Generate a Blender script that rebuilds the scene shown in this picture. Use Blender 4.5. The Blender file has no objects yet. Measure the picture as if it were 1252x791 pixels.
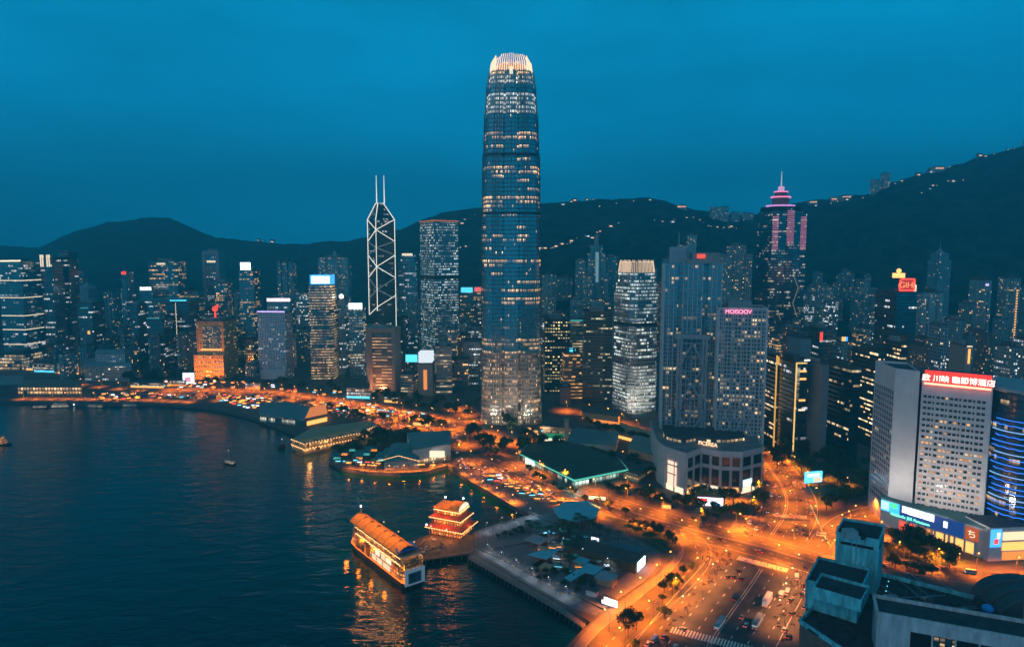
import bpy, math, random
from mathutils import Vector, Matrix
R = math.radians
SC = bpy.context.scene
COL = SC.collection
rng = random.Random(7)

# ------------------------------------------------------------------ camera
F0 = 835.0; PITCH = math.atan(85/835.0); CZ = 190.0
cp, sp = math.cos(PITCH), math.sin(PITCH)
cam = bpy.data.objects.new('camera', bpy.data.cameras.new('camera'))
COL.objects.link(cam)
cam.location = (0, 0, CZ)
cam.rotation_euler = (math.pi/2 - PITCH, 0, 0)
cam.data.sensor_width = 36; cam.data.lens = 36*F0/1252
cam.data.clip_start = 1; cam.data.clip_end = 30000
SC.camera = cam

# ------------------------------------------------------------------ world, dusk light, exposure
w = bpy.data.worlds.new('World'); SC.world = w; w.use_nodes = True
nt = w.node_tree; nt.nodes.clear()
N = nt.nodes.new; L = nt.links.new
wo = N('ShaderNodeOutputWorld'); bg = N('ShaderNodeBackground')
tc = N('ShaderNodeTexCoord'); sx = N('ShaderNodeSeparateXYZ')
L(tc.outputs['Generated'], sx.inputs[0])
ramp = N('ShaderNodeValToRGB'); L(sx.outputs['Z'], ramp.inputs[0])
cr = ramp.color_ramp
cr.elements[0].position = 0.0; cr.elements[0].color = (0.0015, 0.50, 1.0, 1)
cr.elements[1].position = 1.0; cr.elements[1].color = (0.001, 0.09, 0.17, 1)
for p_, c_ in ((0.06, (0.0015, 0.52, 1.06, 1)), (0.20, (0.001, 0.39, 0.80, 1)), (0.38, (0.001, 0.33, 0.63, 1)), (0.6, (0.001, 0.12, 0.20, 1))):
    e = cr.elements.new(p_); e.color = c_
ns = N('ShaderNodeTexNoise'); ns.inputs['Scale'].default_value = 3.2; ns.inputs['Detail'].default_value = 5
mpn = N('ShaderNodeMapping'); mpn.inputs['Scale'].default_value = (1, 1, 3.5)
L(tc.outputs['Generated'], mpn.inputs[0]); L(mpn.outputs[0], ns.inputs['Vector'])
mr = N('ShaderNodeMapRange'); mr.inputs['From Min'].default_value = .4; mr.inputs['From Max'].default_value = .8
mr.inputs['To Min'].default_value = .94; mr.inputs['To Max'].default_value = 1.3
L(ns.outputs['Fac'], mr.inputs['Value'])
sky = N('ShaderNodeTexSky'); sky.sky_type = 'NISHITA'; sky.sun_disc = False
sky.sun_elevation = R(1.5); sky.sun_rotation = R(215)
tint = N('ShaderNodeMix'); tint.data_type = 'RGBA'; tint.blend_type = 'MULTIPLY'; tint.inputs[0].default_value = 1
tint.inputs[7].default_value = (0.0004, 0.004, 0.009, 1); L(sky.outputs[0], tint.inputs[6])
vm = N('ShaderNodeVectorMath'); vm.operation = 'SCALE'; L(ramp.outputs[0], vm.inputs[0]); L(mr.outputs[0], vm.inputs['Scale'])
va = N('ShaderNodeVectorMath'); va.operation = 'ADD'; L(vm.outputs[0], va.inputs[0]); L(tint.outputs[2], va.inputs[1])
L(va.outputs[0], bg.inputs['Color']); bg.inputs['Strength'].default_value = 1.0
L(bg.outputs[0], wo.inputs['Surface'])

sun = bpy.data.objects.new('dusk_sun', bpy.data.lights.new('dusk_sun', 'SUN')); COL.objects.link(sun)
sun.data.energy = 0.50; sun.data.angle = R(40); sun.data.color = (1.0, 0.92, 0.85)
sun.rotation_euler = (R(62), 0, R(-35))          # afterglow from behind the camera, over the harbour
SC.view_settings.view_transform = 'Standard'; SC.view_settings.look = 'None'
SC.view_settings.exposure = 0; SC.view_settings.gamma = 1; SC.view_settings.use_curve_mapping = False
cy = SC.cycles
cy.use_denoising = True; cy.use_light_tree = True; cy.max_bounces = 4; cy.diffuse_bounces = 1; cy.glossy_bounces = 2
cy.transmission_bounces = 1; cy.volume_bounces = 0; cy.sample_clamp_indirect = 3; cy.sample_clamp_direct = 0
cy.caustics_reflective = False; cy.caustics_refractive = False

# ------------------------------------------------------------------ picture <-> place
def ray(px, py):
    dx = px - 626; dy = 395.5 - py
    return dx, F0*cp + dy*sp, -F0*sp + dy*cp
def G(px, py, z=3.5):
    a, b, c = ray(px, py); t = (z - CZ)/c
    return (a*t, b*t)
def ZZ(py, Y):
    a, b, c = ray(626, py); return CZ + Y*c/b
def XX(px, py, Y):
    a, b, c = ray(px, py); return a*Y/b

# ------------------------------------------------------------------ object bookkeeping
def tag(o, label=None, cat=None, group=None, kind=None):
    if label: o['label'] = label
    if cat: o['category'] = cat
    if group: o['group'] = group
    if kind: o['kind'] = kind
    return o
def thing(name, label, cat, loc=(0, 0, 0), rz=0, group=None):
    o = bpy.data.objects.new(name, None); COL.objects.link(o)
    o.empty_display_size = 1
    o.location = loc; o.rotation_euler = (0, 0, rz)
    return tag(o, label, cat, group)
def dup(root, loc, rz, label=None, group=None, s=None):
    def rec(o, par):
        c = o.copy(); COL.objects.link(c); c.parent = par
        for ch in KIDS.get(o.name, ()): 
            d = rec(ch, c); KIDS.setdefault(c.name, []).append(d)
        return c
    r = rec(root, None); r.location = loc; r.rotation_euler = (0, 0, rz)
    if s: r.scale = (s, s, s)
    if label: r['label'] = label
    if group: r['group'] = group
    return r
KIDS = {}
def adopt(o, parent):
    o.parent = parent; KIDS.setdefault(parent.name, []).append(o); return o

class MB:
    def __init__(s): s.v = []; s.f = []; s.m = []; s.uv = []
    def face(s, pts, mi=0, uv=None):
        i = len(s.v); s.v += [tuple(p) for p in pts]; s.f.append(tuple(range(i, i+len(pts)))); s.m.append(mi)
        s.uv += uv if uv else [(p[0], p[1]) for p in pts]
    def prism(s, poly, z0, z1, mi=0, cap=None, top=None, close=True, u0=0.0, bottom=False):
        """poly is counter-clockwise; top = polygon at z1"""
        top = top or poly; n = len(poly); u = u0
        cap = mi if cap is None else cap
        for i in range(n if close else n-1):
            a, b = poly[i], poly[(i+1) % n]; c, d = top[(i+1) % n], top[i]
            l = math.dist(a, b)
            s.face([(a[0], a[1], z0), (b[0], b[1], z0), (c[0], c[1], z1), (d[0], d[1], z1)], mi,
                   [(u, z0), (u+l, z0), (u+l, z1), (u, z1)])
            u += l
        if cap >= 0:
            s.face([(p[0], p[1], z1) for p in top], cap)
            if bottom: s.face([(p[0], p[1], z0) for p in reversed(poly)], cap)
    def box(s, x0, x1, y0, y1, z0, z1, mi=0, cap=None, bottom=True):
        s.prism([(x0, y0), (x1, y0), (x1, y1), (x0, y1)], z0, z1, mi, cap, bottom=bottom)
    def tube(s, a, b, r, n=6, mi=0, r2=None):
        a = Vector(a); b = Vector(b); d = (b-a).normalized(); r2 = r if r2 is None else r2
        q = d.to_track_quat('Z', 'Y'); 
        ra = [a + q @ Vector((r*math.cos(2*math.pi*k/n), r*math.sin(2*math.pi*k/n), 0)) for k in range(n)]
        rb = [b + q @ Vector((r2*math.cos(2*math.pi*k/n), r2*math.sin(2*math.pi*k/n), 0)) for k in range(n)]
        for k in range(n): s.face([ra[k], ra[(k+1) % n], rb[(k+1) % n], rb[k]], mi)
        s.face(rb, mi); s.face(ra[::-1], mi)
    def bar(s, a, b, w, t, mi=0):
        """flat rectangular bar from a to b, w across (horizontal), t thick"""
        a = Vector(a); b = Vector(b); d = (b-a).normalized()
        h = Vector((0, 0, 1)).cross(d); h = h.normalized() if h.length > 1e-4 else Vector((1, 0, 0)); u = d.cross(h)
        o = [h*sx_*w/2 + u*sy_*t/2 for sx_, sy_ in ((-1, -1), (1, -1), (1, 1), (-1, 1))]
        for k in range(4): s.face([a+o[k], a+o[(k+1) % 4], b+o[(k+1) % 4], b+o[k]], mi)
        s.face([b+x for x in o], mi); s.face([a+x for x in o[::-1]], mi)
    def ball(s, c, r, mi=0, n=6, sz=1.0):
        rows = []
        for i in range(n+1):
            t = math.pi*i/n
            rows.append([(c[0]+r*math.sin(t)*math.cos(2*math.pi*k/(n*2)), c[1]+r*math.sin(t)*math.sin(2*math.pi*k/(n*2)), c[2]-r*sz*math.cos(t)) for k in range(n*2)])
        for i in range(n):
            for k in range(n*2):
                j = (k+1) % (n*2)
                if i == 0: s.face([rows[0][0], rows[1][j], rows[1][k]][::-1], mi)
                elif i == n-1: s.face([rows[i][k], rows[i][j], rows[n][0]], mi)
                else: s.face([rows[i][k], rows[i][j], rows[i+1][j], rows[i+1][k]], mi)
    def build(s, name, mats, parent=None, kind=None, smooth=False, label=None):
        me = bpy.data.meshes.new(name); me.from_pydata(s.v, [], s.f)
        uvl = me.uv_layers.new(name='UVMap')
        fl = [c for t in s.uv for c in t]; uvl.data.foreach_set('uv', fl)
        mats = mats if isinstance(mats, (list, tuple)) else [mats]
        for m in mats: me.materials.append(m)
        me.polygons.foreach_set('material_index', [min(i, len(mats)-1) for i in s.m])
        if smooth: me.polygons.foreach_set('use_smooth', [True]*len(s.f))
        me.update()
        o = bpy.data.objects.new(name, me); COL.objects.link(o)
        if parent: adopt(o, parent)
        if kind: o['kind'] = kind
        if label: o['label'] = label
        return o
def text(body, name, size, mat, parent, loc, rot, ext=0.06, align='CENTER'):
    cu = bpy.data.curves.new(name, 'FONT'); cu.body = body; cu.size = size; cu.extrude = ext; cu.align_x = align
    cu.materials.append(mat)
    tmp = bpy.data.objects.new('lettering_curve', cu); COL.objects.link(tmp)
    me = bpy.data.meshes.new_from_object(tmp.evaluated_get(bpy.context.evaluated_depsgraph_get()))
    bpy.data.objects.remove(tmp); bpy.data.curves.remove(cu)
    me.materials.clear(); me.materials.append(mat)
    o = bpy.data.objects.new(name, me); COL.objects.link(o); o.location = loc; o.rotation_euler = rot
    if parent: adopt(o, parent)
    return o

# ------------------------------------------------------------------ materials
def mat(name, col, rough=0.7, metal=0, emit=None, es=0, noise=0, nscale=0.3, spec=0.5, sample=False, coat=0):
    m = bpy.data.materials.new(name); m.use_nodes = True
    b = m.node_tree.nodes['Principled BSDF']; T = m.node_tree
    b.inputs['Base Color'].default_value = (*col, 1); b.inputs['Roughness'].default_value = rough
    b.inputs['Metallic'].default_value = metal; b.inputs['Specular IOR Level'].default_value = spec
    if coat: b.inputs['Coat Weight'].default_value = coat
    if emit:
        b.inputs['Emission Color'].default_value = (*emit, 1); b.inputs['Emission Strength'].default_value = es
    if noise:
        t = T.nodes.new('ShaderNodeTexCoord'); n = T.nodes.new('ShaderNodeTexNoise'); n.inputs['Scale'].default_value = nscale
        n.inputs['Detail'].default_value = 6; n.inputs['Roughness'].default_value = .65
        r = T.nodes.new('ShaderNodeMapRange'); r.inputs['From Min'].default_value = .3; r.inputs['From Max'].default_value = .7
        r.inputs['To Min'].default_value = 1-noise; r.inputs['To Max'].default_value = 1+noise
        v = T.nodes.new('ShaderNodeVectorMath'); v.operation = 'SCALE'; v.inputs[0].default_value = col
        T.links.new(t.outputs['Object'], n.inputs['Vector']); T.links.new(n.outputs['Fac'], r.inputs['Value'])
        T.links.new(r.outputs[0], v.inputs['Scale']); T.links.new(v.outputs[0], b.inputs['Base Color'])
    m.cycles.emission_sampling = 'AUTO' if sample else 'NONE'
    return m
def glow(name, col, s, sample=False):
    return mat(name, (0.05, 0.05, 0.05), 0.6, emit=col, es=s, sample=sample)

# a facade: bays and floors in metres from the UV map, some windows lit; every object draws its own pattern
def _mk_group():
    g = bpy.data.node_groups.new('window_grid', 'ShaderNodeTree')
    I = g.interface
    def inp(n, t, d):
        s_ = I.new_socket(n, in_out='INPUT', socket_type=t); s_.default_value = d
    for n, d in (('Bay', 3.0), ('Floor', 3.6), ('FrameU', .15), ('FrameV', .3), ('Row', .3), ('Run', 6.0), ('RowBias', .25), ('Cell', .1),
                 ('Strength', 1.0), ('GlassRough', .2), ('IOR', 2.4), ('Seed', 0.0), ('LitV', .45)): inp(n, 'NodeSocketFloat', d)
    inp('Wall', 'NodeSocketColor', (.2, .2, .2, 1)); inp('Glass', 'NodeSocketColor', (.02, .04, .05, 1))
    inp('LitA', 'NodeSocketColor', (1, .6, .25, 1)); inp('LitB', 'NodeSocketColor', (.8, .9, 1, 1))
    I.new_socket('Shader', in_out='OUTPUT', socket_type='NodeSocketShader')
    n = g.nodes; l = g.links.new
    gi = n.new('NodeGroupInput'); go = n.new('NodeGroupOutput')
    def M(op, a, b=None, c=None):
        m = n.new('ShaderNodeMath'); m.operation = op
        for i, x in enumerate((a, b, c)):
            if x is None: continue
            if isinstance(x, (int, float)): m.inputs[i].default_value = x
            else: l(x, m.inputs[i])
        return m.outputs[0]
    uv = n.new('ShaderNodeUVMap'); uv.uv_map = 'UVMap'
    s = n.new('ShaderNodeSeparateXYZ'); l(uv.outputs[0], s.inputs[0])
    oi = n.new('ShaderNodeObjectInfo')
    sd = M('ADD', M('MULTIPLY', oi.outputs['Random'], 517.0), gi.outputs['Seed'])
    u = M('DIVIDE', s.outputs[0], gi.outputs['Bay']); v = M('DIVIDE', s.outputs[1], gi.outputs['Floor'])
    cu, cv = M('FLOOR', u), M('FLOOR', v); fu, fv = M('FRACT', u), M('FRACT', v)
    mu = M('MULTIPLY', M('GREATER_THAN', fu, gi.outputs['FrameU']), M('LESS_THAN', fu, M('SUBTRACT', 1.0, gi.outputs['FrameU'])))
    mv = M('GREATER_THAN', fv, gi.outputs['FrameV'])
    mask = M('MULTIPLY', mu, mv)
    def wn(x, y, k):
        c = n.new('ShaderNodeCombineXYZ'); l(x, c.inputs[0]); l(y, c.inputs[1]); l(M('ADD', sd, k), c.inputs[2])
        w_ = n.new('ShaderNodeTexWhiteNoise'); w_.noise_dimensions = '3D'; l(c.outputs[0], w_.inputs[0]); return w_.outputs['Value'], w_.outputs['Color']
    # row seed shared by a whole floor, run seed shared by a run of bays
    rowv, _ = wn(cv, M('MULTIPLY', cv, 0.0), 1.3)
    runv, _ = wn(M('FLOOR', M('DIVIDE', M('ADD', cu, M('MULTIPLY', rowv, 7.0)), gi.outputs['Run'])), cv, 7.7)
    cell, cellc = wn(cu, cv, 3.1)
    # floors: each floor has its own occupancy
    occ = M('ADD', gi.outputs['Row'], M('MULTIPLY', M('SUBTRACT', rowv, 0.5), M('MULTIPLY', gi.outputs['RowBias'], 2.0)))
    runlit = M('MULTIPLY', M('LESS_THAN', runv, occ), M('LESS_THAN', cell, .8))
    lit = M('MAXIMUM', runlit, M('GREATER_THAN', cell, M('SUBTRACT', 1.0, gi.outputs['Cell'])))
    sc_ = n.new('ShaderNodeSeparateColor'); l(cellc, sc_.inputs[0])
    bri = M('ADD', .22, M('MULTIPLY', M('POWER', sc_.outputs[1], 1.6), 1.0))
    # ceiling lights: brighter in the upper half of the pane, blinds break it up
    bri = M('MULTIPLY', bri, M('ADD', .6, M('MULTIPLY', fv, .6)))
    # ceiling strips show in the upper part of the storey; below them the room falls off
    up = M('MAXIMUM', M('GREATER_THAN', fv, gi.outputs['LitV']), .28)
    bri = M('MULTIPLY', bri, up)
    lo = n.new('ShaderNodeTexNoise'); lo.noise_dimensions = '3D'; lo.inputs['Scale'].default_value = 1.0; lo.inputs['Detail'].default_value = 2
    lc = n.new('ShaderNodeCombineXYZ'); l(M('MULTIPLY', s.outputs[0], .035), lc.inputs[0]); l(M('MULTIPLY', s.outputs[1], .022), lc.inputs[1]); l(sd, lc.inputs[2]); l(lc.outputs[0], lo.inputs['Vector'])
    bri = M('MULTIPLY', bri, M('MAXIMUM', M('MULTIPLY', M('SUBTRACT', lo.outputs['Fac'], .30), 5.2), .15))
    es = M('MULTIPLY', M('MULTIPLY', M('MULTIPLY', lit, bri), mask), gi.outputs['Strength'])
    mixc = n.new('ShaderNodeMix'); mixc.data_type = 'RGBA'; l(M('MINIMUM', 1.0, M('ADD', M('MULTIPLY', rowv, .75), M('MULTIPLY', sc_.outputs[2], .45))), mixc.inputs[0])
    l(gi.outputs['LitA'], mixc.inputs[6]); l(gi.outputs['LitB'], mixc.inputs[7])
    base = n.new('ShaderNodeMix'); base.data_type = 'RGBA'; l(mask, base.inputs[0]); 
    nz = n.new('ShaderNodeTexNoise'); nz.inputs['Scale'].default_value = .08; nz.inputs['Detail'].default_value = 5
    tcn = n.new('ShaderNodeTexCoord'); l(tcn.outputs['Object'], nz.inputs['Vector'])
    wl = n.new('ShaderNodeVectorMath'); wl.operation = 'SCALE'; l(gi.outputs['Wall'], wl.inputs[0]); l(M('ADD', .7, M('MULTIPLY', nz.outputs['Fac'], .6)), wl.inputs['Scale'])
    l(wl.outputs[0], base.inputs[6])
    gl = n.new('ShaderNodeVectorMath'); gl.operation = 'SCALE'; l(gi.outputs['Glass'], gl.inputs[0]); l(M('ADD', .55, M('MULTIPLY', sc_.outputs[0], .9)), gl.inputs['Scale'])
    l(gl.outputs[0], base.inputs[7])
    b = n.new('ShaderNodeBsdfPrincipled')
    l(base.outputs[2], b.inputs['Base Color'])
    rr = n.new('ShaderNodeMix'); l(mask, rr.inputs[0]); rr.inputs[2].default_value = .75; l(gi.outputs['GlassRough'], rr.inputs[3]); l(rr.outputs[0], b.inputs['Roughness'])
    ir = n.new('ShaderNodeMix'); l(mask, ir.inputs[0]); ir.inputs[2].default_value = 1.4; l(gi.outputs['IOR'], ir.inputs[3]); l(ir.outputs[0], b.inputs['IOR'])
    l(mixc.outputs[2], b.inputs['Emission Color']); l(es, b.inputs['Emission Strength'])
    # panes are never perfectly in one plane: a small tilt per pane
    gx = n.new('ShaderNodeNewGeometry'); vs = n.new('ShaderNodeVectorMath'); vs.operation = 'SUBTRACT'; l(cellc, vs.inputs[0]); vs.inputs[1].default_value = (.5, .5, .5)
    v2 = n.new('ShaderNodeVectorMath'); v2.operation = 'SCALE'; l(vs.outputs[0], v2.inputs[0]); l(M('MULTIPLY', mask, .05), v2.inputs['Scale'])
    v3 = n.new('ShaderNodeVectorMath'); v3.operation = 'ADD'; l(gx.outputs['Normal'], v3.inputs[0]); l(v2.outputs[0], v3.inputs[1])
    v4 = n.new('ShaderNodeVectorMath'); v4.operation = 'NORMALIZE'; l(v3.outputs[0], v4.inputs[0]); l(v4.outputs[0], b.inputs['Normal'])
    l(b.outputs[0], go.inputs[0])
    return g
FG = _mk_group()
WARM = (1.0, .50, .16); AMBER = (1.0, .36, .07); WHITE = (.85, .92, 1.0); CREAM = (1.0, .74, .42); COOL = (.45, .85, 1.0)
def fac(name, wall, glass=(.02, .09, .11), bay=3, floor=3.6, fu=.12, fv=.3, row=.25, run=6, bias=.25, cell=.06, es=1.0, lit=(CREAM, WHITE), rough=.2, ior=2.9, seed=0.0, lv=.5):
    m = bpy.data.materials.new(name); m.use_nodes = True; T = m.node_tree; T.nodes.clear()
    g = T.nodes.new('ShaderNodeGroup'); g.node_tree = FG; o = T.nodes.new('ShaderNodeOutputMaterial'); T.links.new(g.outputs[0], o.inputs[0])
    for k, v in dict(Bay=bay, Floor=floor, FrameU=fu, FrameV=fv, Row=row, Run=run, RowBias=bias, Cell=cell, Strength=es, GlassRough=rough, IOR=ior, Seed=seed, LitV=lv).items():
        g.inputs[k].default_value = v
    for k, v in dict(Wall=wall, Glass=glass, LitA=lit[0], LitB=lit[1]).items(): g.inputs[k].default_value = (*v, 1)
    m.cycles.emission_sampling = 'NONE'
    return m

M_ = {}
M_['asphalt'] = mat('asphalt', (.058, .056, .054), .75, noise=.5, nscale=.09)
M_['pave'] = mat('paving', (.16, .15, .14), .8, noise=.25, nscale=.15)
M_['conc'] = mat('concrete', (.30, .30, .29), .8, noise=.2, nscale=.12)
M_['dconc'] = mat('dark_concrete', (.10, .10, .10), .85, noise=.3, nscale=.1)
M_['white'] = mat('white_paint', (.62, .62, .60), .6, noise=.12, nscale=.2)
M_['mark'] = mat('road_paint', (.7, .68, .62), .6, noise=.2, nscale=2)
M_['ymark'] = mat('yellow_road_paint', (.6, .42, .1), .6, noise=.2, nscale=2)
M_['roof'] = mat('roof_felt', (.07, .075, .08), .9, noise=.4, nscale=.15)
M_['groof'] = mat('teal_metal_roof', (.06, .20, .20), .5, noise=.2, nscale=.1)
M_['lroof'] = mat('pale_membrane_roof', (.30, .36, .38), .6, noise=.2, nscale=.1)
M_['grass'] = mat('grass_ground', (.035, .06, .02), .95, noise=.5, nscale=.15)
M_['steel'] = mat('steel', (.25, .25, .26), .4, metal=.6)
M_['black'] = mat('black_metal', (.02, .02, .022), .5)
M_['bark'] = mat('bark', (.08, .055, .04), .9)
M_['brown'] = mat('brown_stone', (.26, .15, .11), .7, noise=.15, nscale=.2)
M_['tan'] = mat('tan_stone', (.45, .30, .17), .7, noise=.15, nscale=.2)
M_['L_or'] = glow('sodium_bulb', (1, .36, .06), 14)
M_['L_wh'] = glow('white_bulb', (.9, .95, 1), 5)
M_['G_or'] = glow('warm_lit_panel', (1, .42, .10), 2.2)
M_['G_am'] = glow('amber_lit_panel', (1, .30, .05), 1.3)
M_['G_wh'] = glow('white_lit_sign', (.88, .95, 1), 2.4)
M_['G_cr'] = glow('cream_lit_panel', (1, .80, .55), 1.5)
M_['G_bl'] = glow('blue_lit_sign', (.05, .35, 1), 2.2)
M_['G_cy'] = glow('cyan_lit_sign', (.10, .75, 1), 1.8)
M_['G_rd'] = glow('red_lit_sign', (1, .045, .02), 2.6)
M_['G_pk'] = glow('pink_lit_strip', (1, .25, .55), 1.6)
M_['G_vi'] = glow('violet_lit_strip', (.6, .45, 1), 2.2)
M_['G_gr'] = glow('green_lit_sign', (.1, 1, .35), 1.4)
M_['G_te'] = glow('teal_lit_strip', (.1, .7, .65), .7)

def leafmat(name, col):
    m = bpy.data.materials.new(name); m.use_nodes = True; T = m.node_tree; b = T.nodes['Principled BSDF']
    b.inputs['Roughness'].default_value = .8; b.inputs['Specular IOR Level'].default_value = .2
    n = T.nodes.new('ShaderNodeTexNoise'); n.inputs['Scale'].default_value = .6; t = T.nodes.new('ShaderNodeTexCoord')
    T.links.new(t.outputs['Object'], n.inputs['Vector'])
    r = T.nodes.new('ShaderNodeValToRGB'); r.color_ramp.elements[0].position = .35; r.color_ramp.elements[1].position = .65
    r.color_ramp.elements[0].color = (*[c*.5 for c in col], 1); r.color_ramp.elements[1].color = (*[c*1.5 for c in col], 1)
    T.links.new(n.outputs['Fac'], r.inputs[0]); T.links.new(r.outputs[0], b.inputs['Base Color'])
    return m
M_['leaf'] = leafmat('foliage', (.07, .11, .03)); M_['leaf2'] = leafmat('dark_foliage', (.045, .08, .035))
# ================================================================== SETTING
GZ = 3.5
def poly_px(pts, z=GZ): return [G(x, y, z) for x, y in pts]
def sheet(name, poly, z, m, kind='structure'):
    b = MB(); b.face([(p[0], p[1], z) for p in poly]); o = b.build(name, m); o['kind'] = kind; return o
def ccw(poly):
    a = sum(poly[i][0]*poly[(i+1) % len(poly)][1]-poly[(i+1) % len(poly)][0]*poly[i][1] for i in range(len(poly)))
    return poly if a > 0 else poly[::-1]

# harbour water
wm = bpy.data.materials.new('harbour_water'); wm.use_nodes = True; T = wm.node_tree; b = T.nodes['Principled BSDF']
b.inputs['Base Color'].default_value = (.0003, .029, .030, 1); b.inputs['Roughness'].default_value = .16; b.inputs['IOR'].default_value = 1.33
t = T.nodes.new('ShaderNodeTexCoord'); prev = None
for sc_, st, ds, mpv in ((.17, .45, .7, (1, 2.3, 1)), (.045, .40, 2.4, (1, 2.2, 1)), (.7, .22, .15, (1.2, 1.6, 1))):
    mp = T.nodes.new('ShaderNodeMapping'); mp.inputs['Scale'].default_value = mpv; mp.inputs['Rotation'].default_value = (0, 0, .3)
    n = T.nodes.new('ShaderNodeTexNoise'); n.inputs['Scale'].default_value = sc_; n.inputs['Detail'].default_value = 4; n.inputs['Distortion'].default_value = .6
    bp = T.nodes.new('ShaderNodeBump'); bp.inputs['Strength'].default_value = st; bp.inputs['Distance'].default_value = ds
    T.links.new(t.outputs['Object'], mp.inputs[0]); T.links.new(mp.outputs[0], n.inputs['Vector']); T.links.new(n.outputs['Fac'], bp.inputs['Height'])
    if prev: T.links.new(prev.outputs[0], bp.inputs['Normal'])
    prev = bp
T.links.new(prev.outputs[0], b.inputs['Normal'])
n = T.nodes.new('ShaderNodeTexNoise'); n.inputs['Scale'].default_value = .006; n.inputs['Detail'].default_value = 4; mp = T.nodes.new('ShaderNodeMapping'); mp.inputs['Scale'].default_value = (1, .7, 1)
T.links.new(t.outputs['Object'], mp.inputs[0]); T.links.new(mp.outputs[0], n.inputs['Vector'])
r = T.nodes.new('ShaderNodeMapRange'); r.inputs['From Min'].default_value = .38; r.inputs['From Max'].default_value = .62; r.inputs['To Min'].default_value = .05; r.inputs['To Max'].default_value = .17
T.links.new(n.outputs['Fac'], r.inputs['Value']); T.links.new(r.outputs[0], b.inputs['Roughness'])
r2 = T.nodes.new('ShaderNodeMapRange'); r2.inputs['From Min'].default_value = .40; r2.inputs['From Max'].default_value = .60; r2.inputs['To Min'].default_value = .18; r2.inputs['To Max'].default_value = .75
T.links.new(n.outputs['Fac'], r2.inputs['Value']); T.links.new(r2.outputs[0], [x for x in T.nodes if x.type == 'BUMP'][0].inputs['Strength'])      # gusts: smoother and rougher patches
wat = MB(); wat.face([(-5000, -600, 0), (3000, -600, 0), (3000, 1500, 0), (-5000, 1500, 0)]); o = wat.build('water', wm); o['kind'] = 'structure'

SHORE = [(0, 489), (60, 492), (110, 494), (190, 493), (240, 496), (272, 501), (305, 509), (335, 519), (362, 530), (378, 536), (410, 534), (440, 531), (470, 540), (440, 552), (404, 556), (402, 562), (418, 571), (445, 576), (490, 578),
         (520, 576), (548, 568), (556, 574), (575, 588), (600, 602), (625, 617), (648, 628), (620, 636), (578, 650), (578, 676),
         (640, 712), (690, 741), (722, 760), (690, 791)]
sh = poly_px(SHORE)
land = sh + [(-5, 200), (-10, -400), (6500, -400), (6500, 5000), (-6500, 5000), (-6500, 862)]
lm = mat('city_ground', (.085, .08, .075), .85, noise=.45, nscale=.05)
bm_ = MB(); lp = ccw(land); bm_.prism(lp, -3, GZ, 1, 0); o = bm_.build('ground', [lm, M_['dconc']]); o['kind'] = 'structure'

def strip(pts, wd, closed=False):
    """left and right edges of a road along points given in metres"""
    Lf, Rt = [], []
    for i, p in enumerate(pts):
        a = pts[max(i-1, 0)]; c = pts[min(i+1, len(pts)-1)]
        d = (c[0]-a[0], c[1]-a[1]); l_ = math.hypot(*d) or 1; nx, ny = -d[1]/l_, d[0]/l_
        wv = wd[i] if isinstance(wd, list) else wd
        Lf.append((p[0]+nx*wv/2, p[1]+ny*wv/2)); Rt.append((p[0]-nx*wv/2, p[1]-ny*wv/2))
    return Lf, Rt
def smooth(pts, k=6):
    out = []
    n = len(pts)
    for i in range(n-1):
        p0, p1, p2, p3 = pts[max(i-1, 0)], pts[i], pts[i+1], pts[min(i+2, n-1)]
        for j in range(k):
            s_ = j/k
            out.append(tuple(.5*((2*p1[q]) + (-p0[q]+p2[q])*s_ + (2*p0[q]-5*p1[q]+4*p2[q]-p3[q])*s_**2 + (-p0[q]+3*p1[q]-3*p2[q]+p3[q])*s_**3) for q in (0, 1)))
    out.append(tuple(pts[-1])); return out
def road(name, pts, wd, z, m=None, kerb=True):
    Lf, Rt = strip(pts, wd)
    b = MB()
    for i in range(len(pts)-1):
        b.face([(*Rt[i], z), (*Rt[i+1], z), (*Lf[i+1], z), (*Lf[i], z)][::1])
    o = b.build(name, m or M_['asphalt']); o['kind'] = 'structure'
    if kerb:
        k = MB()
        for E_, sgn in ((Lf, 1), (Rt, -1)):
            for i in range(len(E_)-1):
                k.bar((*E_[i], GZ+.09), (*E_[i+1], GZ+.09), .35, .22)
        o2 = k.build('kerb', M_['conc']); o2['kind'] = 'structure'
    return Lf, Rt
def along(pts, s_):
    """point and heading at distance s_ along a path"""
    for i in range(len(pts)-1):
        l_ = math.dist(pts[i], pts[i+1])
        if s_ <= l_ or i == len(pts)-2:
            k = s_/l_ if l_ else 0
            return (pts[i][0]+(pts[i+1][0]-pts[i][0])*k, pts[i][1]+(pts[i+1][1]-pts[i][1])*k), math.atan2(pts[i+1][1]-pts[i][1], pts[i+1][0]-pts[i][0])
        s_ -= l_
def plen(pts): return sum(math.dist(pts[i], pts[i+1]) for i in range(len(pts)-1))
def offs(pts, d):
    Lf, Rt = strip(pts, 2*abs(d)); return Lf if d > 0 else Rt

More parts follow.
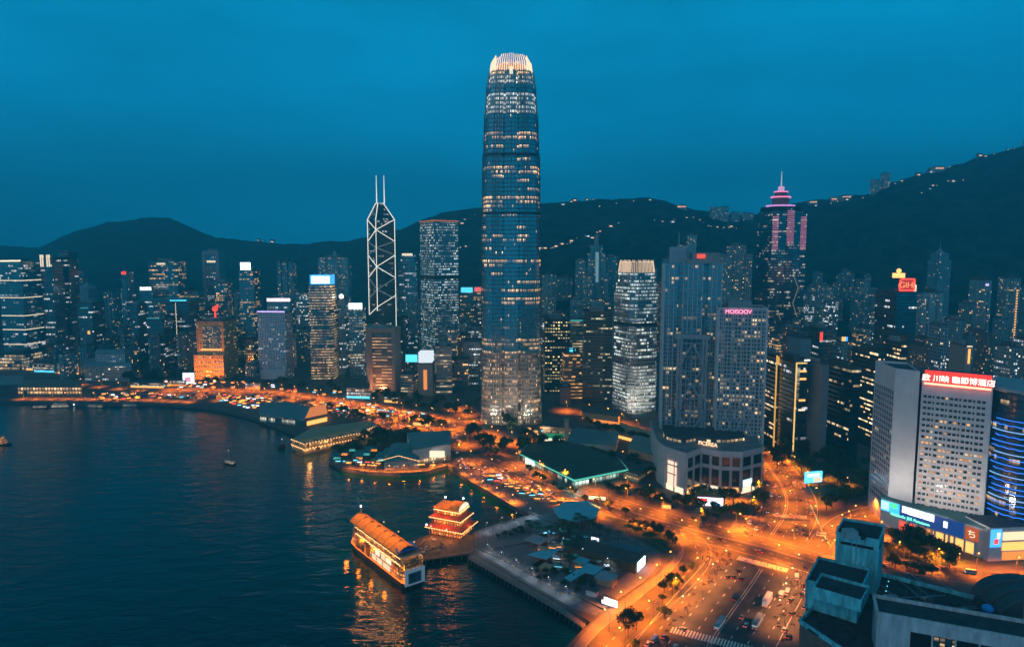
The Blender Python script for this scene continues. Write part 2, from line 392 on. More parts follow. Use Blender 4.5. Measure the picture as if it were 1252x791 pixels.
RA = smooth(poly_px([(180, 484), (250, 484), (330, 489), (420, 503), (490, 520), (560, 549), (620, 573), (690, 599), (760, 622), (850, 648), (930, 668), (1010, 692), (1060, 705)]))     # waterfront road
RB = smooth(poly_px([(936, 668), (946, 650), (958, 632), (962, 612), (956, 594), (945, 578), (932, 560), (925, 548)]))     # avenue going inland
RC = smooth(poly_px([(940, 672), (918, 708), (886, 752), (850, 806), (820, 860)]))                                     # wide avenue to the lower edge
RD = smooth(poly_px([(1000, 668), (1016, 648), (1040, 632), (1075, 622), (1110, 618)]))                                # curving ramp
RE = smooth(poly_px([(1010, 690), (1080, 688), (1150, 700), (1252, 712), (1330, 720)]))                                # street before the hotel
RF = smooth(poly_px([(822, 648), (846, 662), (852, 680), (838, 702), (800, 737), (755, 775), (725, 810)]))               # slip road
RG = smooth(poly_px([(520, 548), (556, 528), (584, 520), (575, 505), (560, 496)]))                                       # street by the tall tower
for nm, pts, wd, z in (('waterfront_road', RA, 34, GZ+.02), ('inland_avenue', RB, 44, GZ+.028), ('wide_avenue', RC, 62, GZ+.036), ('ramp_road', RD, 13, GZ+.044),
                       ('hotel_street', RE, 20, GZ+.012), ('slip_road', RF, 17, GZ+.016), ('tower_street', RG, 18, GZ+.03)):
    road(nm, pts, wd, z, kerb=nm not in ('wide_avenue', 'inland_avenue', 'waterfront_road'))

# markings, as thin painted sheets
mk = MB(); ZM = GZ+.06
def dashes(pts, off, ln=3, gap=6, wd=.35, s0=0, s1=None):
    P = offs(pts, off) if off else pts; T_ = plen(P); s_ = s0; s1 = s1 or T_
    while s_ < min(s1, T_)-ln:
        (x, y), h = along(P, s_); (x2, y2), _h = along(P, s_+ln); nx, ny = -math.sin(h)*wd/2, math.cos(h)*wd/2
        mk.face([(x-nx, y-ny, ZM), (x2-nx, y2-ny, ZM), (x2+nx, y2+ny, ZM), (x+nx, y+ny, ZM)]); s_ += ln+gap
LC = plen(RC)
for o_ in (-23, -15, -7, 9, 17, 24): dashes(RC, o_, 3, 7, .4, 32)
for o_ in (1.2, 2.6, -29, 29): dashes(RC, o_, 8, .05, .3, 30)
for o_ in (-11, -5.5, 5.5, 11): dashes(RA, o_, 3, 7, .35, 300)
for o_ in (.6, -.6, 16, -16): dashes(RA, o_, 8, .05, .25, 300)
for o_ in (-14, -7, 7, 14): dashes(RB, o_, 3, 6, .35, 22)
for o_ in (.7, -.7, 21, -21): dashes(RB, o_, 8, .05, .3, 22)
dashes(RF, 0, 3, 6, .3); dashes(RD, 0, 3, 6, .3); dashes(RE, 0, 3, 6, .3)
def zebra(p0, p1, n, ln, wd):
    p0, p1 = Vector(G(*p0)), Vector(G(*p1)); d = (p1-p0).normalized(); q = Vector((-d.y, d.x))*ln/2
    for k in range(n):
        c = p0+(p1-p0)*(k/(n-1)); a = d*wd/2
        mk.face([(*(c-a-q), ZM+.004), (*(c+a-q), ZM+.004), (*(c+a+q), ZM+.004), (*(c-a+q), ZM+.004)])
zebra((903, 682), (962, 697), 26, 6.0, .85)
zebra((822, 769), (918, 794), 26, 6.5, .85)
zebra((948, 630), (985, 632), 16, 5, .7)
o = mk.build('road_markings', M_['mark']); o['kind'] = 'structure'

# paved and planted areas, each sheet a little above the other
sheet('orange_paving', ccw(poly_px([(870, 675), (893, 690), (860, 720), (800, 775), (785, 791), (700, 791), (728, 757), (806, 700), (838, 668)])), GZ+.008, M_['pave'])
PLAZA = poly_px([(640, 632), (690, 618), (735, 622), (806, 665), (808, 690), (800, 702), (728, 752), (700, 743), (580, 672), (580, 652)])
sheet('plaza_paving', ccw(PLAZA), GZ+.012, mat('plaza_tiles', (.15, .16, .17), .75, noise=.35, nscale=.08))
sheet('grass', ccw(poly_px([(735, 628), (775, 640), (812, 652), (830, 668), (812, 676), (770, 655)])), GZ+.018, M_['grass'])
sheet('park_lawn', ccw(poly_px([(960, 560), (1060, 590), (1065, 604), (1000, 618), (985, 600), (968, 580)])), GZ+.006, M_['grass'])
sheet('garden_lawn', ccw(poly_px([(410, 545), (500, 528), (548, 545), (500, 566), (440, 570), (410, 562)])), GZ+.006, M_['grass'])
sheet('shore_paving', ccw(poly_px([(556, 572), (590, 575), (700, 612), (690, 622), (650, 630), (600, 602)])), GZ+.009, M_['pave'])
sheet('traffic_island', ccw(poly_px([(898, 636), (934, 634), (936, 644), (920, 652), (890, 650)])), GZ+.14, M_['pave'])
sheet('verge_grass', ccw(poly_px([(1080, 668), (1160, 676), (1190, 690), (1140, 692), (1080, 682)])), GZ+.006, M_['grass'])

# hills: real relief, from the upper streets to the ridge
RIDGE = [(-700, 330, 3600), (-300, 318, 3600), (-60, 300, 3600), (0, 300, 3600), (50, 303, 3500), (75, 290, 3400), (100, 281, 3300), (135, 273, 3300), (165, 274, 3300), (190, 272, 3300), (215, 272, 3300), (240, 281, 3300), (262, 290, 3300),
         (290, 296, 3300), (330, 299, 3200), (380, 303, 3100), (430, 297, 3000), (455, 290, 2900), (490, 281, 2800), (510, 272, 2700), (545, 259, 2500), (590, 254, 2400), (640, 251, 2300), (700, 247, 2250), (745, 245, 2250), (790, 243, 2250), (815, 247, 2250),
         (845, 256, 2200), (880, 262, 2200), (925, 262, 2200), (975, 247, 2200), (1020, 243, 2200), (1060, 238, 2150), (1080, 225, 2150), (1110, 216, 2150), (1140, 208, 2150), (1170, 200, 2150), (1200, 190, 2100), (1225, 183, 2100), (1245, 178, 2100), (1275, 184, 2100), (1320, 176, 2100), (1500, 190, 2000), (2100, 215, 1900)]
def lerp_ridge(px):
    for i in range(len(RIDGE)-1):
        a, b_ = RIDGE[i], RIDGE[i+1]
        if a[0] <= px <= b_[0]:
            k = (px-a[0])/(b_[0]-a[0]); return a[1]+(b_[1]-a[1])*k, a[2]+(b_[2]-a[2])*k
    return (RIDGE[0] if px < 0 else RIDGE[-1])[1:]
from mathutils import noise as mn
def hill_h(px, k, full=True):
    """height of the hill at azimuth px, k = 0 at the foot, 1 at the ridge, > 1 behind"""
    py, D = lerp_ridge(px); top = ZZ(py, D)
    foot = 1300 if px > 520 else 1500
    Y = foot + (D-foot)*k; x = (px-626)*Y/(F0*cp+8)
    if k <= 1: prof = (3*k*k-2*k**3)*.62+.38*k
    else: prof = max(0, 1-(k-1)*1.1)
    nz = mn.fractal(Vector((x*.0022, Y*.0022, 0)), 1.0, 2.0, 5)
    rid = mn.ridged_multi_fractal(Vector((x*.0016, Y*.0007, 3.3)), 1.0, 2.0, 4, 1.0, 2.0)
    damp = min(1, k*2)*(1-max(0, 1-abs(k-1)*5))
    z = GZ + (top-GZ)*prof + damp*(nz*55 + (rid-1.2)*32) + (mn.noise(Vector((x*.02, Y*.02, 1)))*5+mn.noise(Vector((x*.06, Y*.06, 1)))*4)*min(1, k*4)
    return x, Y, z
bh = MB(); cols = list(range(-700, 2101, 7)); KS = [i/36*1.5 for i in range(37)]
grid = [[hill_h(px, k) for k in KS] for px in cols]
nK = len(KS)
vv = [p for c in grid for p in c]
me = bpy.data.meshes.new('hills')
me.from_pydata(vv, [], [(i*nK+j, (i+1)*nK+j, (i+1)*nK+j+1, i*nK+j+1) for i in range(len(cols)-1) for j in range(nK-1)])
me.polygons.foreach_set('use_smooth', [True]*len(me.polygons))
hm = bpy.data.materials.new('wooded_slope'); hm.use_nodes = True; T = hm.node_tree; b = T.nodes['Principled BSDF']; b.inputs['Roughness'].default_value = 1; b.inputs['Specular IOR Level'].default_value = 0.05
t = T.nodes.new('ShaderNodeTexCoord'); n = T.nodes.new('ShaderNodeTexNoise'); n.inputs['Scale'].default_value = .022; n.inputs['Detail'].default_value = 8; n.inputs['Roughness'].default_value = .75
r_ = T.nodes.new('ShaderNodeValToRGB'); r_.color_ramp.elements[0].position = .40; r_.color_ramp.elements[1].position = .62
r_.color_ramp.elements[0].color = (.004, .010, .010, 1); r_.color_ramp.elements[1].color = (.075, .105, .085, 1)
T.links.new(t.outputs['Object'], n.inputs['Vector']); T.links.new(n.outputs['Fac'], r_.inputs[0]); T.links.new(r_.outputs[0], b.inputs['Base Color'])
bp = T.nodes.new('ShaderNodeBump'); bp.inputs['Distance'].default_value = 22; T.links.new(n.outputs['Fac'], bp.inputs['Height']); T.links.new(bp.outputs[0], b.inputs['Normal'])
me.materials.append(hm); assert max(v[2] for v in vv) < 740, max(v[2] for v in vv); ho = bpy.data.objects.new('hills', me); COL.objects.link(ho); ho['kind'] = 'structure'

# the air: one closed box of thin even haze
HZ = True
if HZ:
    hzb = MB(); hzb.box(-8200, 8200, -700, 5400, -4, 760)
    hv = bpy.data.materials.new('haze_air'); hv.use_nodes = True; T = hv.node_tree; T.nodes.clear()
    pv = T.nodes.new('ShaderNodeVolumePrincipled'); pv.inputs['Color'].default_value = (.10, .88, 1, 1); pv.inputs['Density'].default_value = 0.00040
    pv.inputs['Anisotropy'].default_value = .3
    oo = T.nodes.new('ShaderNodeOutputMaterial'); T.links.new(pv.outputs[0], oo.inputs['Volume'])
    o = hzb.build('haze', hv); o['kind'] = 'stuff'
# ================================================================== FACADES
F_ = {}
F_['teal'] = fac('teal_curtain_wall', (.08, .22, .25), glass=(.04, .18, .22), bay=1.8, floor=4, fu=.08, fv=.25, row=.14, run=5, bias=.35, cell=0.018, es=1.05)
F_['tealw'] = fac('teal_wall_warm_windows', (.08, .20, .22), glass=(.04, .15, .18), bay=2.4, floor=4, fu=.08, fv=.3, row=.26, run=4, bias=.4, cell=0.036, es=1.05, lit=(CREAM, WARM))
F_['dark'] = fac('dark_curtain_wall', (.03, .04, .045), glass=(.012, .025, .03), bay=2.4, floor=4, fu=.06, fv=.25, row=.07, run=6, bias=.3, cell=0.012, es=1.05, lit=(CREAM, WHITE), ior=2.8)
F_['darkw'] = fac('dark_wall_lit_rows', (.03, .035, .04), glass=(.012, .022, .028), bay=2.6, floor=4.2, fu=.04, fv=.5, row=.42, run=9, bias=.6, cell=0.012, es=1.9, lv=.6, lit=(WARM, CREAM), ior=2.8)
F_['office'] = fac('grey_office_wall', (.34, .38, .38), bay=3.2, floor=3.8, fu=.16, fv=.45, row=.30, run=4, bias=.4, cell=0.060, es=1.5)
F_['band'] = fac('banded_office_wall', (.30, .28, .26), bay=5, floor=3.8, fu=.02, fv=.55, row=.35, run=6, bias=.5, cell=0.030, es=0.65, lit=(WARM, CREAM))
F_['grid'] = fac('white_gridded_wall', (.62, .64, .68), glass=(.015, .025, .035), bay=2.6, floor=3.6, fu=.22, fv=.32, row=.10, run=3, bias=.2, cell=0.060, es=0.58, lit=(CREAM, WHITE))
F_['amber'] = fac('amber_lit_office_wall', (.08, .07, .06), bay=2.2, floor=4, fu=.05, fv=.30, row=.80, run=7, bias=.45, cell=0.150, es=0.83, lit=((1, .52, .16), (1, .68, .35)))
F_['resi'] = fac('pale_flats_wall', (.30, .46, .48), bay=3.0, floor=3.0, fu=.26, fv=.42, row=.07, run=2, bias=.1, cell=0.066, es=1.5, lit=(CREAM, WARM), ior=2.8)
F_['resi2'] = fac('dim_flats_wall', (.20, .36, .39), bay=3.4, floor=3.0, fu=.28, fv=.45, row=.03, run=2, bias=.1, cell=0.036, es=1.5, lit=(CREAM, WARM), ior=2.8)
F_['resib'] = fac('brown_flats_wall', (.22, .16, .13), bay=3.2, floor=3.0, fu=.25, fv=.42, row=.08, run=2, bias=.1, cell=0.072, es=1.5, lit=(AMBER, CREAM), ior=2.8)
F_['dots'] = fac('speckled_curtain_wall', (.16, .30, .32), glass=(.04, .15, .18), bay=1.9, floor=4, fu=.22, fv=.45, row=.45, run=3, bias=.35, cell=0.150, es=1.05, lit=(CREAM, (.75, .95, 1)))
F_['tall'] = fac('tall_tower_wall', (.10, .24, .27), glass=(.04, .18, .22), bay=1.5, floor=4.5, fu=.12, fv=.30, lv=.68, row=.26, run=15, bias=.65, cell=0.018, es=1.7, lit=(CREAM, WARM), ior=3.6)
F_['tallhi'] = fac('flood_glow_tower_wall', (.55, .52, .46), glass=(.05, .07, .08), bay=1.5, floor=4.5, fu=.25, fv=.36, row=.75, run=4, bias=.35, cell=.5, es=1.2, lit=((1, .88, .68), WHITE), ior=2.8)  # floodlighting put into a paler wall and glowing panes
F_['talllo'] = fac('lower_tower_wall', (.34, .28, .24), glass=(.03, .05, .06), bay=1.5, floor=4.5, fu=.28, fv=.40, row=.35, run=5, bias=.35, cell=0.072, es=1.3, lit=(CREAM, WARM), ior=2.3)  # warm lamplight at the base put into browner wall and lit panes
F_['one'] = fac('bright_tower_wall', (.30, .34, .34), glass=(.03, .06, .07), bay=1.6, floor=4, fu=.05, fv=.32, row=.48, run=6, bias=.55, cell=0.090, es=1.1, lv=.55, lit=((1, .93, .75), (.85, 1, .95)), ior=2.8)
F_['onelo'] = fac('bright_lower_wall', (.42, .44, .42), glass=(.04, .06, .07), bay=1.6, floor=4, fu=.10, fv=.32, row=.85, run=6, bias=.3, cell=0.240, es=.9, lv=.5, lit=((1, .95, .8), (.9, 1, .97)), ior=2.8)  # floodlit look of the lower floors put into paler wall and glow
F_['fs'] = fac('lattice_tower_glass', (.26, .31, .33), glass=(.04, .12, .14), bay=2.8, floor=3.4, fu=.10, fv=.24, row=.10, run=2, bias=.1, cell=0.054, es=0.65, lit=(WARM, CREAM), ior=2.8)
F_['centre'] = fac('star_tower_glass', (.03, .045, .06), glass=(.01, .03, .045), bay=2, floor=4, fu=.05, fv=.3, row=.16, run=6, bias=.3, cell=0.018, es=0.54, lit=((.65, .8, 1), CREAM), ior=2.8)
F_['slabw'] = fac('hotel_side_wall', (.46, .48, .52), glass=(.02, .02, .025), bay=3.6, floor=3.9, fu=.25, fv=.42, row=.05, run=2, bias=.05, cell=0.030, es=0.58, lit=(WARM, CREAM), ior=2.8)
F_['corner'] = fac('round_corner_glass', (.03, .05, .06), glass=(.01, .03, .05), bay=2, floor=4, fu=.05, fv=.2, row=.12, run=4, bias=.3, cell=0.018, es=0.72, lit=(WARM, CREAM), ior=2.8)
F_['podium'] = fac('shop_front_wall', (.35, .33, .30), bay=4, floor=5, fu=.08, fv=.2, row=.7, run=3, bias=.3, cell=0.180, es=0.86, lit=(WARM, CREAM), ior=2.8)

ROOFM = [M_['roof'], M_['dconc'], M_['lroof']]

def foot(kind, w, d):
    """counter-clockwise footprint, front at -y"""
    W, D = w/2, d/2
    if kind == 'box': return [(-W, -D), (W, -D), (W, D), (-W, D)]
    if kind == 'cham':
        c = min(W, D)*.35; return [(-W+c, -D), (W-c, -D), (W, -D+c), (W, D-c), (W-c, D), (-W+c, D), (-W, D-c), (-W, -D+c)]
    if kind == 'bow':
        return [(-W+2*W*i/8, -D-(1-((i-4)/4)**2)*w*.10) for i in range(9)] + [(W, D), (-W, D)]
    if kind == 'notch':
        a, c = w*.10, d*.08
        pts = [(-W, -D)]
        for f in (-.22, .22):
            x = f*w; pts += [(x-a*.5, -D), (x-a*.5, -D+c*1.6), (x+a*.5, -D+c*1.6), (x+a*.5, -D)]
        return pts+[(W, -D), (W, D), (-W, D)]
    if kind == 'cross':
        a, c = w*.27, d*.27
        return [(-W+a, -D), (-.06*w, -D), (-.06*w, -D+c*.5), (.06*w, -D+c*.5), (.06*w, -D), (W-a, -D), (W-a, -D+c), (W, -D+c), (W, D-c), (W-a, D-c), (W-a, D), (-W+a, D), (-W+a, D-c), (-W, D-c), (-W, -D+c), (-W+a, -D+c)]
def scaled(p, s): return [(x*s, y*s) for x, y in p]
ALLB = []
def place(px0, px1, pyt, Y, d, rot, z0=GZ, pyb=None):
    """footprint width, base centre and height for a building whose outline spans px0..px1 with its top at row pyt, d metres deep, front at Y"""
    zt = ZZ(pyt, Y); zm = (zt+z0)/2
    rowm = 395.5 - 0
    # row of mid height
    c_ = (zm-CZ)/Y; dy = F0*(sp + c_*cp)/(cp - c_*sp); pym = 395.5-dy
    x0, x1 = XX(px0, pym, Y), XX(px1, pym, Y); xc = (x0+x1)/2
    az = math.atan2(xc, Y); W = (x1-x0)*math.cos(az)
    rel = rot+az
    w = max(6, (W - d*abs(math.sin(rel)))/max(.3, abs(math.cos(rel))))
    yc = Y + d/2*math.cos(rot)
    k = yc/Y
    return w, (x0+x1)/2*k, yc, zt-z0
def tower(label, px0, px1, pyt, Y, d=30, rot=0, f='teal', shape='box', z0=GZ, roof=0, crown=None, bands=0, cat='office tower', name='office_tower', group=None, tiers=None, plant=True, parapet=None, fins=0, bandm=None):
    w, x, y, h = place(px0, px1, pyt, Y, d, R(rot), z0)
    t = thing(name, label, cat, (x, y, z0), R(rot), group)
    P = foot(shape, w, d); FM = F_[f] if isinstance(f, str) else f
    b = MB()
    if tiers:      # (height share, footprint scale) from the bottom up
        z = 0
        for k, (hs, s_) in enumerate(tiers):
            b.prism(scaled(P, s_), z, h*hs, 0, 1); z = h*hs
    else: b.prism(P, 0, h, 0, 1)
    b.build('facade', [FM, ROOFM[roof]], t)
    ts = tiers[-1][1] if tiers else 1
    bm2 = parapet or M_['dconc']
    if bands:
        bb = MB(); z = bands
        while z < h*(tiers[0][0] if tiers else 1)-1:
            Q = scaled(P, 1+.5/max(w, d)); bb.prism(Q, z-.35, z+.35, 0, 0, bottom=True); z += bands
        bb.build('floor_bands', bandm or M_['conc'], t)
    if fins:
        ff = MB(); n = max(2, int(w/fins))
        for i in range(n+1):
            xx = -w/2+w*i/n; ff.box(xx-.25, xx+.25, -d/2-.6, -d/2+.1, 0, h)
        n = max(2, int(d/fins))
        for i in range(n+1):
            yy = -d/2+d*i/n
            for s_ in (-1, 1): ff.box(s_*(w/2+.25)-.35, s_*(w/2+.25)+.35, yy-.25, yy+.25, 0, h)
        ff.build('facade_fins', M_['conc'], t)
    if plant:
        q = MB(); rr = random.Random(hash(label) % 9999 if False else sum(map(ord, label)))
        Q = scaled(P, ts)
        q.prism(scaled(Q, 1.012), h-.1, h+1.3, 0, -1); q.prism(scaled(Q, .97)[::-1], h, h+1.3, 0, -1)
        q.build('parapet', bm2, t)
        q = MB(); ww, dd = w*ts, d*ts
        q.box(-ww*.28, ww*.22, -dd*.2, dd*.25, h, h+rr.uniform(3, 6), 0)
        for _ in range(3):
            xx = rr.uniform(-.4, .3)*ww; yy = rr.uniform(-.4, .25)*dd; q.box(xx, xx+ww*.1, yy, yy+dd*.12, h, h+rr.uniform(1.5, 4), 0)
        q.build('plant_room', [M_['conc'], M_['dconc']][rr.random() < .5], t)
    t['_w'] = w; t['_d'] = d; t['_h'] = h
    ALLB.append(t)
    return t, w, d, h
def sign(t, x0, x1, y, z0, z1, m, name='sign', th=.6, txt=None, tm=None, size=None):
    b = MB(); b.box(x0, x1, y-th, y, z0, z1); s_ = b.build(name, m, t)
    if txt: text(txt, 'lettering', size or (z1-z0)*.8, tm, t, ((x0+x1)/2, y-th-.1, z0+(z1-z0)*.2), (R(90), 0, 0))
    return s_
def strip_light(t, P, z, m, h=.8, name='light_strip', grow=.3):
    b = MB(); n = len(P); c = 1+grow/10
    b.prism(scaled(P, 1.015), z, z+h, 0, 0, bottom=True); return b.build(name, m, t)
def cornerP(w, d): return foot('box', w, d)

# ================================================================== LEFT SHORE TOWERS
t, w, d, h = tower('glass office block with white light bands and a glowing curved top by the left edge', 2, 54, 320, 1120, 40, -6, 'teal', bands=0)
for py in (343, 364, 386, 403, 421):
    b = MB(); z = ZZ(py, 1120)-GZ; b.prism(scaled(foot('box', w, d), 1.01), z-.7, z+.7, 0, 0, bottom=True); b.build('light_band', M_['G_cr'], t)
b = MB(); b.bar((-w/2, -d/2, h+1), (w/2, -d/2-1, h+1.5), 3, 2.2); b.bar((-w/2, -d/2, h+1), (-w/2, -d/2, h-14), 1.5, 1.5); b.build('crown_light', glow('crown_glow', (1, .78, .55), 2.5), t)
t, w, d, h = tower('wide low civic podium glowing orange under the glass block with white bands', 0, 54, 434, 1085, 40, -3, 'podium', cat='building', name='podium_building')
t, w, d, h = tower('dark tower with two golden lit crown posts beside the glass block with white bands', 53, 82, 316, 1150, 34, 4, 'dark')
b = MB()
for k in (-.42, -.25, .12, .3): b.box(w*k-1, w*k+1, -d/2-.5, -d/2+1, h-14, h+6)
b.build('crown_posts', M_['G_cr'], t)
tower('slim dark slab with scattered lit offices behind the golden-post tower', 76, 99, 309, 1190, 30, 4, 'dark')
tower('narrow pale tower peeping over the dark square block', 96, 108, 330, 1420, 22, 0, 'resi2', cat='residential tower', name='residential_tower')
t, w, d, h = tower('blue tower with a pyramid cap behind the dark square block', 98, 121, 352, 1350, 30, 0, 'resi2', plant=False)
b = MB(); b.prism(foot('box', w, d), h, h+10, 0, 0, top=scaled(foot('box', w, d), .12)); b.tube((0, 0, h+9), (0, 0, h+18), .5); b.build('pyramid_cap', M_['lroof'], t)
t, w, d, h = tower('dark square block with green roof line and one orange lit window', 97, 131, 371, 1120, 40, 3, 'dark')
sign(t, -w*.3, w*.25, -d/2-.3, h-8, h-6.8, M_['G_te'], 'light_strip'); sign(t, w*.12, w*.28, -d/2-.3, h*.52, h*.57, M_['G_or'], 'lit_window')
tower('grey flats between the pyramid cap and the red-topped tower', 128, 148, 357, 1450, 26, 0, 'resi2', cat='residential tower', name='residential_tower', shape='notch')
t, w, d, h = tower('tall slim tower with a red rooftop light left of the lit white sign', 148, 169, 333, 1300, 28, -5, 'teal', shape='cham', tiers=[(.8, 1), (1, .82)])
sign(t, -4, 5, -d*.41, h-4, h+1, M_['G_rd'], 'roof_sign')
t, w, d, h = tower('teal tower with white rooftop sign behind the dark twin blocks', 172, 197, 356, 1300, 28, 3, 'teal')
sign(t, -w*.42, w*.42, -d/2, h+1.5, h+8, M_['G_wh'], 'roof_sign')
t, w, d, h = tower('broad tower with many lit office floors and a lit white patch near its top', 184, 230, 320, 1330, 36, 0, 'tealw')
sign(t, -w*.2, w*.1, -d/2-.2, h-6, h-2.5, M_['G_cr'], 'lit_floor')
tower('low block with bright lit rows behind the long teal roof slab', 218, 252, 356, 1360, 30, 0, 'band')
t, w, d, h = tower('dark slab with diagonal roof lights left of the gateway block', 160, 182, 373, 1120, 34, 4, 'dark')
t, w, d, h = tower('dark gateway-shaped government block with green light line', 181, 212, 388, 1080, 34, 4, 'dark')
sign(t, -w*.5, w*.3, -d/2-.2, h-2, h-1, M_['G_te'], 'light_strip')
t, w, d, h = tower('dark government block under a long pale teal roof slab', 205, 246, 371, 1130, 44, 4, 'dark')
b = MB(); b.box(-w/2-22, w/2+2, -d/2-2, d/2, h+1.4, h+7); b.build('roof_slab', M_['groof'], t); sign(t, -w*.3, w*.42, -d/2-2, h+4, h+6, M_['G_cy'], 'light_strip')
b = MB()
for k in range(26): b.bar((-w*.1+(k % 2), -d/2-.5, 25+k*3.2), (-w*.1+((k+1) % 2), -d/2-.5, 28.2+k*3.2), .5, .5)
b.build('festoon_lights', M_['G_cr'], t)
t, w, d, h = tower('tall teal tower framed in pale piers with a lit sign panel near the top', 250, 278, 308, 1420, 34, 0, 'teal')
b = MB(); b.box(-w/2-1, -w/2+6, -d/2-1.5, d/2, 0, h+2); b.box(w/2-6, w/2+1, -d/2-1.5, d/2, 0, h+2); b.box(-w/2+6.01, w/2-6.01, -d/2-1.5, d/2, h-6, h+1.8); b.build('frame_piers', M_['lroof'], t)
sign(t, -w*.25, w*.3, -d/2-.3, h-22, h-18, M_['G_cr'], 'lit_floor')
t, w, d, h = tower('teal glass tower with red rooftop figure light behind the golden hall', 264, 286, 346, 1240, 28, 3, 'tealw')
t, w, d, h = tower('small dark office behind the red rooftop figure', 252, 272, 378, 1180, 20, 0, 'dark')
# golden hall
Yh = 1010
t, w, d, h = tower('golden floodlit hall with a dark gridded screen wall on its upper front', 241, 291, 393, Yh, 40, -4, fac('golden_wall', (.60, .34, .10), bay=4, floor=5, fu=.3, fv=.6, row=.1, run=3, bias=.1, cell=.1, es=.8, lit=(CREAM, WARM)), cat='hall', name='civic_hall', roof=1)
b = MB(); b.box(-w*.27, w*.38, -d/2-.5, -d/2+.05, h-44, h-7); b.build('screen_wall', fac('screen_grid', (.10, .12, .14), bay=2.4, floor=2.6, fu=.2, fv=.3, row=.3, run=1, bias=.1, cell=.2, es=.8, lit=(CREAM, WARM)), t)
b = MB(); b.box(-w/2-3, w/2+.5, -d/2-5, -d/2+.02, 0, h*.42); b.build('lower_wing', fac('golden_wing', (.62, .33, .09), bay=3.4, floor=7, fu=.25, fv=.55, row=.1, run=3, bias=.1, cell=.1, es=.8, lit=(CREAM, WARM)), t)
b = MB(); b.box(-w*.33, w*.42, -d/2-.6, -d/2+.02, h*.5, h*.53); b.build('lit_gallery', M_['G_or'], t)
def flood(t, loc, e, col, rot, size=90):
    l = bpy.data.lights.new('flood_or_fill_spot', 'SPOT'); l.energy = e; l.color = col; l.spot_size = R(size); l.spot_blend = 1; l.shadow_soft_size = 1
    o = bpy.data.objects.new('flood_or_fill_spot', l); COL.objects.link(o); adopt(o, t); o.location = loc; o.rotation_euler = rot
for lx in (-18, 18): flood(t, (lx, -d/2-36, 3), 170000, (1, .27, .035), (R(122), 0, 0), 110)
b = MB(); b.ball((-w*.03, 0, h+17), 4.2, n=5); b.ball((w*.05, 0, h+21), 2.4, n=4); b.tube((-w*.03, 0, h+4), (-w*.03, 0, h+15), 1.6, r2=.8); b.box(-w*.18, w*.10, -3, 3, h+1.5, h+4); o = b.build('figure_light', M_['G_rd'], t)
t, w, d, h = tower('tall dark tower topped by a glaring violet-white sign', 294, 320, 331, 1180, 32, 0, 'tealw')
sign(t, -w*.36, w*.34, -d/2, h+1.5, h+14, glow('glaring_white_sign', (.90, .86, 1), 5, True), 'roof_sign')
tower('low dark office with green lit windows right of the golden hall', 291, 318, 416, 1060, 26, 0, fac('greenish_office', (.03, .04, .04), bay=3, floor=4, row=.2, run=3, cell=.1, es=.8, lit=((.8, 1, .4), CREAM)))
tower('plain teal tower with a flat top between the two glaring signs', 340, 364, 320, 1500, 30, 0, 'resi2', shape='notch', cat='residential tower', name='residential_tower')
tower('pale slab half hidden behind the violet-line block', 363, 381, 358, 1400, 26, 0, 'office')
t, w, d, h = tower('white gridded block with a violet roof line and blank side wall', 316, 359, 383, 1010, 26, -6, 'grid')
b = MB(); b.box(-w/2, w/2, -d/2-.6, -d/2, h+1.4, h+3.2); b.build('light_strip', M_['G_vi'], t)
b = MB(); b.box(-w*.46, w*.46, -d/2-2, -d/2+.05, 0, 14); b.build('blank_base', M_['white'], t)
t, w, d, h = tower('teal tower with a pink and white lit roof band behind the white gridded block', 328, 363, 370, 1120, 28, 0, 'teal')
b = MB(); b.box(-w/2, w/2, -d/2-.8, -d/2, h+2, h+7); b.build('roof_sign', glow('pinkish_white_sign', (1, .75, 1), 3, True), t)
t, w, d, h = tower('amber office tower with every floor lit under a blazing blue-white sign', 379, 413, 349, 1000, 30, 3, 'amber', bands=4, bandm=M_['brown'])
b = MB(); b.box(-w*.46, w*.46, -d*.4, d*.4, h, h+15); b.build('roof_box', M_['G_bl'], t); sign(t, -w*.38, w*.38, -d*.4, h+3, h+13, glow('blazing_sign', (.75, .88, 1), 6, True), 'roof_sign')
t, w, d, h = tower('stepped pale teal flats behind the blazing blue-white sign', 390, 431, 315, 1600, 36, 0, 'resi', shape='notch', cat='residential tower', name='residential_tower')
b = MB(); b.prism(scaled(foot('box', w, d), .2), h, h+16, 0, 0, top=scaled(foot('box', w, d), .04)); b.build('spire', M_['lroof'], t)
t, w, d, h = tower('slim dark tower with a round white roof lamp', 413, 427, 366, 1030, 24, 0, 'teal')
b = MB(); b.ball((0, -d*.3, h+4), 3.5); b.build('roof_lamp', glow('cream_ball', (1, .97, .8), 6, True), t)
t, w, d, h = tower('pale office with teal lit floors and a white top sign', 427, 448, 377, 1020, 26, 3, fac('teal_lit_office', (.2, .22, .22), bay=2.5, floor=4, fv=.4, row=.6, run=5, bias=.4, cell=.1, es=.8, lit=((.6, .95, 1), CREAM)))
sign(t, -w*.48, w*.48, -d/2, h-1, h+8, M_['G_wh'], 'roof_sign')
tower('dark mid-rise office in front of the cross-braced tower', 447, 462, 396, 1040, 26, 0, 'tealw')

